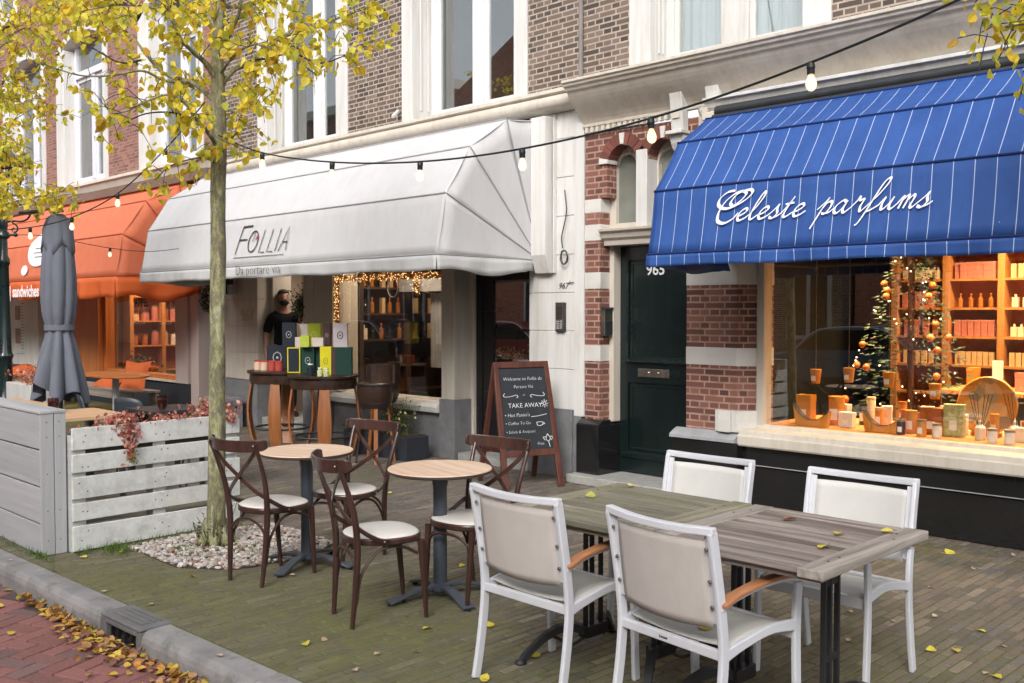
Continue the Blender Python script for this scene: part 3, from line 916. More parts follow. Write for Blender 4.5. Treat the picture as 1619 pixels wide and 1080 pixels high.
# awning console
mb = MB()
mb.prism([(7.2, 2.02), (7.13, 2.02), (7.10, 2.10), (7.06, 2.20), (7.06, 3.56), (7.2, 3.56)], 'x', -6.80, -6.60)
mb.box(-6.58, -6.57, 7.15, 7.2, 2.02, 3.58)
world_part(mb, "console", M['white'], BF, bevel=.005)
mb = MB()
mb.tube(catmull([(-6.44, 7.17, 2.83), (-6.41, 7.16, 2.60), (-6.46, 7.15, 2.38), (-6.45, 7.15, 2.26)], 6), .006, 6)
lp = [(-6.43 + .045 * math.cos(a * .7), 7.15 - .01 * math.sin(a), 2.17 + .07 * math.sin(a * .7)) for a in range(0, 27)]
mb.tube(lp, .006, 6)
tag(mb.build("cable", M['darkmetal'], smooth=True), "black cable with a coiled end hanging on the white wall", "cable")
mb = MB(); text_mb(mb, "967", .085, basis((-6.545, 7.195, 1.865), (1, 0, 0), (0, 0, 1)), shear=.3)
text_mb(mb, "boven", .055, basis((-6.41, 7.195, 1.905), (1, 0, 0), (0, 0, 1)), shear=.3)
world_part(mb, "house_number", M['darkmetal'], BF)
mb = MB(); text_mb(mb, "967", .24, basis((-12.72, 7.195, 1.50), (1, 0, 0), (0, 0, 1)), bold=.004)
world_part(mb, "house_number", M['steel'], BF)
# left pier
mb = MB()
js2 = [.66, 1.05, 1.43, 1.81, 2.19, 2.57, 3.6]
for i in range(len(js2) - 1):
    mb.box(-13.2, -12.26, Y0, 7.7, js2[i] + .005, js2[i + 1] - .005)
mb.box(-13.2, -12.27, Y0 + .012, 7.7, .66, 3.6)
world_part(mb, "left_pier", M['cream_light'], BF, bevel=.003)
mb = MB(); mb.box(-13.22, -12.24, Y0 - .03, 7.7, 0, .655); world_part(mb, "left_pier_base", M['granite'], BF, bevel=.004)
# doorway into the shop
mb = MB(); mb.box(-12.26, -12.18, 7.40, 7.7, .15, 2.5); mb.box(-11.22, -11.14, 7.3, 7.7, .15, 2.5); mb.box(-12.26, -11.14, 7.4, 7.7, 2.5, 3.5)
world_part(mb, "doorway_frame", M['cream'], BF, bevel=.004)
mb = MB()
mb.box(-12.6, -11.0, 9.4, 9.5, 0, 2.9); mb.box(-12.62, -12.60, 7.7, 9.5, 0, 2.9); mb.box(-11.0, -10.98, 7.7, 9.5, 0, 2.9); mb.box(-12.6, -11.0, 7.7, 9.4, 2.7, 2.72)
world_part(mb, "hallway", M['beige_wall'], BF)
mb = MB(); mb.box(-12.6, -11.0, 7.25, 9.4, 0, .15); world_part(mb, "doorstep", M['step'], BF, bevel=.008)
mb = MB(); mb.box(-11.10, -10.44, Y0, 7.6, .6, 3.5); mb.box(-10.90, -10.85, Y0 - .01, Y0, .6, 3.5)
world_part(mb, "middle_pier", M['cream_light'], BF, bevel=.004)
mb = MB(); mb.box(-11.10, -10.45, Y0 - .02, 7.6, 0, .6)
mb.box(-10.45, -8.35, Y0 + .02, 7.6, 0, .50)
world_part(mb, "window_base", M['granite'], BF, bevel=.004)
mb = MB(); mb.prism([(7.5, .50), (7.15, .50), (7.14, .56), (7.17, .60), (7.5, .63)], 'x', -10.45, -8.34)
world_part(mb, "window_sill", M['white'], BF, bevel=.003)
mb = MB()
mb.box(-10.44, -10.36, 7.25, 7.36, .62, 2.6); mb.box(-8.38, -8.30, 7.25, 7.36, .62, 2.6); mb.box(-10.36, -8.38, 7.25, 7.36, 2.35, 2.6)
world_part(mb, "shop_window_frame", M['cream'], BF, bevel=.005)
mb = MB(); mb.box(-10.36, -8.38, 7.30, 7.307, .62, 2.36); world_part(mb, "shop_window_pane", M['glass'], BF)
mb = MB(); mb.box(-8.32, -8.10, Y0, 7.52, .66, 3.5); mb.box(-8.10, -8.05, 7.44, 7.62, .0, 3.5)
mb.box(-8.14, -8.10, Y0 - .008, Y0, .66, 3.5)
world_part(mb, "window_post", M['cream_light'], BF, bevel=.004)
mb = MB(); mb.box(-8.34, -8.085, Y0 - .02, 7.45, 0, .66); world_part(mb, "window_post_base", M['granite'], BF, bevel=.004)
# the emblem on the pane
mb = MB(); pts = [(-9.32 + .10 * math.cos(a * math.pi / 16), 7.292, 1.93 + .12 * math.sin(a * math.pi / 16)) for a in range(32)]
mb.tube(pts, .006, 6, closed=True)
world_part(mb, "window_emblem", M['white_clean'], BF)
mb = MB(); mb.add([(-9.31, 7.291, 1.90), (-9.24, 7.291, 1.99), (-9.27, 7.291, 2.01)], [(0, 1, 2)])
world_part(mb, "window_emblem_wedge", paint('emblem_red', (.55, .03, .04), .5), BF)
# black shop door
mb = MB(); mb.box(-8.05, -6.95, 7.52, 7.56, .08, 2.9)
d2 = world_part(mb, "shop_door", M['black_door'], BF)
mb = MB()
for a_, b_ in ((-8.05, -7.95), (-7.06, -6.95)): mb.box(a_, b_, 7.48, 7.521, .08, 2.9)
mb.box(-7.95, -7.06, 7.48, 7.521, 2.12, 2.22); mb.box(-7.95, -7.06, 7.49, 7.521, .1, .75)
mb.box(-7.95, -7.78, 7.492, 7.521, .75, 2.12); mb.box(-7.22, -7.06, 7.492, 7.521, .75, 2.12); mb.box(-7.78, -7.22, 7.492, 7.521, 1.98, 2.12)
mb.box(-7.78, -7.22, 7.5, 7.521, 1.42, 1.45)
mb.build("door_frame", M['black_door'], d2, offset=tuple(BF.location), bevel=.004)
mb = MB(); mb.box(-7.78, -7.22, 7.508, 7.514, .75, 1.98); mb.build("pane", M['glass_up'], d2, offset=tuple(BF.location))
mb = MB(); mb.tube([(-7.12, 7.46, 1.62), (-7.12, 7.44, 1.72), (-7.12, 7.44, 1.95), (-7.12, 7.46, 2.03)], .011, 8)
mb.build("handle", M['steel'], d2, offset=tuple(BF.location), smooth=True)
mb = MB(); mb.box(-8.05, -6.95, 7.2, 7.6, -.01, .08); world_part(mb, "threshold", M['step'], BF, bevel=.006)
mb = MB(); mb.box(-8.05, -6.95, Y0 + .1, 7.6, 2.9, 3.5); mb.box(-12.26, -8.32, Y0 + .1, 7.5, 2.6, 3.5)
world_part(mb, "fascia", M['cream'], BF)
# interior of the take-away
mb = MB()
mb.box(-10.9, -7.0, 10.4, 10.5, 0, 2.9); mb.box(-10.92, -10.9, 7.5, 10.4, 0, 2.9); mb.box(-8.1, -8.08, 7.6, 10.4, 0, 2.9); mb.box(-10.9, -8.1, 7.6, 10.4, 2.7, 2.72); mb.box(-10.9, -8.1, 7.6, 10.4, -.02, .1)
world_part(mb, "shop_room", paint('dim_shop_wall', (.20, .14, .10), .8, .3, 2), BF)

# ---------------------------------------------------------------- sandwich shop house (orange)
BO = empty("red_brick_house", (-24.0, Y0, 0), 0, "weathered red brick house with arched white windows above the orange awning", "building")
mb = MB()
def arch_wall(mb, x0, x1, z0, z1, wins, zspring=6.55, rise=.35):
    cur = x0
    for a_, b_ in wins:
        mb.box(cur, a_, Y0, Y0 + .25, z0, z1)
        n = 10; c = (a_ + b_) / 2; hw = (b_ - a_) / 2
        for k in range(n):
            xa = a_ + (b_ - a_) * k / n; xb = a_ + (b_ - a_) * (k + 1) / n
            f = lambda x: zspring + rise * (1 - ((x - c) / hw) ** 2)
            mb.prism([(xa, f(xa)), (xb, f(xb)), (xb, z1), (xa, z1)], 'y', Y0, Y0 + .25)
        mb.box(a_, b_, Y0, Y0 + .25, z0, 3.96)
        cur = b_
    mb.box(cur, x1, Y0, Y0 + .25, z0, z1)
wins3 = [(-23.0, -20.75), (-19.54, -17.19), (-15.955, -13.75)]
wins3 = [(-22.55, -20.13), (-19.54, -17.19), (-15.955, -13.75)]
arch_wall(mb, -24.2, -13.3, 3.603, 7.62, wins3)
mb.box(-24.2, -23.3, Y0, Y0 + .25, 7.62, 10); mb.box(-21.6, -18.9, Y0, Y0 + .25, 7.62, 10.0); mb.box(-17.2, -13.3, Y0, Y0 + .25, 7.62, 10)
world_part(mb, "wall", M['brick_orange'], BO)
for a_, b_ in wins3:
    n = 12; c = (a_ + b_) / 2; hw = (b_ - a_) / 2
    f = lambda x: 6.55 + .35 * (1 - ((x - c) / hw) ** 2)
    mbx = MB()
    cs = .40
    mbx.box(a_, a_ + cs, Y0 - .02, 7.5, 3.95, 6.55); mbx.box(b_ - .2, b_, Y0 - .02, 7.5, 3.95, 6.55)
    for k in range(n):
        xa = a_ + (b_ - a_) * k / n; xb = a_ + (b_ - a_) * (k + 1) / n
        mbx.prism([(xa, f(xa) - .15), (xb, f(xb) - .15), (xb, f(xb)), (xa, f(xa))], 'y', Y0 - .02, 7.5)
    wn = world_part(mbx, "window", M['white'], BO, bevel=.004)
    mbx = MB()
    x0_, x1_ = a_ + cs, b_ - .2; yd = 7.42
    mbx.box(x0_, x0_ + .08, yd - .04, yd + .05, 3.97, 6.7); mbx.box(x1_ - .08, x1_, yd - .04, yd + .05, 3.97, 6.7)
    mbx.box(x0_ + .08, x1_ - .08, yd - .04, yd + .05, 3.97, 4.08); mbx.box(x0_ + .08, x1_ - .08, yd - .07, yd + .05, 6.0, 6.12)
    md_ = (x0_ + x1_) / 2
    mbx.box(md_ - .07, md_ + .07, yd - .05, yd + .05, 4.08, 6.0)
    for (p, q) in ((x0_ + .08, md_ - .07), (md_ + .07, x1_ - .08)):
        mbx.box(p, p + .06, yd - .02, yd + .03, 4.08, 6.0); mbx.box(q - .06, q, yd - .02, yd + .03, 4.08, 6.0); mbx.box(p + .06, q - .06, yd - .02, yd + .03, 4.08, 4.15); mbx.box(p + .06, q - .06, yd - .02, yd + .03, 5.93, 6.0)
    mbx.build("frame", paint('lilac_white_paint', (.66, .67, .74), .4, .05, 2, .03) if 'lilac_white_paint' not in bpy.data.materials else bpy.data.materials['lilac_white_paint'], wn, offset=tuple(BO.location), bevel=.005)
    mbx = MB(); mbx.box(x0_ + .1, x1_ - .1, yd + .005, yd + .012, 4.1, 6.85)
    mbx.build("pane", M['glass_up'], wn, offset=tuple(BO.location))
    mbx = MB(); mbx.box(x0_, x1_, 9.0, 9.1, 3.8, 7); mbx.box(x0_ - .03, x0_, 7.5, 9, 3.8, 7); mbx.box(x1_, x1_ + .03, 7.5, 9, 3.8, 7); mbx.box(x0_, x1_, 7.5, 9, 7.0, 7.02)
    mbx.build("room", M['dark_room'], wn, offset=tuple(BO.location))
for a_, b_ in ((-23.3, -21.6), (-18.9, -17.2)):
    mbx = MB(); mbx.box(a_, b_, 7.1, 7.45, 7.62, 7.78); mbx.box(a_, a_ + .2, 7.18, 7.45, 7.78, 10); mbx.box(b_ - .2, b_, 7.18, 7.45, 7.78, 10)
    wn = world_part(mbx, "window", M['white'], BO, bevel=.004)
    mbx = MB(); mbx.box(a_ + .2, b_ - .2, 7.4, 7.42, 7.78, 10); mbx.build("pane", M['glass_up'], wn, offset=tuple(BO.location))
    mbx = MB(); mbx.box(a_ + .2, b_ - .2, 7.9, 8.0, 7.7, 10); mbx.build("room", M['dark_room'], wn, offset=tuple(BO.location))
mb = MB(); mb.prism([(7.2, 3.96), (7.06, 3.95), (7.05, 3.90), (7.09, 3.88), (7.12, 3.80), (7.14, 3.75), (7.2, 3.75)], 'x', -24.2, -13.3)
world_part(mb, "sill_band", M['cream_light'], BO, bevel=.003)
mb = MB(); mb.box(-24.2, -13.32, 7.0, 7.2, 3.60, 3.74); world_part(mb, "awning_beam", bpy.data.materials['brown_beam'], BO)
# ground floor, from the right
pk = paint('pink_grey_paint', (.50, .41, .38), .55, .08, 2, .05)
for bx in ((-13.40, -13.25, Y0 - .05, 7.6, 0, 3.6), (-14.25, -14.0, Y0, 7.5, 0, 3.6), (-14.76, -14.35, Y0, 7.5, .50, 3.6), (-14.35, -14.25, Y0 + .08, 7.5, .5, 3.6)):
    mb = MB(); mb.box(*bx); world_part(mb, "pier", pk, BO, bevel=.005)
mb = MB(); mb.box(-13.98, -13.42, 7.55, 7.6, .1, 2.5)
d3 = world_part(mb, "door", M['black_door'], BO)
mb = MB(); mb.box(-13.9, -13.5, 7.54, 7.55, 1.1, 2.3); mb.build("pane", M['glass_up'], d3, offset=tuple(BO.location))
mb = MB(); mb.box(-14.0, -13.4, 7.3, 7.6, 2.5, 3.6)
mb.box(-24.2, -14.25, Y0 + .02, 7.5, 2.28, 3.6)
world_part(mb, "fascia", pk, BO)
mb = MB(); mb.box(-24.2, -14.27, Y0 + .02, 7.5, 0, .50); world_part(mb, "base", paint('dark_blue_grey_paint', (.025, .028, .04), .5, .2, 3), BO)
mb = MB()
ow = wood_mat('orange_varnished_wood', (.42, .13, .035), (.60, .22, .07), 'z', .5, .45)
mb.box(-19.2, -17.76, Y0, 7.5, .5, 2.3); mb.box(-17.76, -17.66, Y0 + .1, 7.46, .5, 2.3); mb.box(-14.86, -14.76, Y0 + .1, 7.46, .5, 2.3); mb.box(-17.66, -14.86, Y0 + .08, 7.46, .5, .60); mb.box(-17.66, -14.86, Y0 + .1, 7.46, 2.2, 2.3)
world_part(mb, "shop_window_frame", ow, BO, bevel=.005)
mb = MB(); mb.box(-17.70, -14.8, Y0 + .02, Y0 + .1, .47, .53); world_part(mb, "window_sill", M['cream_light'], BO, bevel=.004)
mb = MB(); mb.box(-17.66, -14.86, 7.38, 7.387, .6, 2.2); world_part(mb, "shop_window_pane", M['glass'], BO)
mb = MB(); mb.box(-17.7, -14.8, 9.5, 9.6, 0, 2.7); mb.box(-17.72, -17.7, 7.5, 9.6, 0, 2.7); mb.box(-14.8, -14.78, 7.5, 9.6, 0, 2.7); mb.box(-17.7, -14.8, 7.5, 9.6, 2.7, 2.72)
world_part(mb, "shop_room", paint('ochre_wall', (.30, .16, .08), .8, .3, 1.2), BO)
mb = MB()
mb.box(-20.3, -19.2, Y0, 7.5, .5, 2.3); mb.box(-21.5, -20.72, Y0, 7.5, .5, 2.3); mb.box(-20.72, -20.3, Y0 + .12, 7.5, .5, 2.3); mb.box(-24.2, -21.5, Y0 + .12, 7.5, .5, 2.3)
world_part(mb, "white_shopfront", M['white'], BO, bevel=.006)
mb = MB(); mb.box(-22.4, -21.62, Y0 + .09, Y0 + .12, .75, 2.15)
pn = world_part(mb, "menu_board", M['white_clean'], BO)
mb = MB(); rn = random.Random(4)
for k, (z_, h_) in enumerate(((1.9, .16), (1.45, .3), (.95, .32))):
    mb.box(-22.3, -22.0, Y0 + .085, Y0 + .09, z_, z_ + h_)
mb.build("menu_picture", paint('menu_photo', (.35, .2, .14), .5, .5, 9), pn, offset=tuple(BO.location))
mb = MB()
for k in range(20): mb.box(-21.95, -21.95 + rn.uniform(.1, .25), Y0 + .085, Y0 + .09, .85 + k * .063, .865 + k * .063)
mb.build("menu_text", M['granite'], pn, offset=tuple(BO.location))

# houses further along and across the street (seen in the windows)
def far_house(name, x0, x1, yf, facing, h, mat, label, nwin, roof=None):
    b = empty(name, (x0, yf, 0), 0, label, "building")
    s_ = facing
    mb = MB(); ya, yb = (yf, yf - 6 * s_) if s_ > 0 else (yf, yf - 6 * s_)
    mb.box(x0, x1, min(ya, yb), max(ya, yb), -.15, h); world_part(mb, "wall", mat, b)
    mb = MB()
    xc = (x0 + x1) / 2
    mb.prism([(x0 - .1, h), (x1 + .1, h), (xc, h + 2.2)], 'y', min(ya, yb), max(ya, yb)) if roof == 'gable' else mb.box(x0 - .05, x1 + .05, min(ya, yb) - .3, max(ya, yb) + .3, h, h + .35)
    world_part(mb, "roof", mat if roof == 'gable' else M['white'], b)
    for fl in range(int(h // 3)):
        z0 = .9 + fl * 3.1
        for k in range(nwin):
            xw = x0 + (x1 - x0) * (k + .5) / nwin
            mb = MB(); mb.box(xw - .65, xw + .65, yf - .02, yf + .06 * s_ if s_ > 0 else yf + .02, z0, z0 + 1.9)
            if s_ < 0: mb = MB(); mb.box(xw - .65, xw + .65, yf - .06, yf + .02, z0, z0 + 1.9)
            wn = world_part(mb, "window", M['white'], b)
            mb = MB()
            for q in (-1, 1): mb.box(xw + q * .3 - .24, xw + q * .3 + .24, yf + (.065 if s_ > 0 else -.07), yf + (.07 if s_ > 0 else -.065), z0 + .1, z0 + 1.8)
            mb.build("pane", M['black_door'], wn, offset=tuple(b.location))
    return b
far_house("brick_house", -34, -24.3, Y0, -1, 10, M['brick_brown'], "plain brown brick house farthest down the street", 3)
for k_, (xa_, xb_, h_, m_, nm_) in enumerate(((-78, -68, 9, 'brick_brown', 'far brown brick house across the street, outermost'), (-67.9, -58, 8.4, 'brick_far', 'far orange brick house across the street, second from the end'), (-57.9, -48, 9.3, 'brick_brown', 'far brown brick house across the street, third from the end'), (-47.9, -37.5, 8.6, 'brick_far', 'orange brick house across the street beyond the stepped windows'), (-37.4, -27.1, 9.8, 'brick_red', 'red brick house across the street'))):
    far_house("brick_house", xa_, xb_, -9, 1, h_, M[m_], nm_, 3)
far_house("brick_house", -27, -18.5, -9, 1, 9.5, M['brick_far'], "orange brick house across the street with a stepped row of windows", 3, 'gable')
far_house("brick_house", -18.4, -11.5, -9, 1, 8.2, M['brick_brown'], "dark brick house across the street between two orange ones", 3)
far_house("brick_house", -11.4, -4.5, -9, 1, 9.2, M['brick_far'], "orange brick house across the street with a gable, opposite the take-away", 2, 'gable')
far_house("brick_house", -4.4, 3, -9, 1, 7.6, M['white'], "white plastered house across the street", 3)
far_house("brick_house", 3.1, 12, -9, 1, 8.5, M['brick_brown'], "brown brick house across the street beyond the white one", 3)

# ================================================================ AWNINGS
def stripe_fabric():
    m, nt, b = new_mat('blue_striped_canvas')
    tc = NN(nt, "ShaderNodeTexCoord"); sp = NN(nt, "ShaderNodeSeparateXYZ")
    nt.links.new(tc.outputs["Object"], sp.inputs[0])
    fr = math_n(nt, 'FRACT', math_n(nt, 'MULTIPLY', math_n(nt, 'ADD', sp.outputs[0], 40.0 - .012), 1 / .1262))
    st = math_n(nt, 'LESS_THAN', fr, .038)
    n2 = noise_n(nt, coords(nt, scale=(1, 1, .4)), 4, 7, .7)
    base = ramp(nt, n2, [(.3, (.018, .060, .225)), (.72, (.030, .092, .315))])
    c = mixc(nt, st, base, (.38, .46, .64))
    # bird droppings and dust specks
    vo = NN(nt, "ShaderNodeTexVoronoi"); vo.inputs["Scale"].default_value = 4.5
    nt.links.new(tc.outputs["Object"], vo.inputs["Vector"])
    c = mixc(nt, math_n(nt, 'LESS_THAN', vo.outputs["Distance"], .018), c, (.3, .42, .6))
    nt.links.new(c, b.inputs["Base Color"])
    b.inputs["Roughness"].default_value = .62; b.inputs["Specular IOR Level"].default_value = .35
    h = math_n(nt, 'ADD', noise_n(nt, coords(nt, scale=(1, 1, .4)), 2.5, 4), math_n(nt, 'MULTIPLY', noise_n(nt, coords(nt), 500, 1), .02))
    bump_n(nt, b, h, .3, .03)
    return m
M['canvas_blue'] = stripe_fabric()
M['canvas_white'] = fabric('white_canvas', (.55, .548, .56), .7, .16, 2.4, dirt=(.46, .44, .42))
M['canvas_white_dirty'] = fabric('weathered_white_canvas', (.52, .52, .52), .7, .35, 3.0, dirt=(.30, .30, .28))
M['canvas_orange'] = fabric('orange_canvas', (.80, .175, .045), .55, .3, 2.0, transl=.3, dirt=(.72, .22, .12))
M['canvas_orange_faded'] = fabric('faded_orange_canvas', (.78, .225, .115), .6, .2, 2.0, transl=.25, dirt=(.8, .34, .24))
M['seam_blue'] = fabric('blue_piping', (.010, .028, .12), .7)
M['seam_white'] = fabric('grey_seam', (.36, .36, .37), .8)
M['seam_orange'] = fabric('orange_seam', (.40, .07, .02), .8)
M['letter_black'] = paint('black_lettering', (.03, .03, .035), .6, .1)
M['letter_white'] = paint('white_lettering', (.85, .86, .88), .6, .03)
M['letter_red'] = paint('red_lettering', (.55, .03, .06), .6, .1)
M['lining'] = fabric('dark_lining', (.02, .03, .06), .8)

def make_awning(name, label, x0, x1, prof, hinge, mats, seam, valh=.135, ripple=.012, left=True, right=True, nx=120, top_mat=None, skirt_wave=0, group=None):
    a = empty(name, ((x0 + x1) / 2, 7.2, 0), 0, label, "awning")
    off = tuple(a.location)
    rn = random.Random(int(abs(x0) * 10))
    # canopy: panels between the ribs, each slightly slack
    vs = []; fs = []; rows = []
    K = 6
    for i in range(len(prof) - 1):
        (ya, za), (yb, zb_) = prof[i], prof[i + 1]
        L = math.hypot(yb - ya, zb_ - za); ny, nz = (zb_ - za) / L, -(yb - ya) / L
        for k in range(K + (1 if i == len(prof) - 2 else 0)):
            t = k / K; s = math.sin(math.pi * t) * .008
            rows.append((lerp(ya, yb, t), lerp(za, zb_, t), -abs(ny) * 0 + (-ny if ny < 0 else ny) * s, -abs(nz) * s, t))
    def mesh(rows_, m, nm, solid=.003):
        vs = []
        for (y, z, sy, sz, t) in rows_:
            for j in range(nx + 1):
                x = lerp(x0, x1, j / nx)
                q = .006 * noise.noise(Vector((x * 1.7, y * 2, z * 1.2))) * math.sin(math.pi * t)
                vs.append((x, y + sy - q, z + sz + q))
        fs = [(r * (nx + 1) + j, r * (nx + 1) + j + 1, (r + 1) * (nx + 1) + j + 1, (r + 1) * (nx + 1) + j) for r in range(len(rows_) - 1) for j in range(nx)]
        mb = MB(); mb.add(vs, fs)
        return mb.build(nm, m, a, smooth=True, offset=off, solid=solid, recalc=False)
    mesh(rows, mats[0], "canopy")
    # valance hanging from the front bar, with ripples
    yb, zb_ = prof[-1]
    vs = []
    for r in range(5):
        t = r / 4
        for j in range(nx + 1):
            x = lerp(x0, x1, j / nx)
            rp = ripple * t * (math.sin(x * 7.3) + .7 * math.sin(x * 17 + 1) + .8 * noise.noise(Vector((x * 3, 0, 0))))
            sag = skirt_wave * math.sin(x * 2.1)
            vs.append((x, yb - .012 + rp, zb_ - .008 - valh * t * (1 + .05 * math.sin(x * 5)) - sag * t))
    fs = [(r * (nx + 1) + j, r * (nx + 1) + j + 1, (r + 1) * (nx + 1) + j + 1, (r + 1) * (nx + 1) + j) for r in range(4) for j in range(nx)]
    mb = MB(); mb.add(vs, fs); mb.build("valance", mats[1], a, smooth=True, offset=off, solid=.003, recalc=False)
    # gores at the ends
    for side, xx in ((left, x0), (right, x1)):
        if not side: continue
        sgn = 1 if xx == x1 else -1
        mb = MB()
        hv = Vector((xx, hinge[0], hinge[1]))
        ring = [(7.195, prof[0][1])] + list(prof)
        pts = [Vector((xx, y, z)) for y, z in ring]
        N = 8
        for i in range(len(pts) - 1):
            g = []
            for p in range(N + 1):
                row = []
                for q in range(N + 1):
                    e = pts[i].lerp(pts[i + 1], q / N)
                    v = hv.lerp(e, p / N)
                    bul = math.sin(math.pi * q / N) * .012 * (p / N)
                    v = v + Vector((-sgn * bul, 0, 0)); row.append(v)
                g += row
            mb.add(g, [(p * (N + 1) + q, p * (N + 1) + q + 1, (p + 1) * (N + 1) + q + 1, (p + 1) * (N + 1) + q) for p in range(N) for q in range(N)])
        mb.build("side_panel", mats[0], a, smooth=True, offset=off, solid=.003, recalc=False)
        mb = MB(); vs = []
        n = 26
        for r in range(4):
            t = r / 3
            for j in range(n + 1):
                u = j / n
                y = lerp(yb - .012, 7.14, u); z = lerp(zb_, hinge[1] - .0, u) - .006
                rp = ripple * 1.6 * t * math.sin(u * 11) + .012 * t * math.sin(u * 23 + 1)
                vs.append((xx + sgn * (.004 + rp), y, z - t * (valh * (1 - .15 * math.sin(u * 9) - (.0 if u < .9 else .1))) - .02 * t * math.sin(math.pi * u)))
        mb.add(vs, [(r * (n + 1) + j, r * (n + 1) + j + 1, (r + 1) * (n + 1) + j + 1, (r + 1) * (n + 1) + j) for r in range(3) for j in range(n)])
        mb.build("side_valance", mats[1], a, smooth=True, offset=off, solid=.003, recalc=False)
        mb = MB()
        for (y, z) in prof[1:]:
            mb.tube([(xx + sgn * .006, hinge[0] - .01, hinge[1]), (xx + sgn * .006, y, z)], .0055, 6)
        mb.build("side_seam", seam, a, smooth=True, offset=off)
    # seams where the ribs run
    for (y, z) in prof[1:]:
        mb = MB(); mb.tube([(x0, y - .004, z + .003), (x1, y - .004, z + .003)], .008, 6)
        mb.build("seam", seam, a, smooth=True, offset=off)
    for xx in (x0 + .03, x1 - .03):
        mb = MB()
        for (y, z) in prof[1:]:
            mb.tube([(xx, hinge[0], hinge[1]), (xx, y + .02, z - .02)], .012, 6)
        mb.build("rib", M['granite_light'], a, smooth=True, offset=off)
    mb = MB(); mb.tube([(x0 + .01, yb + .015, zb_), (x1 - .01, yb + .015, zb_)], .016, 8)
    mb.build("front_bar", M['granite_light'], a, smooth=True, offset=off)
    return a

# white awning
WP = [(7.19, 3.555), (6.726, 3.503), (6.241, 3.185), (5.945, 2.728), (5.838, 2.164)]
AW = make_awning("fabric_awning", "long white fabric awning with black lettering over the take-away front", -12.95, -6.80, WP, (7.2, 2.16), (M['canvas_white'], M['canvas_white_dirty']), M['seam_white'], .135, .010, left=True)
offw = tuple(AW.location)
vdir = Vector((0, WP[3][0] - WP[4][0], WP[3][1] - WP[4][1])).normalized()
def on_panel(prof, x, t_z, out=.014):
    """origin on the steep front panel at height t_z"""
    (ya, za), (yb, zb_) = prof[-1], prof[-2]
    t = (t_z - za) / (zb_ - za)
    v = Vector((0, yb - ya, zb_ - za)).normalized(); nrm = Vector((1, 0, 0)).cross(v)
    p = Vector((x, lerp(ya, yb, t), t_z)) + nrm * out
    return basis(p, (1, 0, 0), v)
B0 = on_panel(WP, -10.50, 2.30, .009)
mb = MB()
def ln(mb, pts, w=.014, n=1, B=B0, sl=.18):
    P = [((x + sl * y) * .87 + .03, y * .9 + .01) for x, y in pts]
    if n > 1: P = [(p.x, p.y) for p in catmull([(x, y, 0) for x, y in P], n)]
    vs = []
    N = len(P)
    for i, (x, y) in enumerate(P):
        a = Vector(P[max(i - 1, 0)]); b = Vector(P[min(i + 1, N - 1)])
        d = (b - a); d = d.normalized() if d.length > 0 else Vector((1, 0))
        nn = Vector((-d.y, d.x)) * w / 2
        vs += [B @ Vector((x + nn.x, y + nn.y, 0)), B @ Vector((x - nn.x, y - nn.y, 0))]
    mb.add(vs, [(2 * i, 2 * i + 1, 2 * i + 3, 2 * i + 2) for i in range(N - 1)])
def pair(mb, a, b, **k):
    ln(mb, [a, b], **k)
# F O L L I A, thin slanted strokes
ln(mb, [(0, 0), (.06, .355)], .016); ln(mb, [(.06, .355), (.30, .36)], .022); ln(mb, [(.035, .185), (.24, .185)], .016)
ov = [(.40 + .115 * math.cos(t * math.pi / 12), .15 + .135 * math.sin(t * math.pi / 12)) for t in range(25)]
ln(mb, ov, .017, 1)
ln(mb, [(.38, .15), (.41, .27)], .01)
for xx in (.60, .80): ln(mb, [(xx + .04, .29), (xx, 0), (xx + .14, .0)], .013)
ln(mb, [(1.03, .29), (1.0, 0)], .013)
ln(mb, [(1.08, 0), (1.22, .30), (1.25, 0)], .015); ln(mb, [(1.13, .11), (1.25, .11)], .012)
ln(mb, [(-.02, -.05), (1.24, -.05)], .007)
mb.build("lettering", M['letter_black'], AW, offset=offw, recalc=False)
mb = MB(); mb.add([B0 @ Vector((.42, .14, .001)), B0 @ Vector((.50, .20, .001)), B0 @ Vector((.49, .235, .001))], [(0, 1, 2)])
mb.build("lettering_wedge", M['letter_red'], AW, offset=offw, recalc=False)
mb = MB(); text_mb(mb, "Da portare via", .165, basis((-10.36, 5.798, 2.058), (1, 0, 0), (0, 0, 1)), bold=-.004, sx=1.0)
mb.build("valance_lettering", M['letter_black'], AW, offset=offw)

# blue awning
BPf = [(7.1, 3.27), (6.794, 3.206), (6.41, 2.965), (6.108, 2.56), (6.028, 2.075)]
AB = make_awning("fabric_awning", "royal blue awning with thin white stripes and white script over the perfume shop", -4.56, 2.4, BPf, (7.2, 2.057), (M['canvas_blue'], M['canvas_blue']), M['seam_blue'], .085, .009, nx=150)
offb = tuple(AB.location)
mb = MB()
for z, y, r in ((3.30, 6.985, .045), (3.235, 6.93, .03)): mb.tube([(-4.58, y, z), (2.5, y, z)], r, 12)
mb.box(-4.58, 2.5, 6.96, 7.19, 3.24, 3.335)
mb.build("cassette", M['darkmetal'], AB, offset=offb, smooth=True)
mb = MB(); mb.box(-4.70, -4.585, 6.94, 7.19, 3.235, 3.30); mb.build("bracket", M['cream_light'], AB, offset=offb, bevel=.006)
B1 = on_panel(BPf, -3.965, 2.285, .013)
def cur(s, x, sc=.068, B=B1, mb=None):
    pass
mb = MB()
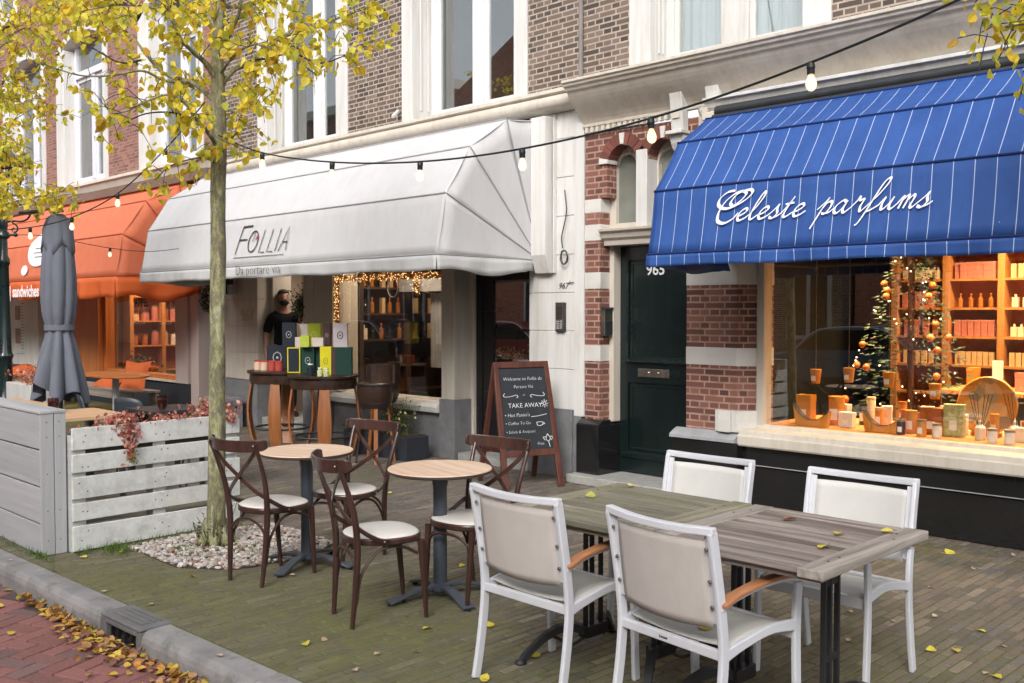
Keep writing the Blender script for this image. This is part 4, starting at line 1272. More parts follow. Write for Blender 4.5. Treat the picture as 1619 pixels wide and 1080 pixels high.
CUR = {
 'C': ([[(1.55, 1.75), (1.75, 2.25), (1.5, 2.55), (.9, 2.45), (.35, 1.8), (.15, .9), (.35, .1), (.95, -.15), (1.5, .2), (1.75, .7)], [(1.55, 1.75), (1.1, 1.35), (.8, 1.7), (1.1, 2.4), (1.9, 2.65), (2.2, 2.35), (1.9, 1.8), (1.2, 1.3), (.5, 1.15), (-.1, 1.5), (-.2, 2.1), (.2, 2.6), (.75, 2.7)]], 1.75),
 'e': ([[(0, .35), (.35, .5), (.62, .78), (.5, 1.02), (.22, .85), (.08, .4), (.25, .02), (.6, .12), (.9, .4)]], .9),
 'l': ([[(0, .4), (.35, 1.1), (.62, 2.0), (.5, 2.35), (.3, 1.7), (.12, .5), (.28, .02), (.7, .38)]], .7),
 's': ([[(0, .38), (.3, .85), (.42, 1.12), (.42, .75), (.52, .35), (.3, .0), (.02, .1)], [(.3, .0), (.6, .15), (.85, .4)]], .85),
 't': ([[(0, .4), (.25, .95), (.5, 1.7)], [(.5, 1.7), (.28, .8), (.2, .2), (.38, .02), (.8, .38)], [(.05, 1.08), (.62, 1.18)]], .8),
 'p': ([[(-.1, .4), (.25, .95), (.42, 1.35)], [(.42, 1.35), (.2, .3), (-.05, -1.15)], [(.18, .3), (.42, .9), (.68, .98), (.75, .55), (.55, .08), (.3, .06)], [(.55, .06), (.8, .15), (1.0, .4)]], 1.0),
 'a': ([[(.72, .85), (.45, 1.0), (.12, .6), (.12, .15), (.35, .02), (.6, .4), (.75, .98)], [(.75, .98), (.66, .3), (.82, .02), (1.15, .4)]], 1.15),
 'r': ([[(0, .4), (.25, .9), (.32, 1.2), (.42, .92), (.66, .95), (.6, .4), (.72, .02), (1.0, .4)]], 1.0),
 'f': ([[(0, .4), (.45, 1.2), (.78, 2.1), (.75, 2.5), (.5, 2.2), (.3, 1.2), (.1, 0), (-.1, -.9), (-.25, -1.1)], [(.05, -.1), (.4, .1), (.75, .4)]], .75),
 'u': ([[(0, .4), (.25, .98), (.2, .4), (.32, .02), (.6, .4), (.78, .98)], [(.78, .98), (.7, .3), (.86, .02), (1.15, .4)]], 1.15),
 'm': ([[(0, .4), (.25, .98), (.18, 0)], [(.2, .5), (.45, .98), (.55, .8), (.48, 0)], [(.5, .5), (.78, .98), (.9, .75), (.84, .2), (.98, .02), (1.25, .4)]], 1.25),
 ' ': ([], .9)}
xx = 0
for ch in "Celeste parfums":
    st, adv = CUR[ch]
    wm = .016 if ch not in 'pf' else .017
    for s in st:
        P = [((xx + x) * .105 + .38 * y * .082 - .03, y * .082) for x, y in s]
        stroke_mb(mb, P, B1, .006, .024 if ch != 'C' else .030)
    xx += adv
WIDTH = xx * .083
mb.build("lettering", M['letter_white'], AB, offset=offb, recalc=False)

# orange awning
OP = [(7.19, 3.56), (6.80, 3.50), (6.29, 3.23), (5.94, 2.735), (5.84, 2.14)]
AO = make_awning("fabric_awning", "faded orange awning with a white round emblem and sagging valance", -24.0, -13.76, OP, (7.2, 2.14), (M['canvas_orange_faded'], M['canvas_orange']), M['seam_orange'], .30, .03, left=False, nx=160, skirt_wave=.0)
offo = tuple(AO.location)
B2 = on_panel(OP, 0, 2.14, .012)
def panel_pt(prof, x, z, out=.012):
    for i in range(len(prof) - 1, 0, -1):
        (ya, za), (yb, zb_) = prof[i], prof[i - 1]
        if z <= zb_:
            t = (z - za) / (zb_ - za)
            v = Vector((0, yb - ya, zb_ - za)).normalized(); n_ = Vector((1, 0, 0)).cross(v)
            return Vector((x, lerp(ya, yb, t), z)) + n_ * out
# the emblem: a big white rounded drop, printed over the fold
mb = MB(); n = 40; ctr = panel_pt(OP, -16.95, 2.70, .02)
rim = []
for k in range(n):
    a = 2 * math.pi * k / n
    x = -16.80 + .58 * math.cos(a) + .12 * math.sin(a); z = 2.70 + .33 * math.sin(a) * (1.0 if math.sin(a) < 0 else 1.1)
    rim.append((x, z))
for r0, r1 in ((0, .5), (.5, 1)):
    pass
rows = []
for q in range(0, 9):
    f = q / 8
    rows += [panel_pt(OP, lerp(-16.80, x, f), lerp(2.70, z, f), .018) for x, z in rim]
mb.add(rows, [(q * n + k, q * n + (k + 1) % n, (q + 1) * n + (k + 1) % n, (q + 1) * n + k) for q in range(8) for k in range(n)])
mb.build("emblem", M['letter_white'], AO, offset=offo, recalc=False)
mb = MB(); rows = [panel_pt(OP, -17.44, 2.32, .018)] + [panel_pt(OP, -17.44 + .15 * math.cos(k * math.pi / 10), 2.32 + .085 * math.sin(k * math.pi / 10), .018) for k in range(20)]
mb.add(rows, [(0, 1 + k, 1 + (k + 1) % 20) for k in range(20)])
mb.build("small_emblem", M['letter_white'], AO, offset=offo, recalc=False)
mb = MB()
for k, wd in enumerate((.5, .62, .46)):
    p = panel_pt(OP, -16.90 - wd / 2 + .1, 2.66 - k * .07, .024)
    mb.add([p, p + Vector((wd, 0, 0)), p + Vector((wd, 0, .012)), p + Vector((0, 0, .012))], [(0, 1, 2, 3)])
mb.build("emblem_lines", M['letter_black'], AO, offset=offo, recalc=False)
mb = MB(); text_mb(mb, "s | sandwiches", .27, basis((-18.10, 5.77, 1.88), (1, 0, 0), (0, 0, 1)), bold=.006)
mb.build("valance_lettering", M['letter_white'], AO, offset=offo)

# ================================================================ FURNITURE
M['teak_grey'] = wood_mat('weathered_teak', (.085, .064, .054), (.36, .31, .28), 'x', .75, .85, dark=(.06, .034, .026))
M['teak_green'] = wood_mat('mossy_teak', (.09, .08, .06), (.28, .255, .20), 'x', .8, .9, green=(.15, .15, .09), dark=(.06, .05, .035))
M['teak_grey_y'] = wood_mat('weathered_teak_end', (.17, .145, .125), (.38, .34, .30), 'y', .9, .8)
M['teak_green_y'] = wood_mat('mossy_teak_end', (.15, .135, .095), (.32, .29, .22), 'y', .9, .85, green=(.15, .15, .08))
M['teak_arm'] = wood_mat('oiled_teak', (.26, .10, .045), (.52, .24, .11), 'y', .8, .55, dark=(.18, .08, .045))
M['alu_white'] = paint('white_powder_coat', (.60, .61, .65), .38, .05, 3, .05, dirt=(.42, .41, .42), dirt_amt=.35)
M['alu_dark'] = paint('dark_gap', (.02, .02, .02), .6, .1)
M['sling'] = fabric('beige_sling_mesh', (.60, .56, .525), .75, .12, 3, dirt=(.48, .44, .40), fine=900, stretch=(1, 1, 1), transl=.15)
M['sling_seat'] = fabric('pale_sling_mesh', (.56, .545, .51), .7, .12, 3, dirt=(.42, .41, .37), fine=900, stretch=(1, 1, 1))
M['bent'] = wood_mat('dark_stained_beech', (.024, .011, .009), (.070, .033, .026), 'z', .5, .28, coat=.35)
M['sling_lit'] = fabric('lit_front_mesh', (.56, .555, .53), .7, .1, 3, fine=900, stretch=(1, 1, 1))  # lighter copy of the sling mesh, its lit side painted into the colour
M['seat_pad'] = fabric('cream_seat_pad', (.62, .59, .55), .6, .1, 5, dirt=(.5, .47, .42), stretch=(1, 1, 1))
M['slate'] = paint('slate_grey_metal', (.055, .066, .085), .38, .15, 6, .05)
M['laminate'] = wood_mat('pale_oak_laminate', (.50, .33, .22), (.74, .56, .42), 'x', .55, .45)
M['table_edge'] = paint('dark_table_edge', (.05, .035, .03), .6, .1)
M['screw'] = paint('screw_steel', (.20, .19, .18), .45, .1, metal=.8)

def teak_table(name, label, loc, green):
    t = empty(name, loc, 0, label, "table", "teak tables pushed together")
    mx, my = (M['teak_green'], M['teak_green_y']) if green else (M['teak_grey'], M['teak_grey_y'])
    W, D = .80, .87; top = .75; rn = random.Random(11 if green else 12)
    nb = 8; bw = D / nb
    mb = MB()
    e = .105
    for k in range(nb):
        y0 = -D / 2 + k * bw; g = .004 + rn.random() * .003; z = rn.uniform(-.0025, .0015)
        mb.box(-W / 2 + e, W / 2 - e, y0 + g, y0 + bw - g, top - .026 + z, top + z)
    mb.build("slat", mx, t, bevel=.004)
    for s in (-1, 1):
        mb = MB(); x0 = s * (W / 2 - e) if s > 0 else -W / 2
        x1 = W / 2 if s > 0 else -W / 2 + e
        z = .002
        mb.box(x0 + .002, x1 - .002, -D / 2 - (.012 if s > 0 else 0), D / 2 + (.012 if s > 0 and not green else 0), top - .034, top + z)
        eb = mb.build("end_board", my, t, bevel=.005)
        mb = MB()
        for yy in (-.3, -.22, .2, .3): mb.lathe([(.006, top + z), (.006, top + z + .0015), (.003, top + z + .002)], (x0 + x1) / 2 + rn.uniform(-.02, .02), yy, 8)
        mb.build("screw_plug", M['table_edge'], eb)
    mb = MB()
    for yy in (-D / 2 + .05, 0, D / 2 - .05):
        mb.box(-W / 2 + .03, W / 2 - .03, yy - .02, yy + .02, top - .052, top - .028)
    mb.build("batten", mx, t, bevel=.003)
    # two cast iron trestles, each a pair of bars on arched feet
    for s in (-1, 1):
        mb = MB(); xx = s * .20
        for yy in (-.055, -.01, .055):
            mb.box(xx - .011, xx + .011, yy - .008, yy + .008, .13, .70)
        mb.box(xx - .03, xx + .03, -.075, .075, .10, .155)
        for zz in (.28, .58): mb.box(xx - .008, xx + .008, -.06, .06, zz, zz + .03)
        mb.box(xx - .025, xx + .025, -.30, .30, .685, .697)
        for q in (-1, 1):
            mb.prism([(q * .07, .695), (q * .24, .695), (q * .07, .60)], 'x', xx - .006, xx + .006)
        tr = mb.build("trestle", M['iron'], t, bevel=.003)
        for q in (-1, 1):
            mb = MB()
            pts = catmull([(xx, q * .05, .13), (xx + s * .05, q * .13, .155), (xx + s * .10, q * .22, .12), (xx + s * .145, q * .30, .045), (xx + s * .155, q * .33, .012)], 6)
            mb.ribbon(pts, lambda u: .045 - .018 * u, lambda u: .04 - .016 * u)
            mb.lathe([(.026, 0), (.03, .008), (.02, .02)], xx + s * .158, q * .335, 12)
            pts = catmull([(xx, q * .06, .10), (xx + s * .03, q * .12, .07), (xx + s * .07, q * .15, .09), (xx + s * .09, q * .20, .12)], 5)
            mb.tube(pts, .008, 6)
            mb.build("foot", M['iron'], t, smooth=True)
    return t
teak_table("teak_table", "mossy green weathered teak table nearest the green door", (-2.81, 3.56, 0), True)
teak_table("teak_table", "grey weathered teak table at the right end with fallen leaves on it", (-2.0, 3.56, 0), False)

def make_armchair():
    t = empty("armchair", (0, 0, 0), 0, "x", "chair", "white aluminium armchairs round the teak tables")
    hw = .258
    # side frames: rear leg and back stile in one bent profile
    for s in (-1, 1):
        mb = MB()
        pts = catmull([(s * hw, -.262, 0), (s * hw, -.235, .14), (s * hw, -.212, .30), (s * hw, -.205, .43), (s * hw, -.222, .58), (s * hw, -.25, .74), (s * hw, -.275, .865)], 6)
        mb.ribbon(pts, .022, lambda u: .042, up=(0, -1, .0))
        st = mb.build("rear_leg", M['alu_white'], t, bevel=.006)
        mb = MB()
        for p in catmull([(s * (hw - .022), -.226, .535), (s * (hw - .022), -.245, .66), (s * (hw - .022), -.272, .845)], 5): pass
        mb.ribbon(catmull([(s * (hw - .022), -.218, .52), (s * (hw - .022), -.242, .68), (s * (hw - .022), -.270, .845)], 5), .030, .010, up=(0, -1, 0))
        mb.build("sling_rail", M['alu_white'], t, bevel=.003)
        mb = MB()
        for zz, yy in ((.585, -.2415), (.68, -.2555), (.80, -.277)):
            mb.lathe([(.0075, 0), (.0075, .004), (.004, .006)], 0, 0, 10, m=Matrix.Translation((s * (hw - .022), yy, zz)) @ Matrix.Rotation(R(82), 4, 'X'))
        mb.build("screw", M['screw'], st if False else t)
        mb = MB()
        pts = catmull([(s * hw, .235, 0), (s * hw, .225, .25), (s * hw, .222, .45), (s * hw, .232, .605)], 6)
        mb.ribbon(pts, .022, .04, up=(0, -1, 0))
        mb.build("front_leg", M['alu_white'], t, bevel=.006)
        mb = MB()
        pts = catmull([(s * hw, -.20, .405), (s * hw, -.10, .428), (s * hw, .06, .452), (s * hw, .225, .44)], 6)
        mb.ribbon(pts, .02, lambda u: .045 - .01 * math.sin(math.pi * u), up=(0, 0, 1))
        mb.build("seat_rail", M['alu_white'], t, bevel=.004)
        mb = MB()
        pts = catmull([(s * hw, -.232, .575), (s * hw, -.12, .608), (s * hw, .06, .628), (s * hw, .25, .622)], 6)
        mb.ribbon(pts, .026, .014, up=(0, 0, 1))
        arm = mb.build("arm_frame", M['alu_white'], t, bevel=.004)
        mb = MB()
        pts = catmull([(s * (hw + .003), -.228, .592), (s * (hw + .003), -.12, .624), (s * (hw + .003), .06, .645), (s * (hw + .003), .265, .639)], 6)
        mb.ribbon(pts, .048, .017, up=(0, 0, 1))
        mb.build("armrest", M['teak_arm'], arm, bevel=.005)
    # curved top rail
    mb = MB()
    pts = catmull([(-hw - .011, -.272, .868), (-.13, -.296, .862), (0, -.304, .860), (.13, -.296, .862), (hw + .011, -.272, .868)], 6)
    mb.ribbon(pts, .034, .030, up=(0, 0, 1))
    mb.build("top_rail", M['alu_white'], t, bevel=.005)
    # back sling, curved in plan, leaning
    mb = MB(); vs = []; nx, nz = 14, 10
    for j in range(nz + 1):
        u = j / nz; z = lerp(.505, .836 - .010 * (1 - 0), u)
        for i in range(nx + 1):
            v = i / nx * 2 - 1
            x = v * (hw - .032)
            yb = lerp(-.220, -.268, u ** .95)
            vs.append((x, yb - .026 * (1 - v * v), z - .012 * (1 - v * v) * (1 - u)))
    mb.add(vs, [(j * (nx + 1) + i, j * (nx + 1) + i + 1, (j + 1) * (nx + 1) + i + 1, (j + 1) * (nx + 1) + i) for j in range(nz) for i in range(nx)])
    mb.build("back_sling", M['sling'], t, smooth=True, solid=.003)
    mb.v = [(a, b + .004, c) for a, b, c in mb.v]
    mb.build("lit_front_sling", M['sling_lit'], t, smooth=True, solid=.002)  # added paler layer: light through the open mesh put into its colour
    # seat sling
    mb = MB(); vs = []
    for j in range(nz + 1):
        u = j / nz; y = lerp(-.165, .225, u)
        for i in range(nx + 1):
            v = i / nx * 2 - 1
            zc = .415 + .03 * math.sin(u * math.pi * .8) + (-.0 if u < .9 else -.006)
            vs.append((v * (hw - .010), y, zc - .016 * (1 - v * v) + .014))
    mb.add(vs, [(j * (nx + 1) + i, j * (nx + 1) + i + 1, (j + 1) * (nx + 1) + i + 1, (j + 1) * (nx + 1) + i) for j in range(nz) for i in range(nx)])
    mb.build("seat_sling", M['sling_seat'], t, smooth=True, solid=.004)
    mb = MB(); mb.bar((-hw, -.205, .405), (hw, -.205, .405), .026, .036); mb.build("rear_rail", M['alu_white'], t, bevel=.004)
    mb = MB(); mb.bar((-hw, .215, .41), (hw, .215, .41), .024, .05); mb.build("front_rail", M['alu_white'], t, bevel=.004)
    return t
def place(o, x, y, rz, label):
    o.location = (x, y, 0); o.rotation_euler = (0, 0, R(rz)); o["label"] = label
    return o
ch = make_armchair()
place(ch, -2.93, 3.22, -1, "white armchair with its beige back towards the viewer, by the mossy teak table")
c2 = place(copy_tree(ch), -2.155, 3.235, -7, "white armchair with beige back, nearest the viewer, a yellow leaf on its seat")
mb = MB(); text_mb(mb, "kwant", .014, basis((-.045, -.2185, .401), (1, 0, 0), (0, 0, 1)), bold=.0004, sx=1.2); mb.build("rail_stamp", M['darkmetal'], c2)
place(copy_tree(ch), -2.925, 4.135, 180, "white armchair facing the viewer behind the mossy teak table, in front of the green door")
place(copy_tree(ch), -2.09, 4.165, 181, "white armchair facing the viewer in front of the black plinth, at the right end")

def make_bentwood():
    t = empty("bistro_chair", (0, 0, 0), 0, "x", "chair", "dark bentwood chairs at the round tables")
    W = M['bent']
    # seat ring, wider at the front
    def outline(r, n=36):
        out = []
        for k in range(n):
            a = 2 * math.pi * k / n
            x = math.cos(a); y = math.sin(a)
            f = 1.0 + .10 * y
            out.append((r * .205 * f * (abs(x) ** .85) * (1 if x > 0 else -1), r * .205 * (abs(y) ** .85) * (1 if y > 0 else -1)))
        return out
    mb = MB(); O = outline(1.0)
    mb.prism(O, 'z', .425, .462); mb.build("seat_frame", W, t, bevel=.01, segs=3, smooth=True)
    vs = []; n = len(O); prof = [(1.0, .462), (.97, .468), (.9, .474), (.6, .478), (.2, .479), (.02, .479)]
    for r, z in prof: vs += [(x * r * .965, y * r * .965, z) for x, y in O]
    mb = MB(); mb.add(vs, [(i * n + k, i * n + (k + 1) % n, (i + 1) * n + (k + 1) % n, (i + 1) * n + k) for i in range(len(prof) - 1) for k in range(n)] + [tuple((len(prof) - 1) * n + k for k in range(n))])
    mb.build("seat_pad", M['seat_pad'], t, smooth=True)
    for s in (-1, 1):
        mb = MB()
        pts = catmull([(s * .145, -.215, 0), (s * .158, -.20, .2), (s * .170, -.192, .42), (s * .185, -.215, .60), (s * .198, -.265, .76), (s * .203, -.31, .872)], 6)
        mb.tube(pts, lambda u: .0125 + .006 * math.sin(math.pi * min(1, u * 1.25)), 10)
        mb.build("rear_leg", W, t, smooth=True)
        mb = MB()
        pts = catmull([(s * .155, .20, 0), (s * .16, .185, .2), (s * .165, .165, .43)], 6)
        mb.tube(pts, lambda u: .012 + .008 * u, 10)
        mb.build("front_leg", W, t, smooth=True)
        # crossed back slats that wrap down to the seat sides
        mb = MB()
        pts = catmull([(-s * .192, -.292, .828), (-s * .11, -.285 + s * .004, .745), (0, -.262 + s * .006, .655), (s * .11, -.228, .575), (s * .19, -.175, .515), (s * .212, -.10, .468), (s * .206, -.03, .448)], 7)
        mb.ribbon(pts, .009, .026, up=(0, -.3, 1) if False else (s * .5, 0, 1))
        mb.build("cross_slat", W, t, bevel=.003)
        # arched stretcher under the seat
        mb = MB()
        pts = catmull([(s * .162, -.197, .13), (s * .166, -.17, .28), (s * .168, -.09, .385), (s * .168, 0, .412), (s * .168, .07, .40), (s * .165, .145, .36)], 6)
        mb.tube(pts, .0085, 8)
        mb.build("side_arch", W, t, smooth=True)
    mb = MB()
    mb.tube(catmull([(-.16, .172, .33), (-.10, .19, .385), (0, .195, .402), (.10, .19, .385), (.16, .172, .33)], 6), .008, 8)
    mb.build("front_arch", W, t, smooth=True)
    mb = MB()
    mb.tube(catmull([(-.165, -.195, .30), (-.10, -.20, .37), (0, -.205, .395), (.10, -.20, .37), (.165, -.195, .30)], 6), .008, 8)
    mb.build("rear_arch", W, t, smooth=True)
    # curved top rail: a bent board with rounded ends
    mb = MB()
    pts = catmull([(-.238, -.245, .868), (-.215, -.285, .862), (-.12, -.335, .855), (0, -.350, .852), (.12, -.335, .855), (.215, -.285, .862), (.238, -.245, .868)], 8)
    mb.ribbon(pts, .013, lambda u: .072 * (1 - .42 * abs(2 * u - 1) ** 6), up=(0, -.12, 1))
    rail = mb.build("top_rail", W, t, bevel=.005)
    mb = MB()
    for s in (-1, 1):
        mb.sphere((s * .203, -.322, .862), .006, 8, 6)
        mb.sphere((s * .214, -.06, .452), .006, 8, 6)
    mb.build("screw", M['steel'], t, smooth=True)
    return t
bw_ = make_bentwood()
place(bw_, -5.32, 3.22, 10, "dark bentwood chair beside the tree, left of the left round table")
place(copy_tree(bw_), -4.215, 3.21, -16, "dark bentwood chair closest to the kerb, between the two round tables, back to the viewer")
place(copy_tree(bw_), -5.36, 3.80, 191, "dark bentwood chair behind the left round table, facing the viewer")
place(copy_tree(bw_), -4.13, 3.78, 187, "dark bentwood chair behind the right round table, facing the viewer near the chalkboard")

def make_bistro():
    t = empty("round_table", (0, 0, 0), 0, "x", "table", "round bistro tables")
    mb = MB(); mb.lathe([(.292, .728), (.300, .732), (.300, .744), (.297, .748)], 0, 0, 64)
    tp = mb.build("tabletop", M['laminate'], t, smooth=True)
    mb = MB(); mb.lathe([(.285, .722), (.3005, .730), (.3005, .7415), (.29, .743)], 0, 0, 64); mb.build("edge_band", M['table_edge'], tp, smooth=True)
    mb = MB(); mb.lathe([(.042, .07), (.040, .12), (.040, .64), (.046, .66), (.046, .70)], 0, 0, 20)
    mb.build("column", M['slate'], t, smooth=True)
    mb = MB(); mb.box(-.13, .13, -.022, .022, .702, .724); mb.box(-.022, .022, -.13, .13, .702, .7235); mb.lathe([(.03, .69), (.06, .705)], 0, 0, 16)
    mb.build("top_bracket", M['slate'], t, bevel=.004)
    mb = MB(); mb.lathe([(.05, .035), (.062, .05), (.062, .075), (.045, .085)], 0, 0, 20); mb.build("hub", M['slate'], t, smooth=True)
    for k in range(4):
        a = math.pi / 2 * k
        d = Vector((math.cos(a), math.sin(a), 0))
        mb = MB()
        pts = catmull([d * .03 + Vector((0, 0, .062)), d * .12 + Vector((0, 0, .064)), d * .22 + Vector((0, 0, .045)), d * .33 + Vector((0, 0, .016))], 6)
        mb.ribbon(pts, lambda u: .052 + .022 * u, lambda u: .026 - .012 * u)
        ft = mb.build("foot", M['slate'], t, bevel=.006)
        mb = MB(); p = d * .315; mb.lathe([(.018, 0), (.018, .012)], p.x, p.y, 12); mb.build("foot_pad", M['iron'], ft)
    return t
bt = make_bistro()
place(bt, -4.25, 3.665, -12, "round bistro table with pale wooden top in the middle of the pavement")
place(copy_tree(bt), -5.40, 3.52, 25, "round bistro table with pale wooden top near the tree and the planter fence")

# ================================================================ SHOP INTERIORS
M['shop_floor'] = paint('shop_floor', (.10, .07, .05), .5, .2, 3)
mb = MB()
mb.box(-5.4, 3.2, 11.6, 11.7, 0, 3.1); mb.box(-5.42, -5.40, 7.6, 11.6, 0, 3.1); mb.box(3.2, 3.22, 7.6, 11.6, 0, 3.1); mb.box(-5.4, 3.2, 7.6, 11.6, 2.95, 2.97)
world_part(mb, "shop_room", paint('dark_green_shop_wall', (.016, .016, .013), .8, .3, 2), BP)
mb = MB(); mb.box(-5.4, 3.2, 7.6, 11.6, -.02, .05); world_part(mb, "shop_floor", M['shop_floor'], BP)
mb = MB(); mb.box(-4.35, 2.5, 7.37, 8.35, .60, .690); world_part(mb, "display_shelf", M['warm_wood'], BP)
def e_tilt(loc): return 8.1 < loc[1] < 8.25 and loc[0] > -5
def shop_light(b, name, loc, energy, size, colr=(1, .62, .30)):
    l = bpy.data.lights.new(name, 'AREA'); l.energy = energy; l.size = size; l.color = colr; l.spread = R(75) if e_tilt(loc) else R(150)
    o = bpy.data.objects.new(name, l); col.objects.link(o); o.parent = b
    o.location = Vector(loc) - b.location
    if e_tilt(loc): o.rotation_euler.x = R(8)
    mb = MB(); mb.lathe([(.06, 0), (.06, .03)], 0, 0, 12)
    f = mb.build("ceiling_spot", emis(name + '_glow', (1, .75, .45), 6), b); f.location = Vector(loc) - b.location + Vector((0, 0, .02))
M['amber'] = paint('amber_packaging', (.62, .26, .03), .45, .12, 12)
M['amber_dark'] = paint('burnt_orange_packaging', (.42, .13, .02), .45, .15, 12)
for i, (x, y, e) in enumerate(((-3.9, 8.15, 30), (-3.0, 8.15, 32), (-2.2, 8.15, 32), (-1.2, 8.2, 20), (-3.2, 9.8, 75), (-1.6, 9.6, 62))):
    shop_light(BP, "shop_spot", (x, y, 2.85), e, .25)
for (x, e) in ((-9.9, 10), (-8.9, 10)): shop_light(BF, "shop_spot", (x, 7.85, 2.6), e, .2, (1, .72, .5))
shop_light(BF, "shop_spot", (-11.7, 7.72, 2.55), 9, .4, (1, .84, .7))
for x in (-16.9, -15.8): shop_light(BO, "shop_spot", (x, 7.95, 2.6), 22, .3, (1, .6, .35))

# wall shelving in the perfume shop
def shelving(name, label, x0, y, w_, ncol, zs, mat, depth=.32):
    s = empty(name, (x0, y, .05), 0, label, "shelves")
    mb = MB()
    for k in range(ncol + 1):
        xx = w_ * k / ncol
        mb.box(xx - .035, xx + .035, -depth, 0, 0, 2.75)
    mb.build("upright", mat, s, bevel=.003)
    mb = MB(); mb.box(0, w_, -.02, 0, 0, 2.75); mb.build("back_panel", M['amber_dark'] if mat is M['warm_wood'] else mat, s)
    for z in zs:
        mb = MB(); mb.box(.036, w_ - .036, -depth + .01, -.02, z - .012, z + .012); mb.build("shelf", mat, s)
    mb = MB(); mb.box(.0, w_, -depth - .01, 0, 2.75, 2.9); mb.build("top_board", mat, s)
    mb = MB(); mb.box(.0, w_, -depth - .01, 0, 0, .25); mb.build("base_board", mat, s)
    return s
SX, SY, SW = -4.62, 10.85, 2.75
zs = [.42, .72, 1.02, 1.32, 1.62, 1.92, 2.22, 2.5]
shelving("wall_shelves", "lit wooden wall shelves full of bottles inside the perfume shop", SX, SY, SW, 5, zs, M['warm_wood'])
bm_ = [paint('bottle_' + n, c, .25, .15, 9) for n, c in (('amber_glass', (.45, .16, .03)), ('cream_box', (.75, .5, .25)), ('dark_glass', (.03, .025, .02)), ('pale_label', (.8, .68, .5)), ('pink_box', (.55, .2, .16)))]
protos = []
def bottle_proto(kind):
    o = None; mb = MB()
    if kind == 0: mb.lathe([(.02, 0), (.024, .01), (.024, .09), (.008, .105), (.008, .125), (.011, .126), (.011, .145)], 0, 0, 10)
    elif kind == 1: mb.box(-.024, .024, -.02, .02, 0, .14); mb.box(-.022, .022, -.0205, -.02, .03, .1)
    elif kind == 2: mb.lathe([(.028, 0), (.028, .07), (.02, .085), (.012, .09), (.012, .12)], 0, 0, 10)
    elif kind == 3: mb.box(-.03, .03, -.025, .025, 0, .10); mb.lathe([(.012, .10), (.012, .13)], 0, 0, 8)
    else: mb.box(-.03, .03, -.03, .03, 0, .17); mb.box(-.032, .032, -.032, .032, .14, .165)
    return mb.build("perfume_bottle", bm_[kind], bevel=.003)
rn = random.Random(21)
firsts = [None] * 5
names = ["slim amber bottle standing in a row on the lit wall shelves", "small cream carton standing in a row on the lit wall shelves", "squat dark bottle standing in a row on the lit wall shelves", "pale square flask standing in a row on the lit wall shelves", "tall pink carton standing in a row on the lit wall shelves"]
count = 0
for ci in range(5):
    for zi, z in enumerate(zs):
        if z < .9: continue
        kind = rn.randrange(5); n = rn.randint(3, 7)
        cwid = SW / 5; xs0 = SX + ci * cwid + .07
        for k in range(n):
            xx = xs0 + (cwid - .14) * (k + .5) / n
            if firsts[kind] is None:
                firsts[kind] = bottle_proto(kind); o = firsts[kind]
            else:
                o = firsts[kind].copy(); col.objects.link(o)
            o.location = (xx, SY - .24 + rn.uniform(-.02, .02), .05 + z + .013)
            o_ = ["first", "second", "third", "fourth", "fifth", "sixth", "seventh"]
            tag(o, names[kind].replace("standing in a row on the lit wall shelves", "on the %s lit shelf, %s bay" % ((["top", "second", "third", "fourth", "fifth", "lowest"][7 - zi]), o_[ci])), "bottle" if kind in (0, 2, 3) else "box", "products on the perfume shop shelves")
            count += 1

# window display
def prod(name, label, cat, loc, group="goods in the perfume shop window"):
    if cat in ('tray', 'plate', 'diffuser', 'pot') or name == 'red_drum': loc = (loc[0] * .985, loc[1] - .13, loc[2])
    return empty(name, loc, 0, label, cat, group)
Z = .692
def candle(x, y, h, r, mat, label, lab=True):
    x, y = x * .985, y - .13
    t = prod("scented_candle", label, "candle", (x, y, Z))
    mb = MB(); mb.lathe([(r * .95, 0), (r, .01), (r, h), (r * .96, h + .003)], 0, 0, 20); mb.build("jar", mat, t, smooth=True)
    mb = MB(); mb.lathe([(r * 1.04, h), (r * 1.04, h + .018)], 0, 0, 20); mb.build("lid", M['steel'] if h < .12 else mat, t, smooth=True)
    if lab:
        mb = MB(); n = 6; vs = []
        for i in range(n + 1):
            a = -math.pi / 2 + (i / n - .5) * 1.1
            vs += [((r + .001) * math.cos(a), (r + .001) * math.sin(a), h * .2), ((r + .001) * math.cos(a), (r + .001) * math.sin(a), h * .62)]
        mb.add(vs, [(2 * i, 2 * i + 2, 2 * i + 3, 2 * i + 1) for i in range(n)]); mb.build("label", M['letter_white'], t)
    return t
def gift(x, y, w_, d, h, mat, label, rz=0, lab=True, z=Z):
    if z == Z: x, y = x * .985, y - .13
    t = prod("gift_box", label, "box", (x, y, z)); t.rotation_euler.z = R(rz)
    mb = MB(); mb.box(-w_ / 2, w_ / 2, -d / 2, d / 2, 0, h); mb.build("carton", mat, t, bevel=.003)
    mb = MB(); mb.box(-w_ / 2 - .002, w_ / 2 + .002, -d / 2 - .002, d / 2 + .002, h * .78, h + .004); mb.build("lid", mat, t, bevel=.002)
    if lab:
        mb = MB(); mb.box(-w_ * .2, w_ * .2, -d / 2 - .004, -d / 2 - .002, h * .2, h * .5); mb.build("label", M['letter_white'], t)
    return t
M['cream_pack'] = paint('cream_packaging', (.82, .80, .76), .5, .12, 14)
M['blackw'] = paint('near_black_packaging', (.02, .02, .022), .35, .2, 8)
gift(-4.17, 7.78, .13, .1, .24, M['amber'], "tall amber carton at the far left of the shop window")
candle(-3.93, 7.86, .22, .065, M['amber'], "large amber candle jar behind the curved tray at the left")
gift(-3.78, 7.75, .12, .07, .12, M['cream_pack'], "small marbled carton beside the curved tray")
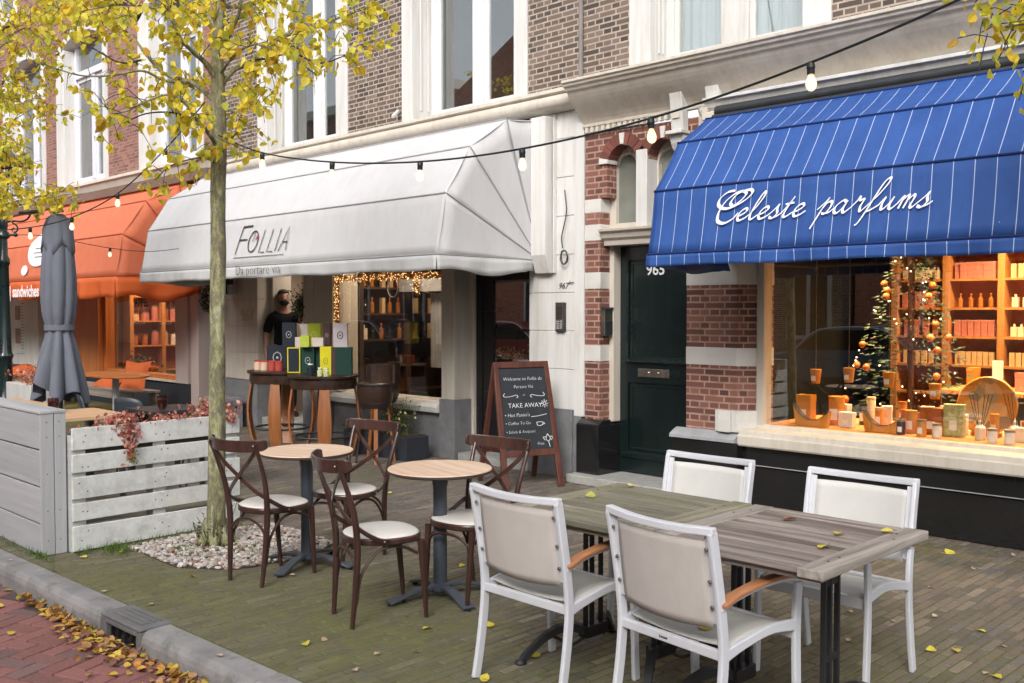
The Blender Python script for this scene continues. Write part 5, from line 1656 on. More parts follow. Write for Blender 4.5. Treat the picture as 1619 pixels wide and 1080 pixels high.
# curved boat shaped trays
for i, (x, y, lb) in enumerate(((-4.02, 7.60, "curved amber display tray at the left of the shop window"), (-3.42, 7.62, "curved amber display tray left of the round plate"))):
    t = prod("curved_tray", lb, "tray", (x, y, Z))
    mb = MB(); n = 12; P = []
    for k in range(n + 1):
        u = k / n; P.append((-.16 + .32 * u, .03 + .13 * (2 * u - 1) ** 2 * (1.0 if u < .5 else .6) + .02))
    poly = [(-.13, 0), (.14, 0)] + [(p[0], p[1]) for p in reversed(P)]
    mb.prism(poly, 'y', -.03, .03); mb.build("tray_body", M['amber'], t, bevel=.003)
    mb = MB(); mb.ribbon([(p[0], 0, p[1] + .003) for p in P], .064, .004); mb.build("tray_lip", M['blackw'], t)
candle(-3.24, 7.74, .16, .045, M['amber'], "middle amber candle jar between tray and patterned box")
gift(-3.10, 7.82, .17, .1, .2, M['amber_dark'], "plain burnt orange carton behind the patterned box")
gift(-2.92, 7.78, .14, .08, .24, paint('green_print_packaging', (.45, .5, .25), .5, .4, 40), "cream carton printed with green leaves", 6)
t = prod("round_plate", "large round patterned plate leaning up in the shop window", "plate", (-2.75, 7.98, Z))
mb = MB(); m_ = Matrix.Translation((0, 0, .23)) @ Matrix.Rotation(R(80), 4, 'X')
mb.lathe([(.001, .0), (.21, .0), (.225, .012), (.215, .02), (.001, .012)], 0, 0, 40, m=m_)
pm, pnt, pb = new_mat('plate_pattern')
vo = NN(pnt, "ShaderNodeTexVoronoi"); vo.inputs["Scale"].default_value = 14; pnt.links.new(coords(pnt), vo.inputs["Vector"])
pnt.links.new(ramp(pnt, vo.outputs["Color"], [(.35, (.62, .26, .03)), (.5, (.7, .5, .3)), (.62, (.2, .2, .16)), (.75, (.66, .28, .04))]), pb.inputs["Base Color"])
mb.build("plate_body", pm, t, smooth=True)
mb = MB(); mb.prism([(-.1, 0), (.1, 0), (.1, .03), (-.1, .03)], 'y', -.06, .04); mb.build("plate_stand", M['amber_dark'], t)
spots = [(-3.26, .10, .033, 'blackw', "small candle with a black label in the front row"), (-3.10, .11, .036, 'amber', "short amber candle in the front row"), (-2.98, .09, .034, 'cream_pack', "small pale candle left of the reed diffusers"),
         (-2.58, .085, .034, 'cream_pack', "little white glass left of centre in the front row"), (-2.46, .085, .036, 'cream_pack', "little white glass in the middle of the front row"), (-2.30, .085, .034, 'cream_pack', "little white glass at the right of the front row")]
for x, h, r, mm, lb in spots: candle(x, 7.60, h, r, M[mm], lb)
gift(-2.42, 7.78, .10, .06, .10, M['cream_pack'], "white patterned carton behind the row of glasses", -8, False)
gift(-2.20, 7.66, .12, .06, .11, M['cream_pack'], "white patterned carton at the right end of the glasses", 5, False)
gift(-2.40, 7.98, .16, .1, .13, M['amber_dark'], "low rust coloured carton beside the red drum")
t = prod("red_drum", "glossy red drum shaped box at the right of the shop window", "box", (-2.13, 7.90, Z))
mb = MB(); mb.lathe([(.12, 0), (.125, .01), (.125, .20), (.12, .205)], 0, 0, 28); mb.build("drum_body", paint('glossy_red', (.38, .015, .015), .25, .1, 4), t, smooth=True)
mb = MB(); mb.lathe([(.128, .17), (.128, .215), (.10, .22)], 0, 0, 28); mb.build("lid", bpy.data.materials['glossy_red'], t, smooth=True)
for (x, y, lb) in ((-2.70, 7.70, "glass reed diffuser with dark reeds in front of the round plate"), (-2.50, 7.84, "glass reed diffuser with dark reeds right of the round plate")):
    t = prod("reed_diffuser", lb, "diffuser", (x, y, Z))
    mb = MB(); mb.lathe([(.034, 0), (.038, .01), (.038, .09), (.014, .115), (.014, .14)], 0, 0, 16); mb.build("bottle", M['cream_pack'], t, smooth=True)
    for k in range(6):
        a = k * 1.05; mb = MB(); mb.tube([(0, 0, .03), (.085 * math.cos(a), .05 * math.sin(a), .34)], .0028, 5); mb.build("reed", M['blackw'], t)
rn = random.Random(91)
adj = ["ivory", "amber", "rust", "black", "white", "gold", "sand", "honey"]
nth = ["far left", "left", "left of centre", "centre", "right of centre", "right", "far right", "last"]
mset = [M['cream_pack'], M['amber'], M['amber_dark'], M['blackw'], M['cream_pack'], M['amber'], bm_[3], bm_[0]]
for k in range(24):
    ki = k % 8; row = k // 8; x = -3.85 + ki * .24 + row * .06 + rn.uniform(-.03, .03)
    lb_ = "%s %s in the %s back row, %s of the shop window" % (adj[(ki + row * 3) % 8], "jar" if (k * 7) % 3 else "carton", ["lower", "middle", "upper"][row], nth[ki])
    mm_ = mset[(ki + row * 3) % 8]
    if (k * 7) % 3: candle(x, 7.92 + row * .09, rn.uniform(.07, .16) + row * .03, rn.uniform(.026, .04), mm_, lb_)
    else: gift(x, 7.92 + row * .09, rn.uniform(.06, .11), .06, rn.uniform(.10, .2) + row * .03, mm_, lb_, rn.uniform(-20, 20))
# hanging candle pots and a dark decorated tree in the window
for (x, y, z, lb) in ((-4.12, 7.85, 1.03, "small orange pot hanging at the far left"), (-3.77, 7.75, 1.06, "orange pot with white label hanging by the dark tree"), (-3.43, 7.75, 1.04, "dark banded orange pot hanging left of the shelves"), (-3.10, 7.85, .96, "small orange pot with white label hanging low")):
    t = prod("hanging_pot", lb + " in the shop window", "pot", (x, y, z))
    mb = MB(); mb.lathe([(.034, 0), (.045, .1), (.047, .102), (.047, .12)], 0, 0, 16); mb.build("pot_body", M['amber'], t, smooth=True)
    mb = MB(); mb.box(-.02, .02, -.046, -.042, .025, .065); mb.build("label", M['letter_white'], t)
    mb = MB(); mb.tube([(0, 0, .12), (0, 0, 2.9 - z)], .0015, 4); mb.build("thread", M['steel'], t)
t = prod("christmas_tree", "dark decorated fir tree with tiny lights inside the shop window", "tree")  if False else empty("christmas_tree", (-3.62, 8.6, .06), 0, "dark decorated fir tree with tiny lights inside the shop window", "tree")
mb = MB(); mb.tube([(0, 0, 0), (0, 0, 2.3)], .03, 8); mb.build("trunk", M['bent'], t)
mb = MB(); rn = random.Random(8)
for k in range(1500):
    z = rn.uniform(.5, 2.35); r = (2.5 - z) * .34 * math.sqrt(rn.random()) + .03; a = rn.uniform(0, 6.28)
    p = Vector((r * math.cos(a), r * math.sin(a), z - r * .25)); d = Vector((math.cos(a), math.sin(a), rn.uniform(-.5, .1))).normalized(); s_ = rn.uniform(.03, .07)
    q = d.orthogonal().normalized() * .010
    mb.add([p - q, p + q, p + d * s_], [(0, 1, 2)], (.02 * rn.uniform(.5, 1.6), .045 * rn.uniform(.5, 1.5), .02, 1))
mb.build("foliage", tint_mat('fir_needles', .7, 0), t, recalc=False)
mb = MB()
for k in range(46):
    z = rn.uniform(.7, 2.3); r = (2.5 - z) * .34; a = rn.uniform(3.3, 6.1)
    mb.sphere((r * math.cos(a), r * math.sin(a), z), .007, 6, 4)
mb.build("light_chain", emis('fairy_glow', (1, .8, .5), 3), t)
mb = MB()
for k in range(16):
    z = rn.uniform(.7, 2.2); r = (2.5 - z) * .33; a = rn.uniform(3.3, 6.1)
    mb.sphere((r * math.cos(a), r * math.sin(a), z), .032, 10, 7)
mb.build("bauble", M['amber_dark'], t, smooth=True)
# a counter with goods deeper in
t = empty("shop_counter", (-2.6, 9.3, .05), 0, "dark shop counter in front of the lit shelves", "counter")
mb = MB(); mb.box(-.9, 1.6, -.3, .3, 0, .85); mb.build("counter_body", M['blackw'], t, bevel=.01)
mb = MB(); mb.box(-.95, 1.65, -.34, .34, .85, .89); mb.build("counter_top", M['warm_wood'], t, bevel=.006)
rn = random.Random(31)
for k in range(9):
    gift(-3.3 + k * .2, 9.3 + rn.uniform(-.1, .1), rn.uniform(.07, .14), .09, rn.uniform(.12, .3), rn.choice([M['amber'], M['cream_pack'], M['amber_dark'], bm_[4]]), "%s box on the dark shop counter, number %s from the left end" % ("plain", ["one", "two", "three", "four", "five", "six", "seven", "eight", "nine"][k]) if False else ["leftmost", "second", "third", "fourth", "middle", "sixth", "seventh", "last but one", "rightmost"][k] + " box on the dark shop counter", rn.uniform(-20, 20), False, z=.94)

# gold tinsel garland round the take-away window
def garland():
    t = empty("light_garland", (-10.4, 7.24, .6), 0, "gold tinsel garland with small lights round the take-away window", "garland")
    mb = MB(); rn = random.Random(2); path = []
    for k in range(260): path.append(Vector((-10.38, 7.235, lerp(1.2, 2.08, k / 259))))
    for k in range(380): path.append(Vector((lerp(-10.38, -8.36, k / 379), 7.235, 2.055)))
    for k in range(60): path.append(Vector((-8.80 + rn.uniform(-.03, .03), 7.24, lerp(2.05, 1.85, k / 59))))
    mg = MB()
    for p in path:
        for q in range(5):
            d = Vector((rn.gauss(0, 1), rn.gauss(0, .5), rn.gauss(0, 1))).normalized(); s_ = rn.uniform(.015, .05); n_ = d.orthogonal().normalized() * .004
            c0 = p + Vector((rn.gauss(0, .02), rn.gauss(0, .01), rn.gauss(0, .02)))
            mb.add([c0 - n_, c0 + n_, c0 + d * s_], [(0, 1, 2)])
        if rn.random() < .5:
            mg.sphere(p + Vector((rn.gauss(0, .03), -.015, rn.gauss(0, .03))), .0045, 6, 4)
    mb.build("tinsel", paint('gold_tinsel', (.55, .24, .05), .4, .3, 30), t, offset=tuple(t.location), recalc=False)
    mg.build("small_lights", emis('garland_glow', (1, .62, .25), 1.5), t, offset=tuple(t.location))
garland()
# shelves and bottles in the take-away
TS = shelving("wall_shelves", "dim dark shelves with bottles inside the take-away", -10.88, 7.75, 2.4, 3, [.5, .85, 1.2, 1.55, 1.9, 2.2], paint('dark_shelf', (.07, .04, .025), .5, .2, 4))
TS.rotation_euler.z = R(90)
rn = random.Random(77)
for zz in (1.2, 1.55, 1.9):
    for k in range(16):
        kd_ = rn.choice([0, 2, 3, 1]); o = firsts[kd_].copy(); col.objects.link(o)
        o.location = (-10.88 + .24, 7.85 + k * .145 + rn.uniform(-.02, .02), .05 + zz + .013); o.scale = (1.3, 1.3, 1.5)
        tag(o, ("bottle", "carton", "dark bottle", "flask")[(0, 2, 3, 1).index(kd_) if False else {0: 0, 1: 1, 2: 2, 3: 3}[kd_]] + " on the %s dim dark shelf inside the take-away, %s part" % ({1.2: "lower", 1.55: "middle", 1.9: "upper"}[zz], "left" if k < 6 else ("middle" if k < 11 else "right")), "bottle" if kd_ != 1 else "box", "bottles inside the take-away")
t = empty("shop_banner", (-9.9, 8.3, 1.9), 0, "white banner strip with small red and green flags inside the take-away window", "banner")
mb = MB(); mb.box(-.55, 1.3, -.01, .01, 0, .17); mb.build("banner_strip", M['granite_light'], t, bevel=.003)
for k, mm in enumerate((M['letter_red'], paint('flag_green', (.02, .25, .08), .5))):
    mb = MB(); mb.box(.35 + k * .16, .45 + k * .16, -.016, -.012, .06, .10); mb.build("flag", mm, t)
t = empty("standing_towel", (-9.92, 8.4, .9), 0, "pale cloth hanging straight inside the take-away window", "cloth")
mb = MB(); vs = []
for i in range(20):
    x = i / 19 * .26; vs += [(x, .02 * math.sin(i * 1.3), 0), (x, .02 * math.sin(i * 1.3), .98)]
mb.add(vs, [(2 * i, 2 * i + 1, 2 * i + 3, 2 * i + 2) for i in range(19)]); mb.build("cloth_body", M['granite_light'], t, smooth=True)
# lettering and a plant inside the orange shop window
mb = MB(); text_mb(mb, "APPEL", .2, basis((-16.6, 7.37, 1.72), (1, 0, 0), (0, 0, 1)), bold=.004)
world_part(mb, "window_lettering", M['letter_black'], BO)

shelving("wall_shelves", "wooden shelves with baskets inside the orange sandwich shop", -17.68, 7.65, 1.8, 3, [.5, .95, 1.4, 1.85, 2.3], M['warm_wood']).rotation_euler.z = R(90)
rn = random.Random(5)
for zi, zz in enumerate((.95, 1.4, 1.85)):
    for k in range(9):
        mm_ = rn.choice([bm_[1], bm_[4], M['amber_dark'], M['cream_pack'], bm_[0]]); t = empty("food_jar", (-17.68 + .2, 7.75 + k * .19, .05 + zz + .013), 0, "food jar on the %s shelf inside the orange shop, %s" % (["lower", "middle", "upper"][zi], ["far left", "second", "third", "fourth", "centre", "sixth", "seventh", "eighth", "far right"][k]), "jar", "food jars inside the orange shop")
        mb = MB(); r = rn.uniform(.05, .08); h = rn.uniform(.12, .26); mb.lathe([(r, 0), (r * 1.05, .02), (r, h)], 0, 0, 14); mb.build("jar_body", mm_, t, smooth=True)
        mb = MB(); mb.lathe([(r * .9, h), (r * .9, h + .03)], 0, 0, 14); mb.build("lid", M['steel'], t, smooth=True)
t = empty("herb_plant", (-16.9, 7.62, .6), 0, "dark green herb plant on the inner sill of the orange shop window", "plant")
def _lc(mb, n, fn, size, cols, rn):
    for k in range(n):
        p = fn(rn); s_ = rn.uniform(*size); d = Vector((rn.gauss(0, 1), rn.gauss(0, 1), rn.gauss(0, .6))).normalized(); u = d.orthogonal().normalized(); v = d.cross(u); c = rn.choice(cols)
        mb.add([p - u * s_ * .5, p - v * s_ * .4, p + u * s_ * .5, p + v * s_ * .4], [(0, 1, 2, 3)], (*c, 1))
mb = MB(); _lc(mb, 380, lambda r: Vector((r.gauss(0, .26), r.gauss(0, .05), abs(r.gauss(.10, .08)))), (.03, .07), [(.05, .08, .03), (.09, .12, .04), (.3, .12, .04)], rn); mb.build("foliage", tint_mat('herb_leaf', .6, 0), t, recalc=False)
mb = MB(); mb.box(-.5, .5, -.07, .07, 0, .08); mb.build("pot", M['amber_dark'], t, bevel=.005)

# ================================================================ PLANTER FENCE, TERRACE
M['pallet'] = wood_mat('whitewashed_pallet_t', (.56, .57, .55), (.70, .71, .69), 'y', .5, .75, dark=(.42, .42, .40))
M['grey_plank'] = wood_mat('grey_painted_plank', (.34, .345, .355), (.44, .445, .455), 'x', .4, .7, dark=(.26, .27, .27))
M['grey_post'] = wood_mat('grey_painted_post', (.35, .355, .365), (.45, .455, .465), 'z', .4, .7, dark=(.27, .28, .28))
M['nail'] = paint('nail_heads', (.06, .055, .05), .6, .2)
PF = empty("pallet_planter", (-6.78, 2.56, 0), R(93.5), "whitewashed pallet planter with red trailing plants left of the tree", "planter")
# local x runs along the fence (towards the houses), y towards the camera's left
LEN = 1.30
zrows = [(.70, .85), (.545, .67), (.365, .515), (.215, .335), (.01, .18)]
rn = random.Random(14)
for i, (a, b) in enumerate(zrows):
    mb = MB(); e0, e1 = rn.uniform(-.004, .004), rn.uniform(-.008, .008)
    if i == 0:
        n = 8; pl = [(0, a), (LEN, a + e1), (LEN, b - .05)] + [(LEN - .05 * (1 - math.cos(k / n * math.pi / 2)), b - .05 + .05 * math.sin(k / n * math.pi / 2)) for k in range(n + 1)] + [(0, b)]
        mb.prism(pl, 'y', -.012, .010)
    else: mb.prism([(0, a), (LEN, a + e1), (LEN, b + e1 - rn.uniform(0, .01)), (0, b)], 'y', -.012, .010)
    bd = mb.build("board", M['pallet'], PF, bevel=.004)
    ca = bd.data.color_attributes.new("tint", 'FLOAT_COLOR', 'CORNER'); q = rn.uniform(.93, 1.03)
    ca.data.foreach_set("color", [q, q, q, 1] * len(bd.data.loops))
    mb = MB()
    for xx in (.06, .10, .60, .66, .70, 1.2, 1.24): mb.lathe([(.005, 0), (.005, .002)], 0, 0, 8, m=Matrix.Translation((xx + rn.uniform(-.02, .02), -.0118, lerp(a, b, rn.uniform(.2, .8)))) @ Matrix.Rotation(R(90), 4, 'X'))
    mb.build("nail", M['nail'], bd)
for xx in (.05, .64, 1.24):
    mb = MB(); mb.box(xx - .05, xx + .05, .010, .11, 0, .80); o = mb.build("block_post", M['pallet'], PF, bevel=.004)
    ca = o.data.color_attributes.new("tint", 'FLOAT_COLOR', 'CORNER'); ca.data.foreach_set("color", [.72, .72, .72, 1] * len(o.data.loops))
mb = MB()
for a, b in zrows[1:]:
    mb.box(0, LEN, .112, .13, a, b - .02)
mb.box(0, LEN, .112, .13, .70, .80); mb.box(0, LEN, .01, .112, .60, .615)
o = mb.build("rear_boards", M['pallet'], PF, bevel=.003)
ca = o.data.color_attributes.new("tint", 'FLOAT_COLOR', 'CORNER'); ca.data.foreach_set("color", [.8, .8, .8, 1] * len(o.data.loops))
mb = MB(); mb.box(.01, LEN - .01, .011, .111, .62, .80); mb.build("soil", paint('potting_soil', (.03, .022, .016), .95, .4, 20, .5), PF)
def leaf_cloud(mb, n, fn, size, cols, rn, jitter=.9, pts=5):
    for k in range(n):
        p = fn(rn); 
        if p is None: continue
        s_ = rn.uniform(*size)
        d = Vector((rn.gauss(0, 1), rn.gauss(0, 1), rn.gauss(0, .6))).normalized(); u = d.orthogonal().normalized()
        u.rotate(Matrix.Rotation(rn.uniform(0, 6.28), 3, d)); v = d.cross(u)
        c = rn.choice(cols); q = rn.uniform(.75, 1.2)
        mb.add([p - u * s_ * .5, p - v * s_ * .38 + d * s_ * .12, p + u * s_ * .5, p + v * s_ * .38 + d * s_ * .12], [(0, 1, 2, 3)], (c[0] * q, c[1] * q, c[2] * q, 1))
M['red_leaf'] = tint_mat('red_leaf', .5, .1, 60, transl=.25)
reds = [(.50, .13, .11), (.58, .26, .21), (.36, .08, .07), (.66, .40, .33), (.40, .18, .09)]
clumps = [(.38, .055, .86, .13, .06, .05, 460), (.40, -.02, .80, .07, .035, .07, 150), (.40, -.035, .70, .035, .02, .07, 70), (.75, .05, .85, .13, .05, .03, 220), (1.1, .05, .88, .17, .06, .065, 560), (1.2, -.02, .84, .05, .03, .04, 60), (.1, .05, .83, .09, .04, .018, 60)]
mb = MB(); rn = random.Random(6)
for (x, y, z, sx, sy, sz, n) in clumps:
    leaf_cloud(mb, n, lambda r: Vector((x + r.gauss(0, 1) * sx * .6, y + r.gauss(0, 1) * sy * .6, z + r.gauss(0, 1) * sz * .6)), (.018, .042), reds, rn)
rp = empty("sedum_plant", PF.location, R(93.5), "red and pink trailing plants spilling over the top of the white pallet planter", "plant")
mb.build("foliage", M['red_leaf'], rp, recalc=False)
mb = MB(); leaf_cloud(mb, 60, lambda r: Vector((.41 + r.gauss(0, .02), -.035 + r.gauss(0, .012), .62 + r.gauss(0, .03))), (.015, .03), [(.18, .2, .05), (.3, .28, .08)], rn)
for k in range(14):
    x = rn.choice((.38, .4, 1.1, .75)) + rn.uniform(-.08, .08); mb.tube([(x, .06, .79), (x + rn.uniform(-.03, .03), .03, .87), (x, -.02, .84)], .002, 4, c=(.2, .1, .05, 1))
mb.build("stem", tint_mat('green_leaf', .5, .1, 60, transl=.25), rp, recalc=False)

GP = empty("plank_planter", (-6.86, 2.39, 0), R(180), "grey painted plank planter box at the left edge beside the kerb", "planter")
# local x runs away to the left
mb = MB()
for i, (a, b) in enumerate(((.0, .21), (.215, .46), (.465, .71), (.715, .955))):
    mb = MB(); mb.box(.0, 3.4, -.012, .012, a + .003, b - .003); mb.build("plank", M['grey_plank'], GP, bevel=.004)
mb = MB(); mb.box(-.022, -.002, -.015, -.006 - .07, 0, .965) if False else mb.box(-.025, -.002, -.075, .012, 0, .965); mb.box(-.025, -.002, -.155, -.079, 0, .962)
mb.build("corner_board", M['grey_post'], GP, bevel=.004)
mb = MB()
for z in (.1, .3, .55, .8, .9):
    for y in (-.03, -.11): mb.lathe([(.004, 0), (.004, .002)], 0, 0, 8, m=Matrix.Translation((-.025, y, z)) @ Matrix.Rotation(R(-90), 4, 'Y'))
mb.build("nail", M['nail'], GP)
mb = MB(); mb.box(-.03, 3.4, -.16, .02, .956, .978); mb.build("cap_board", M['grey_plank'], GP, bevel=.005)
mb = MB(); mb.box(0, 3.4, -.15, -.128, 0, .95); mb.build("rear_plank", M['grey_plank'], GP)
WPL = empty("white_planter", (-11.05, 3.85, 0), 0, "small white planter box with rusty red foliage left of the parasol", "planter")
mb = MB(); mb.box(-.6, .16, -.15, .15, .0, .86); mb.build("planter_box", M['white'], WPL, bevel=.006)
rp2 = empty("autumn_plant", (-11.25, 3.85, .86), 0, "rusty red and yellow plant in the small white planter box", "plant")
mb = MB(); leaf_cloud(mb, 380, lambda r: Vector((r.gauss(0, .22), r.gauss(0, .07), abs(r.gauss(.04, .06)))), (.02, .05), reds + [(.5, .35, .1), (.45, .25, .08)], rn)
mb.build("foliage", M['red_leaf'], rp2, recalc=False)

# small square terrace tables with glasses
M['terr_wood'] = wood_mat('pale_terrace_wood', (.50, .30, .16), (.66, .44, .27), 'y', .6, .5)
def terrace_table(x0, x1, y0, y1, label, z=.75):
    t = empty("terrace_table", ((x0 + x1) / 2, (y0 + y1) / 2, 0), 0, label, "table", "wooden terrace tables behind the planters")
    a, b = (x1 - x0) / 2, (y1 - y0) / 2
    mb = MB(); n = 6
    for k in range(n): mb.box(-a + 2 * a * k / n + .003, -a + 2 * a * (k + 1) / n - .003, -b, b, z - .03, z)
    mb.build("tabletop", M['terr_wood'], t, bevel=.003)
    for sx in (-1, 1):
        for sy in (-1, 1):
            mb = MB(); mb.box(sx * (a - .05) - .02, sx * (a - .05) + .02, sy * (b - .05) - .02, sy * (b - .05) + .02, 0, z - .03); mb.build("leg", M['darkmetal'], t)
    return t
terrace_table(-9.15, -8.37, 3.05, 3.66, "pale wooden terrace table directly behind the white pallet planter")
terrace_table(-10.75, -9.62, 2.85, 3.52, "pale wooden terrace table behind the grey plank planter")
M['cup_glass'] = glass_mat('jar_glass', (.75, .62, .6), 1.6)
M['wax'] = paint('dark_red_wax', (.10, .035, .035), .4, .2)
M['wax2'] = paint('rust_wax', (.45, .15, .10), .4, .2)
for (x, y, z, mm, lb) in ((-8.93, 3.22, .75, 'wax', "glass jar with dark red candle on the terrace table"), (-10.5, 2.98, .75, 'wax2', "glass jar with rust coloured candle at the left edge"), (-8.72, 4.12, .73, 'wax', "glass jar with dark candle behind the red trailing plants")):
    t = empty("candle_jar", (x, y, z), 0, lb, "candle jar")
    mb = MB(); mb.lathe([(.030, .0), (.034, .012), (.042, .03), (.046, .08), (.047, .13), (.044, .13), (.043, .08), (.039, .03)], 0, 0, 20, cap=False); mb.build("jar", M['cup_glass'], t, smooth=True)
    mb = MB(); mb.lathe([(.03, .012), (.040, .035), (.042, .10), (.0, .102)], 0, 0, 16); mb.build("wax", M[mm], t, smooth=True)
t = terrace_table(-9.15, -8.55, 3.95, 4.5, "low dark topped terrace table behind the red trailing plants", .73)
for ch_ in t.children:
    if ch_.name.startswith("tabletop"): ch_.data.materials[0] = M['darkmetal']
# dark shell chairs
def shell_chair():
    t = empty("shell_chair", (0, 0, 0), 0, "x", "chair", "dark plastic terrace chairs")
    mb = MB(); vs = []; nx, nz = 12, 12
    for j in range(nz + 1):
        u = j / nz
        for i in range(nx + 1):
            v = i / nx * 2 - 1
            wdt = .22 * (1 - .22 * max(0, u - .75) / .25 * abs(v) ** 0)
            if u < .45: y = .22 - .42 * u / .45; z = .45 + .01 * v * v - .02 * math.sin(math.pi * u / .45)
            else: k = (u - .45) / .55; y = -.20 - .10 * k; z = .45 + .36 * k - .03 * abs(v) ** 4 * k
            vs.append((v * wdt, y + (.06 * v * v if u > .45 else 0), z))
    mb.add(vs, [(j * (nx + 1) + i, j * (nx + 1) + i + 1, (j + 1) * (nx + 1) + i + 1, (j + 1) * (nx + 1) + i) for j in range(nz) for i in range(nx)])
    mb.build("shell", paint('charcoal_plastic', (.045, .055, .065), .45, .1, 5) if 'charcoal_plastic' not in bpy.data.materials else bpy.data.materials['charcoal_plastic'], t, smooth=True, solid=.012)
    for sx in (-1, 1):
        for sy in (-1, 1):
            mb = MB(); mb.tube([(sx * .17, sy * .15, .44), (sx * .21, sy * .2, 0)], .011, 8); mb.build("leg", M['darkmetal'], t, smooth=True)
    return t
sc_ = shell_chair()
place(sc_, -9.40, 4.28, 20, "dark grey shell chair with its back showing above the planter")
place(copy_tree(sc_), -10.0, 4.15, -25, "dark grey shell chair half hidden beside the closed parasol")
place(copy_tree(sc_), -8.35, 4.35, 160, "dark grey shell chair behind the trailing plants, turned to the street")
# oblong table on a steel post
t = empty("pedestal_table", (-13.6, 5.75, 0), 0, "orange topped oval table on a steel post in front of the bench", "table")
mb = MB(); mb.lathe([(.40, .73), (.42, .74), (.42, .76), (.40, .765)], 0, 0, 40, m=Matrix.Diagonal((1.75, .9, 1, 1))); mb.build("tabletop", ow, t, smooth=True)
mb = MB(); mb.lathe([(.045, .03), (.045, .73)], 0, 0, 16); mb.lathe([(.25, 0), (.25, .02), (.06, .03)], 0, 0, 24); mb.build("post", M['granite_light'], t, smooth=True)
# benches with cushions
M['bench_wood'] = wood_mat('grey_bench_wood', (.17, .14, .115), (.30, .255, .22), 'x', .5, .6)
M['cushion'] = fabric('orange_cushion', (.50, .11, .03), .8, .3, 6, stretch=(1, 1, 1))
def bench(x0, x1, y, label):
    b = empty("wooden_bench", ((x0 + x1) / 2, y, 0), 0, label, "bench", "wooden benches in front of the orange shop")
    a = (x1 - x0) / 2
    mb = MB()
    for k in range(4): mb.box(-a, a, -.22 + k * .112, -.12 + k * .112, .43, .465)
    mb.build("seat", M['bench_wood'], b, bevel=.004)
    mb = MB(); mb.box(-a, a, -.225, -.2, .33, .425); mb.build("apron", M['bench_wood'], b, bevel=.003)
    for s in (-1, 1):
        mb = MB(); mb.prism([(-.2, 0), (-.08, 0), (-.03, .43), (-.21, .43)], 'y', -.0, .0001) if False else None
        for sy in (-1, 1):
            mb = MB(); mb.prism([(s * (a - .10), 0), (s * (a - .02), 0), (s * (a - .01), .43), (s * (a - .22), .43)], 'y', sy * .17 - .025, sy * .17 + .025); mb.build("leg", M['bench_wood'], b, bevel=.003)
    return b
bench(-16.9, -13.95, 6.35, "long grey wooden bench with two orange cushions under the orange shop window")
bench(-20.6, -17.6, 6.35, "long grey wooden bench at the far left with a flat orange cushion")
def cushion(loc, rot, label, s=.42, th=.13):
    c = empty("cushion", loc, 0, label, "cushion", "orange cushions on the benches"); c.rotation_euler = rot
    mb = MB(); vs = []; n = 12
    for side in (1, -1):
        for j in range(n + 1):
            for i in range(n + 1):
                u, v = i / n * 2 - 1, j / n * 2 - 1
                h = ((1 - u ** 4) * (1 - v ** 4)) ** .6
                pin = 1 - .10 * (u * u) * (v * v) * -1 - .06 * (1 - abs(u * v))
                vs.append((u * s / 2 * pin, v * s / 2 * pin, side * h * th / 2))
    m_ = (n + 1) ** 2
    fs = [(j * (n + 1) + i, j * (n + 1) + i + 1, (j + 1) * (n + 1) + i + 1, (j + 1) * (n + 1) + i) for j in range(n) for i in range(n)]
    fs += [tuple(m_ + k for k in reversed(f)) for f in fs]
    mb.add(vs, fs); mb.build("cushion_cover", M['cushion'], c, smooth=True, recalc=False)
    return c
cushion((-14.55, 6.45, .66), (R(68), 0, R(25)), "orange cushion propped upright on the right end of the bench", .44)
cushion((-15.25, 6.4, .55), (R(25), R(8), R(5)), "orange cushion lying tilted on the bench left of the upright one", .44)
cushion((-18.7, 6.3, .53), (R(5), 0, R(5)), "flat orange cushion on the far left bench beside the lamp post", .55, .12)
cushion((-19.3, 6.35, .56), (R(14), 0, R(-10)), "second orange cushion on the far left bench, behind the lamp post", .5)

# closed parasol
UX, UY = -10.34, 3.80
t = empty("closed_parasol", (UX, UY, 0), 0, "tall closed grey garden parasol tied round the middle on the terrace", "parasol")
M['par'] = fabric('slate_grey_canvas', (.145, .158, .195), .85, .5, 5, stretch=(1, 1, .3))
mb = MB()
def fold(a, z, k=8, amp=.16): return 1 + amp * math.cos(a * k + .6 * math.sin(z * 3)) + .06 * math.cos(a * 3 + z)
prof = [(.02, 2.62), (.075, 2.60), (.095, 2.55), (.115, 2.45), (.14, 2.30), (.155, 2.15), (.165, 1.95), (.165, 1.75), (.15, 1.6), (.125, 1.50), (.115, 1.46), (.12, 1.42), (.15, 1.3), (.19, 1.1), (.225, .92), (.24, .82), (.245, .76)]
p2 = []
for i in range(len(prof) - 1):
    for k in range(4): p2.append((lerp(prof[i][0], prof[i + 1][0], k / 4), lerp(prof[i][1], prof[i + 1][1], k / 4)))
p2.append(prof[-1])
mb.lathe(p2, 0, 0, 96, cap=False, mod=lambda a, z: 1 + (.05 + .20 * max(0, (1.5 - z)) + .08 * max(0, min(1, (2.5 - z)))) * (abs(math.sin(a * 4 + .5 * math.sin(z * 2))) * 2 - 1.2) + (.0 if z > .9 else .0) + .05 * math.cos(a * 2 + 1))
cn = mb.build("canopy", M['par'], t, smooth=True, solid=.003, recalc=False)
for v in cn.data.vertices:
    if v.co.z < 1.2:
        a = math.atan2(v.co.y, v.co.x); v.co.z += (1.2 - v.co.z) * .16 * math.sin(a * 4 + 1) + (.12 if abs(a + 1.0) < .35 else 0) * (1.2 - v.co.z) * 2
mb = MB(); mb.lathe([(.05, 2.63), (.10, 2.585), (.135, 2.48), (.145, 2.36), (.152, 2.26)], 0, 0, 64, cap=False, mod=lambda a, z: 1 + .10 * abs(math.sin(a * 4)) - .05)
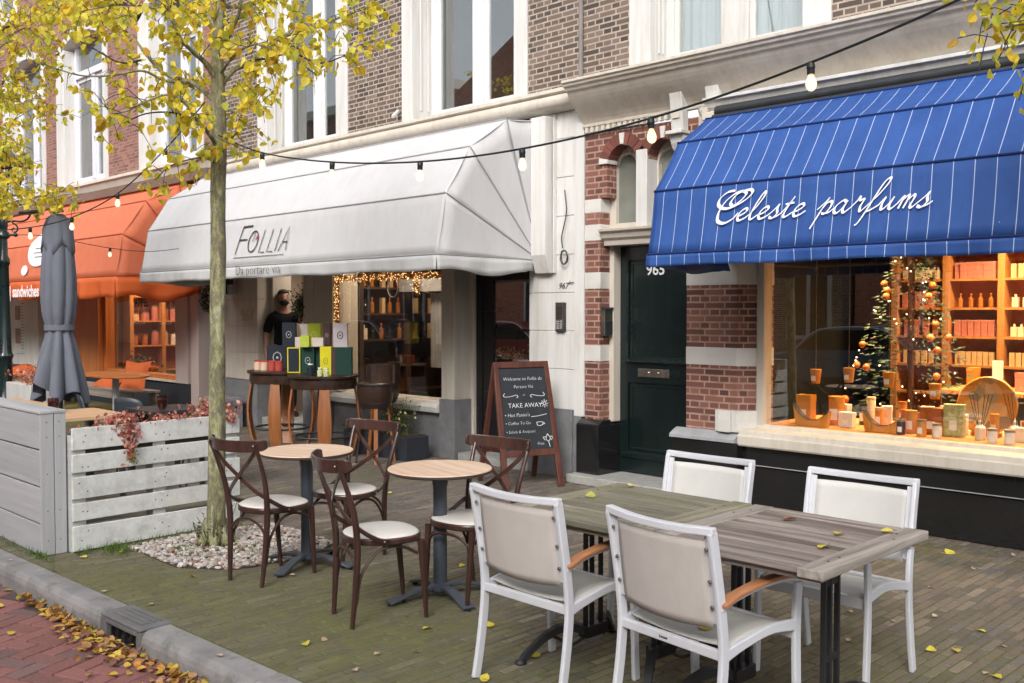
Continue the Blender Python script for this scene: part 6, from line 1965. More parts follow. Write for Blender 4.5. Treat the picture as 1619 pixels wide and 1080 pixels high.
vf = mb.build("vent_flap", M['par'], t, smooth=True, solid=.003, recalc=False)
for v in vf.data.vertices:
    if v.co.z < 2.4: v.co.z += .055 * math.cos(math.atan2(v.co.y, v.co.x) * 4) * (2.45 - v.co.z) * 5
mb = MB(); mb.lathe([(.135, 1.445), (.142, 1.45), (.142, 1.50), (.135, 1.505)], 0, 0, 40, cap=False); mb.build("tie_strap", M['par'], t, smooth=True, solid=.004)
mb = MB(); mb.lathe([(.024, 0.03), (.024, 2.6)], 0, 0, 12); mb.build("pole", M['darkmetal'], t, smooth=True)
mb = MB(); mb.lathe([(.02, 2.62), (.09, 2.63), (.10, 2.645), (.09, 2.66), (.02, 2.665)], 0, 0, 20, m=Matrix.Rotation(R(6), 4, 'X')); mb.box(-.14, .11, -.02, .02, 2.645, 2.668); mb.build("top_cap", M['darkmetal'], t, smooth=True)
mb = MB(); mb.box(-.3, .3, -.3, .3, 0, .06); mb.build("base", M['granite'], t, bevel=.01)

# ---------------------------------------------------------------- lamp post
LX, LY = -11.85, 3.76
t = empty("street_lamp", (LX, LY, 0), 0, "dark green cast iron street lamp with lantern at the left edge", "street lamp")
t.rotation_euler = (0, 0, 0)
gm = paint('dark_green_iron', (.008, .022, .022), .3, .3, 6, .15, coat=.3)
mb = MB()
pr = [(.16, 0), (.16, .12), (.12, .2), (.11, .55), (.13, .6), (.095, .68), (.075, .8), (.07, 1.1), (.085, 1.14), (.065, 1.18), (.058, 1.6), (.052, 2.15), (.065, 2.18), (.065, 2.22), (.045, 2.27), (.042, 2.45), (.07, 2.48), (.07, 2.51), (.04, 2.55), (.05, 2.60), (.05, 2.66), (.034, 2.72), (.028, 2.90), (.06, 2.95)]
mb.lathe(pr, 0, 0, 24, mod=lambda a, z: 1 + (.04 * math.cos(a * 10) if .65 < z < 2.1 else 0)); mb.build("post", gm, t, smooth=True)
dR = Vector((.707, .707, 0))
for s in (-1, 1):
    mb = MB()
    P = [dR * s * x + Vector((0, 0, z)) for x, z in ((.03, 2.64), (.10, 2.655), (.20, 2.65), (.27, 2.675), (.305, 2.73), (.28, 2.77), (.245, 2.755), (.255, 2.73))]
    mb.tube(catmull(P, 6), .011, 8)
    P = [dR * s * x + Vector((0, 0, z)) for x, z in ((.10, 2.64), (.155, 2.60), (.16, 2.55), (.12, 2.53), (.10, 2.56), (.125, 2.58))]
    mb.tube(catmull(P, 6), .009, 8)
    mb.build("scroll_arm", gm, t, smooth=True)
mb = MB(); mb.tube([dR * -.13 + Vector((0, 0, 2.50)), dR * .13 + Vector((0, 0, 2.50))], .014, 8)
for s in (-1, 1): mb.sphere(dR * .14 * s + Vector((0, 0, 2.5)), .024, 10, 8)
mb.build("cross_bar", gm, t, smooth=True)
# lantern: four tapering corner bars, hipped roof
mb = MB()
zb_, zt_ = 2.95, 3.27; rb, rt = .14, .25
cs = [Vector((math.cos(a), math.sin(a), 0)) for a in [R(0) + k * math.pi / 2 for k in range(4)]]
for c in cs: mb.bar(c * rb + Vector((0, 0, zb_)), c * rt + Vector((0, 0, zt_)), .02, .02)
for k in range(4):
    mb.bar(cs[k] * rb + Vector((0, 0, zb_)), cs[(k + 1) % 4] * rb + Vector((0, 0, zb_)), .018, .018)
    mb.bar(cs[k] * rt + Vector((0, 0, zt_)), cs[(k + 1) % 4] * rt + Vector((0, 0, zt_)), .025, .03)
ln_ = mb.build("lantern", gm, t)
mb = MB()
r1, r2 = .30, .08
V = [c * r1 + Vector((0, 0, zt_)) for c in cs] + [c * r2 + Vector((0, 0, zt_ + .2)) for c in cs] + [Vector((0, 0, zt_ + .28))]
mb.add(V, [(k, (k + 1) % 4, 4 + (k + 1) % 4, 4 + k) for k in range(4)] + [(4 + k, 4 + (k + 1) % 4, 8) for k in range(4)] + [(3, 2, 1, 0)])
for c in cs: mb.sphere(c * r1 + Vector((0, 0, zt_ + .015)), .022, 8, 6)
mb.build("lantern_roof", gm, ln_, bevel=.004)
mb = MB()
for k in range(4):
    a, b = cs[k], cs[(k + 1) % 4]
    mb.add([a * rb + Vector((0, 0, zb_)), b * rb + Vector((0, 0, zb_)), b * rt + Vector((0, 0, zt_)), a * rt + Vector((0, 0, zt_))], [(0, 1, 2, 3)])
mb.build("lantern_pane", glass_mat('lantern_glass', (.95, .95, .95), 1.5), ln_, recalc=False)

# ---------------------------------------------------------------- light strings
M['cable'] = paint('black_cable', (.010, .014, .014), .5, .1)
M['bulb_glass'] = None
def bulb_mat():
    m, nt, b = new_mat('warm_bulb_glass')
    nt.nodes.remove(b); out = nt.nodes["Material Output"]
    tr = NN(nt, "ShaderNodeBsdfTransparent"); gl = NN(nt, "ShaderNodeBsdfGlossy"); mx = NN(nt, "ShaderNodeMixShader"); em = NN(nt, "ShaderNodeEmission"); ad = NN(nt, "ShaderNodeAddShader")
    lw = NN(nt, "ShaderNodeLayerWeight"); lw.inputs[0].default_value = .35
    gl.inputs["Roughness"].default_value = .05
    tr.inputs[0].default_value = (.96, .92, .86, 1)
    em.inputs[0].default_value = (1, .72, .42, 1)
    nt.links.new(math_n(nt, 'MULTIPLY', math_n(nt, 'SUBTRACT', 1, lw.outputs["Facing"]), .5), em.inputs[1])
    nt.links.new(math_n(nt, 'MULTIPLY', lw.outputs["Fresnel"], .7), mx.inputs[0])
    nt.links.new(tr.outputs[0], mx.inputs[1]); nt.links.new(gl.outputs[0], mx.inputs[2])
    nt.links.new(mx.outputs[0], ad.inputs[0]); nt.links.new(em.outputs[0], ad.inputs[1]); nt.links.new(ad.outputs[0], out.inputs[0])
    return m
M['bulb_glass'] = bulb_mat()
M['filament'] = emis('filament_glow', (1, .72, .4), 9)
bsock = MB(); bsock.lathe([(.010, .012), (.021, .010), (.023, -.012), (.020, -.016), (.0205, -.040), (.018, -.046)], 0, 0, 16)
bcap = MB(); bcap.lathe([(.005, .024), (.009, .02), (.009, .010)], 0, 0, 10)
bgl = MB(); bgl.lathe([(.014, -.046), (.017, -.056), (.026, -.076), (.030, -.096), (.026, -.116), (.014, -.130), (.002, -.134)], 0, 0, 20, cap=False)
bfi = MB(); bfi.sphere((0, 0, -.092), .010, 8, 6, sc=(1, 1, 1.5))
proto_b = None
def light_string(name, label, pts, bulbs, blabels, grp, r=.005):
    s = empty(name, pts[0], 0, label, "light string", "strings of lamps over the pavement")
    mb = MB(); mb.tube(catmull(pts, 10), r, 6); mb.build("cable", M['cable'], s, offset=tuple(pts[0]), smooth=True)
    for k, p in enumerate(bulbs):
        sk = bsock_o(s, Vector(p) - Vector(pts[0]))
    return s
_shared = {}
def bsock_o(par, loc):
    if not _shared:
        a = bsock.build("lamp_socket", M['cable'], par, smooth=True); b = bgl.build("bulb", M['bulb_glass'], a, smooth=True); c = bfi.build("filament", M['filament'], a, smooth=True)
        d = bcap.build("socket_clip", M['cable'], a, smooth=True)
        _shared['a'] = a; o = a
    else:
        o = copy_tree(_shared['a'], par)
    o.scale = (.72, .72, .72); o.location = loc; o.rotation_euler = (R(random.uniform(-4, 4)), R(random.uniform(-4, 4)), 0)
    return o
b1 = [(-1.82, 3.4, 2.565), (-2.56, 3.4, 2.46), (-3.33, 3.4, 2.42), (-4.10, 3.4, 2.44), (-4.92, 3.4, 2.525), (-5.71, 3.4, 2.67)]
light_string("light_string", "black festoon cable with six bulbs from the tree across the blue awning", [(.55, 3.4, 3.55), (-.35, 3.4, 3.0), (-1.1, 3.4, 2.74)] + [(x, y, z + .012) for x, y, z in b1] + [(-6.25, 3.38, 2.86)], b1, None, None)
b2 = [(-6.95, 3.33, 2.83), (-7.72, 3.3, 2.565), (-8.45, 3.22, 2.42), (-9.25, 3.16, 2.38), (-10.05, 3.05, 2.40), (-10.9, 2.98, 2.5)]
light_string("light_string", "black festoon cable with bulbs running from the tree past the orange awning", [(-6.36, 3.34, 3.10)] + [(x, y, z + .012) for x, y, z in b2] + [(-12.9, 3.2, 3.05)], b2, None, None)
b3 = [(-11.9, 3.82, 2.43), (-12.1, 4.6, 2.40), (-12.35, 5.75, 2.52)]
b3 = [(-11.86, 3.76, 2.455), (-11.6, 4.13, 2.48), (-11.7, 4.9, 2.385)]
light_string("light_string", "thin festoon cable with bulbs from the street lamp towards the white awning", [(-11.83, 3.78, 2.50)] + [(x, y, z + .012) for x, y, z in b3[1:]] + [(-11.9, 5.6, 2.40), (-12.2, 6.5, 2.6), (-12.97, 7.15, 2.95)], b3, None, None, .004)

# ================================================================ TREES
def bark_mat():
    m, nt, b = new_mat('mossy_bark')
    v = coords(nt, scale=(1, 1, .35))
    n1 = noise_n(nt, v, 22, 7, .75, .6); n2 = noise_n(nt, coords(nt, scale=(1, 1, .6)), 34, 6, .75)
    c = ramp(nt, n1, [(.3, (.08, .068, .05)), (.46, (.19, .17, .12)), (.52, (.27, .27, .11)), (.62, (.40, .38, .29))])
    c = mixc(nt, ramp(nt, n2, [(.48, (0, 0, 0)), (.6, (.65,) * 3)]), c, (.12, .12, .055))
    nt.links.new(c, b.inputs["Base Color"]); b.inputs["Roughness"].default_value = .9
    bump_n(nt, b, math_n(nt, 'ADD', n2, n1), .7, .012)
    return m
M['bark'] = bark_mat()
M['twig'] = paint('dark_twig', (.045, .035, .028), .85, .3, 12, .3)
M['leaf'] = tint_mat('yellow_leaf', .6, .1, 80, transl=.52, var=.2)
YC = [(.86, .68, .05), (.80, .68, .06), (.88, .76, .12), (.72, .66, .07), (.52, .55, .07), (.82, .56, .05), (.62, .38, .05)]
YW = [5, 5, 4, 4, 3, 2, 1]
def leaf_poly(mb, p, d, nrm, s, c):
    d = d.normalized(); sd_ = d.cross(nrm)
    if sd_.length < 1e-3: sd_ = d.orthogonal()
    sd_.normalize(); n_ = sd_.cross(d)
    cup = .16 * s
    V = [p, p + sd_ * s * .30 + d * s * .12 + n_ * cup * .6, p + sd_ * s * .44 + d * s * .45 + n_ * cup, p + sd_ * s * .24 + d * s * .82 + n_ * cup * .4, p + d * s * 1.05,
         p - sd_ * s * .24 + d * s * .82 + n_ * cup * .4, p - sd_ * s * .44 + d * s * .45 + n_ * cup, p - sd_ * s * .30 + d * s * .12 + n_ * cup * .6, p + d * s * .5]
    mb.add(V, [(8, 0, 1, 2), (8, 2, 3, 4), (8, 4, 5, 6), (8, 6, 7, 0)], c)
def rv(r, s=1): return Vector((r.gauss(0, s), r.gauss(0, s), r.gauss(0, s)))
def twigs_and_leaves(path, mbw, mbl, rn, dens, tw_len, leaf_s, t0=.25, lpc=5, bare=.15, droop=.25, cols=YC, wts=YW, greenness=0):
    """side twigs along a branch path, each ending in drooping leaves"""
    n = max(1, int(dens * sum((path[i + 1] - path[i]).length for i in range(len(path) - 1))))
    for k in range(n):
        u = t0 + (1 - t0) * rn.random()
        f = u * (len(path) - 1); i = min(int(f), len(path) - 2); base = path[i].lerp(path[i + 1], f - i)
        ax = (path[i + 1] - path[i]).normalized()
        d = (ax * .7 + rv(rn, .6)).normalized()
        L = tw_len * rn.uniform(.4, 1.2)
        p1 = base + d * L * .5 + Vector((0, 0, .02)); p2 = base + d * L + Vector((0, 0, -droop * L))
        mbw.tube([base, p1, p2], lambda t: .0035 * (1 - .6 * t), 4, cap=False)
        if rn.random() < bare: continue
        for q in range(rn.randint(max(1, lpc - 3), lpc + 2)):
            w_ = rn.uniform(.35, 1.05)
            bp = base.lerp(p1, w_ * 2) if w_ < .5 else p1.lerp(p2, w_ * 2 - 1)
            off = rv(rn, .022)
            ld = (rv(rn, .55) + Vector((0, 0, -.75)) + d * .3).normalized()
            c = rn.choices(cols, wts)[0]; qv = rn.uniform(.75, 1.15)
            leaf_poly(mbl, bp + off, ld, rv(rn).normalized(), rn.uniform(*leaf_s), (c[0] * qv, c[1] * qv, c[2] * qv, 1))

rn = random.Random(42)
TX, TY = -6.31, 3.36
D = 6.84
T = empty("street_tree", (TX, TY, 0), 0, "slim street tree with mossy trunk and sparse yellow leaves by the planter", "tree")
to = tuple(T.location)
trunk_px = [(340, 870, 0), (342, 800, 0), (343, 700, 0), (344, 560, 0), (345, 420, 0), (345, 300, 0), (346, 230, 0), (345, 150, 0), (344, 70, 0), (350, 0, 0), (352, -90, .1), (356, -220, .2), (350, -380, .3)]
trunk = [at(a, b, D + c) for a, b, c in trunk_px]
trunk[0] = Vector((TX, TY, -.02))
rad = [.088, .062, .058, .055, .053, .052, .055, .048, .040, .032, .026, .018, .008]
P = catmull(trunk, 6)
def rad_t(u):
    f = u * (len(rad) - 1); i = min(int(f), len(rad) - 2); return lerp(rad[i], rad[i + 1], f - i)
mb = MB(); mb.tube(P, rad_t, 18)
# root flare with burr shoots
for k in range(7):
    a = k * .9 + .3; d = Vector((math.cos(a), math.sin(a), 0))
    mb.tube([Vector((TX, TY, .17)) + d * .03, Vector((TX, TY, .07)) + d * .085, Vector((TX, TY, -.01)) + d * (.15 + .03 * math.sin(k))], [.05, .04, .02], 8)
tk = mb.build("trunk", M['bark'], T, offset=to, smooth=True)
for v in tk.data.vertices:
    q = noise.noise(Vector((v.co.x * 14, v.co.y * 14, v.co.z * 5))) * .006
    r = Vector((v.co.x, v.co.y, 0)); 
    if v.co.z < 2.6 and r.length > 0: v.co += r.normalized() * q
branches = [
 ([(346, 140, 0), (368, 112, .05), (398, 97, .1), (440, 62, .2), (490, 45, .3), (545, 25, .4), (600, 5, .5)], .020, 'A'),
 ([(344, 130, 0), (325, 100, -.1), (305, 82, -.2), (285, 60, -.3), (268, 20, -.4), (255, -40, -.5)], .021, 'A'),
 ([(343, 165, 0), (320, 142, .2), (298, 128, .35), (262, 118, .5), (232, 88, .6), (205, 55, .7), (150, 25, .8), (95, 12, .9)], .017, 'A'),
 ([(298, 130, .35), (262, 128, .3), (225, 112, .2), (180, 119, .1), (125, 119, 0), (60, 98, -.1)], .010, 'B'),
 ([(225, 95, .6), (190, 99, .5), (150, 78, .5), (100, 50, .4)], .007, 'B'),
 ([(344, 232, 0), (325, 205, -.2), (308, 186, -.35), (290, 160, -.45), (262, 150, -.5), (232, 160, -.55), (180, 180, -.6), (160, 150, -.6)], .012, 'A'),
 ([(308, 188, -.35), (270, 178, -.4), (230, 180, -.45), (195, 195, -.5)], .006, 'A'),
 ([(345, 90, 0), (362, 55, -.1), (378, 20, -.2), (384, -40, -.3)], .018, 'A'),
 ([(347, 118, 0), (370, 88, -.25), (402, 70, -.5), (440, 78, -.6), (480, 66, -.7)], .010, 'A'),
 ([(400, 95, .1), (428, 92, .05), (455, 88, 0), (500, 118, 0)], .006, 'A'),
 ([(345, 60, 0), (330, 25, .3), (310, -20, .5), (300, -80, .6)], .016, 'A'),
 ([(347, 250, 0), (362, 225, -.15), (378, 205, -.2), (388, 190, -.25)], .006, 'A'),
 ([(345, 262, 0), (330, 252, -.1), (312, 250, -.2), (270, 262, -.3), (245, 285, -.35)], .006, 'A'),
 ([(350, 10, 0), (380, 10, .3), (430, -5, .6), (500, -30, .8)], .013, 'A'),
 ([(262, 20, -.4), (230, 10, -.5), (180, 8, -.6), (120, 20, -.7)], .009, 'A'),
 ([(440, 62, .2), (470, 85, .25), (505, 100, .3), (540, 90, .35), (585, 70, .4)], .007, 'A'),
 ([(350, 0, 0), (340, -60, -.5), (310, -120, -.9)], .015, 'A'), ([(352, -60, 0), (400, -120, .3), (470, -160, .6)], .014, 'A'), ([(350, -80, 0), (280, -140, .3), (190, -170, .5)], .014, 'A'),
]
mbw, mbl, mbt = MB(), MB(), MB()
for pts, r0, kind in branches:
    path = catmull([at(a, b, D + c) for a, b, c in pts], 5)
    (mbw if r0 > .008 else mbt).tube(path, lambda u: r0 * (1 - .82 * u) + .002, 8)
    if kind == 'A':
        twigs_and_leaves(path, mbt, mbl, rn, 17, .22, (.038, .078), t0=.22 if r0 > .012 else .1, lpc=6)
    else:
        twigs_and_leaves(path, mbt, mbl, rn, 9, .12, (.04, .06), t0=.3, lpc=3, bare=.8)
# leaf clusters the photograph shows away from the main limbs
for (px, py, dd, sx, sy, n) in [(170, 125, .1, 26, 18, 26), (175, 180, -.5, 24, 14, 34), (315, 180, -.3, 22, 22, 70), (330, 235, -.2, 20, 22, 46), (395, 130, -.2, 22, 26, 60), (385, 180, -.2, 18, 25, 55), (375, 235, -.2, 12, 14, 25), (480, 112, .1, 15, 14, 26), (500, 60, .3, 32, 26, 80), (565, 25, .4, 30, 18, 60), (585, 55, .4, 10, 10, 14),
                                (250, 30, -.3, 60, 24, 170), (160, 25, .2, 46, 26, 120), (420, 20, .3, 50, 22, 110), (205, 85, .5, 24, 22, 56), (290, 30, .2, 40, 24, 80), (280, 268, -.3, 26, 10, 26), (330, 110, .3, 26, 24, 46), (430, 60, .4, 30, 26, 70), (270, 120, .4, 30, 20, 42), (120, 30, .4, 30, 20, 70), (418, 165, 0, 8, 8, 8)]:
    c0 = at(px, py, D + dd)
    for k in range(int(n * .75) // 5 + 1):
        q = at(px + rn.gauss(0, sx), py + rn.gauss(0, sy), D + dd + rn.gauss(0, .3))
        d = rv(rn).normalized(); e = q + d * .12
        mbt.tube([q, q.lerp(e, .5) + Vector((0, 0, .01)), e], .0022, 4, cap=False)
        for j in range(5):
            c = rn.choices(YC, YW)[0]; qv = rn.uniform(.75, 1.15)
            leaf_poly(mbl, q.lerp(e, rn.random()) + rv(rn, .025), (rv(rn, .5) + Vector((0, 0, -.8))), rv(rn).normalized(), rn.uniform(.038, .062), (c[0] * qv, c[1] * qv, c[2] * qv, 1))
mbw.build("limb", M['bark'], T, offset=to, smooth=True)
mbt.build("twig", M['twig'], T, offset=to, recalc=False)
mbl.build("foliage", M['leaf'], T, offset=to, recalc=False)
mb = MB()   # burr shoots round the foot
for k in range(26):
    a = rn.uniform(0, 6.28); p = Vector((TX + .1 * math.cos(a), TY + .1 * math.sin(a), rn.uniform(.02, .16)))
    mb.tube([p, p + Vector((.05 * math.cos(a), .05 * math.sin(a), rn.uniform(.05, .16)))], .002, 4)
mb.build("shoot", M['twig'], T, offset=to, recalc=False)
mb = MB()
def _foot(r):
    a = r.uniform(0, 6.28); q = abs(r.gauss(.10, .035)); return Vector((q * math.cos(a), q * math.sin(a), max(.005, r.gauss(.07, .05)) * (1 if q < .13 else .4)))
leaf_cloud(mb, 700, _foot, (.010, .026), [(.10, .12, .03), (.06, .08, .025), (.16, .15, .05), (.05, .05, .025)], rn)
mb.build("moss_shoots", bpy.data.materials['green_leaf'], T, recalc=False)

def crown_tree(loc, label, clusters, height, seed, n_scale=1.0, ls=(.045, .07), trunk_r=.07, limbs=()):
    t = empty("street_tree", loc, 0, label, "tree"); o_ = tuple(t.location); rn = random.Random(seed)
    mb = MB(); x, y = loc[0], loc[1]
    mb.tube(catmull([(x, y, -.02), (x + .02, y, 1.2), (x - .02, y + .02, 2.4), (x, y, 3.4), (x + .03, y, height)], 5), lambda u: trunk_r * (1.15 - u), 14)
    mb.build("trunk", M['bark'], t, offset=o_, smooth=True)
    mbw, mbt, mbl = MB(), MB(), MB()
    for (c, rad_, n) in clusters:
        c = Vector(c); st = Vector((x, y, max(2.2, min(height - .3, c.z - .2 - (c - Vector((x, y, c.z))).length * .35))))
        path = catmull([st, st.lerp(c, .5) + Vector((0, 0, .12)), c], 5)
        mbw.tube(path, lambda u: .02 * (1 - .8 * u), 7)
        for k in range(int(n * n_scale / 5)):
            q = c + Vector((rn.gauss(0, rad_[0]), rn.gauss(0, rad_[1]), rn.gauss(0, rad_[2])))
            d = rv(rn).normalized(); e = q + d * .16
            mbt.tube([q, q.lerp(e, .5) + Vector((0, 0, .015)), e], .0028, 4, cap=False)
            for j in range(5):
                cc = rn.choices(YC, YW)[0]; qv = rn.uniform(.75, 1.15)
                leaf_poly(mbl, q.lerp(e, rn.random()) + rv(rn, .035), (rv(rn, .5) + Vector((0, 0, -.8))), rv(rn).normalized(), rn.uniform(*ls), (cc[0] * qv, cc[1] * qv, cc[2] * qv, 1))
    mbw.build("limb", M['bark'], t, offset=o_, smooth=True); mbt.build("twig", M['twig'], t, offset=o_, recalc=False); mbl.build("foliage", M['leaf'], t, offset=o_, recalc=False)
    return t
DL = 10.2
cl = [(at(px, py, DL + dd), (sx * DL / 1547, sx * DL / 1547, sy * DL / 1547), n) for px, py, dd, sx, sy, n in
      [(25, 60, 0, 30, 28, 300), (18, 150, .3, 24, 28, 300), (10, 240, -.2, 15, 24, 200), (65, 110, .2, 20, 18, 90), (75, 25, 0, 30, 16, 150), (55, 170, -.2, 12, 16, 60), (80, 312, -.4, 17, 6, 130), (22, 285, -.3, 14, 14, 110), (10, 320, -.3, 18, 6, 70), (-60, 80, .5, 50, 50, 300), (-120, 160, 0, 50, 60, 250), (-60, -60, 0, 60, 40, 200), (40, -50, 0, 50, 25, 200), (50, 262, 0, 8, 10, 14)]]
crown_tree((-12.6, 2.95, 0), "dense golden yellow street tree whose crown enters at the top left corner", cl, 5.6, 5)
DR = 4.3
cl = [(at(px, py, DR + dd), (sx * DR / 1547, sx * DR / 1547, sy * DR / 1547), n) for px, py, dd, sx, sy, n in
      [(1600, 35, 0, 18, 18, 34), (1575, 45, .1, 18, 12, 20), (1605, 12, 0, 20, 14, 34), (1700, -30, .2, 60, 50, 220), (1650, 70, .2, 20, 26, 40), (1640, -90, .4, 50, 40, 150), (1800, 40, .2, 80, 60, 200)]]
crown_tree((.9, 3.35, 0), "street tree whose few yellow leaves hang in at the top right corner", cl, 5.4, 15, 1.0, (.038, .058))

# ---------------------------------------------------------------- pebbles, moss, grass, fallen leaves
mb = MB(); rn = random.Random(19)
def ico(mb, c, r, rn, colr):
    sx, sy, sz = rn.uniform(.8, 1.3), rn.uniform(.7, 1.1), rn.uniform(.45, .8)
    m_ = Matrix.Translation(c) @ Matrix.Rotation(rn.uniform(0, 6.28), 4, 'Z') @ Matrix.Diagonal((r * sx, r * sy, r * sz, 1))
    V = []; 
    rings = [(0, 1), (.7, .7), (1, 0), (.7, -.7), (0, -1)]
    vs = [m_ @ Vector((0, 0, 1))]
    for rr, zz in rings[1:4]:
        for k in range(6):
            a = k * math.pi / 3; q = 1 + rn.uniform(-.12, .12); vs.append(m_ @ Vector((rr * q * math.cos(a), rr * q * math.sin(a), zz)))
    vs.append(m_ @ Vector((0, 0, -1)))
    fs = [(0, 1 + k, 1 + (k + 1) % 6) for k in range(6)]
    for r_ in (0, 1):
        for k in range(6): fs.append((1 + r_ * 6 + k, 1 + (r_ + 1) * 6 + k, 1 + (r_ + 1) * 6 + (k + 1) % 6, 1 + r_ * 6 + (k + 1) % 6))
    fs += [(13 + (k + 1) % 6, 13 + k, 19) for k in range(6)]
    mb.add(vs, fs, colr)
pit = [(-6.66, 2.90), (-5.95, 2.88), (-5.62, 3.1), (-5.55, 3.62), (-5.75, 3.98), (-6.6, 3.98), (-6.72, 3.5)]
def inside(x, y, poly):
    c = False; j = len(poly) - 1
    for i in range(len(poly)):
        if (poly[i][1] > y) != (poly[j][1] > y) and x < (poly[j][0] - poly[i][0]) * (y - poly[i][1]) / (poly[j][1] - poly[i][1]) + poly[i][0]: c = not c
        j = i
    return c
N_ = 0
while N_ < 2100:
    x, y = rn.uniform(-6.75, -5.4), rn.uniform(2.82, 4.0)
    x += .05 * noise.noise(Vector((y * 6, 0, 0))); 
    if not inside(x, y, pit): continue
    if math.hypot(x - TX, y - TY) < .12: continue
    t = rn.random()
    c = (.50, .455, .42) if t < .45 else ((.38, .32, .28) if t < .68 else ((.32, .19, .14) if t < .78 else ((.60, .58, .55) if t < .92 else (.22, .18, .16))))
    q = rn.uniform(.75, 1.1)
    ico(mb, Vector((x, y, rn.uniform(.004, .022))), rn.uniform(.009, .024), rn, (c[0] * q, c[1] * q, c[2] * q, 1)); N_ += 1
tag(mb.build("pebbles", tint_mat('pebble', .6, .2, 60, var=.15), smooth=True, recalc=False), kind='stuff')
mb = MB(); mb.prism([(x, y) for x, y in pit], 'z', -.05, .006); tag(mb.build("tree_pit_soil", paint('pit_soil', (.06, .045, .03), .95, .4, 12, .5)), kind='structure')
mb = MB()
def blade(x, y, h, c):
    a = rn.uniform(0, 6.28); w_ = rn.uniform(.0015, .003); d = Vector((math.cos(a), math.sin(a), 0)); l = rn.uniform(.2, .7) * h
    s_ = d.orthogonal() * w_ if False else Vector((-d.y, d.x, 0)) * w_
    p = Vector((x, y, 0)); mb.add([p - s_, p + s_, p + d * l * .4 + Vector((0, 0, h * .6)) + s_ * .7, p + d * l * .4 + Vector((0, 0, h * .6)) - s_ * .7, p + d * l + Vector((0, 0, h))], [(0, 1, 2, 3), (3, 2, 4)], c)
gs = []
for k in range(1500):
    t = rn.random()
    if t < .30: x, y = -6.72 + rn.gauss(0, .035), rn.uniform(2.55, 3.8)
    elif t < .52: x, y = -6.66 + rn.gauss(0, .09), 2.82 + rn.gauss(0, .05)
    elif t < .68: x, y = -6.25 + rn.gauss(0, .13), 3.12 + rn.gauss(0, .08)
    elif t < .80: x, y = -5.95 + rn.gauss(0, .12), 3.4 + rn.gauss(0, .08)
    elif t < .90: x, y = -6.85 + rn.gauss(0, .1), 2.36 + rn.gauss(0, .02)
    else: x, y = rn.uniform(-9, -6.8), 2.33 + rn.gauss(0, .015)
    q = rn.uniform(.6, 1.3); blade(x, y, rn.uniform(.012, .06), (.10 * q, .17 * q, .03 * q, 1))
M['green_leaf'] = bpy.data.materials['green_leaf']
tag(mb.build("grass_tufts", M['green_leaf'], recalc=False), kind='stuff')

def lying_leaf(mb, x, y, z, s, c, rn, flat=.35):
    a = rn.uniform(0, 6.28); d = Vector((math.cos(a), math.sin(a), rn.uniform(-.1, .3) * flat)); n_ = Vector((rn.gauss(0, flat), rn.gauss(0, flat), 1)).normalized()
    leaf_poly(mb, Vector((x, y, z)), d, n_, s, c)
mb = MB(); rn = random.Random(55)
BR = [(.62, .42, .05), (.60, .30, .06), (.42, .20, .09), (.50, .28, .14), (.30, .15, .08), (.68, .52, .10)]
for k in range(1150):
    s_ = rn.uniform(-2.1, 2.6); spread = .022 + .065 * max(0, min(1, (s_ + .9) / 1.2)) * (1.25 if -.1 < s_ < .7 else .85)
    if rn.random() < .25 * (abs(math.sin(s_ * 2.2))): continue
    if s_ < -1.0: continue
    if s_ < -.6 and rn.random() < .5: continue
    nn_ = -.018 - abs(rn.gauss(0, spread))
    p = kp(s_, nn_, 0); c = rn.choices(BR, [4, 3, 3, 3, 2, 2])[0]; q = rn.uniform(.7, 1.1)
    lying_leaf(mb, p.x, p.y, -.112 + abs(rn.gauss(0, .018)) * math.exp(nn_ * 5), rn.uniform(.028, .055), (c[0] * q, c[1] * q, c[2] * q, 1), rn, .7)
tag(mb.build("gutter_leaves", tint_mat('fallen_leaf_litter', .6, .2, 60, transl=.15), recalc=False), kind='stuff')
lm = tint_mat('fallen_leaf_yellow', .55, .2, 60, transl=.15)
def single_leaf(x, y, z, s, c, label, grp=None, seed=0):
    r_ = random.Random(seed); mb = MB(); lying_leaf(mb, 0, 0, 0.002, s, c, r_, .3)
    mb.tube([(0, 0, .003), (r_.uniform(-.02, .02), r_.uniform(-.03, .03), .008)], .0012, 4, c=(c[0] * .7, c[1] * .6, c[2], 1))
    o = mb.build("fallen_leaf", lm, recalc=False); o.location = (x, y, z); o.rotation_euler.z = r_.uniform(0, 6.28)
    return tag(o, label, "leaf", grp)
Yl = (.60, .50, .06, 1); Bl = (.34, .17, .08, 1)
single_leaf(-1.83, 3.70, .757, .055, Yl, "curled yellow leaf near the middle of the grey teak table", seed=1)
single_leaf(-1.68, 3.86, .757, .055, Yl, "yellow leaf at the far edge of the grey teak table", seed=2)
single_leaf(-1.76, 3.40, .757, .06, Yl, "largest yellow leaf near the front end board of the grey teak table", seed=3)
single_leaf(-2.12, 3.76, .757, .06, Bl, "dry brown leaf on the slats of the grey teak table", seed=4)
single_leaf(-3.03, 3.60, .757, .05, (.4, .4, .08, 1), "greenish yellow leaf on the mossy teak table", seed=5)
single_leaf(-3.08, 3.92, .757, .04, (.6, .5, .2, 1), "pale leaf at the back of the mossy teak table", seed=6)
single_leaf(-2.08, 3.13, .432, .065, (.62, .50, .10, 1), "yellow leaf lying on the seat of the nearest white armchair", seed=7)
single_leaf(-1.55, 4.06, .655, .05, Yl, "yellow leaf caught by the armrest at the far right armchair", seed=8)
def gpx(px, py, z=0.0):
    d = (_F + _R * ((px - 809.5) / 1547.5) + _U * (-(py - 540) / 1547.5)); t = (z - 1.65) / d.z
    return Vector((0, 0, 1.65)) + d * t
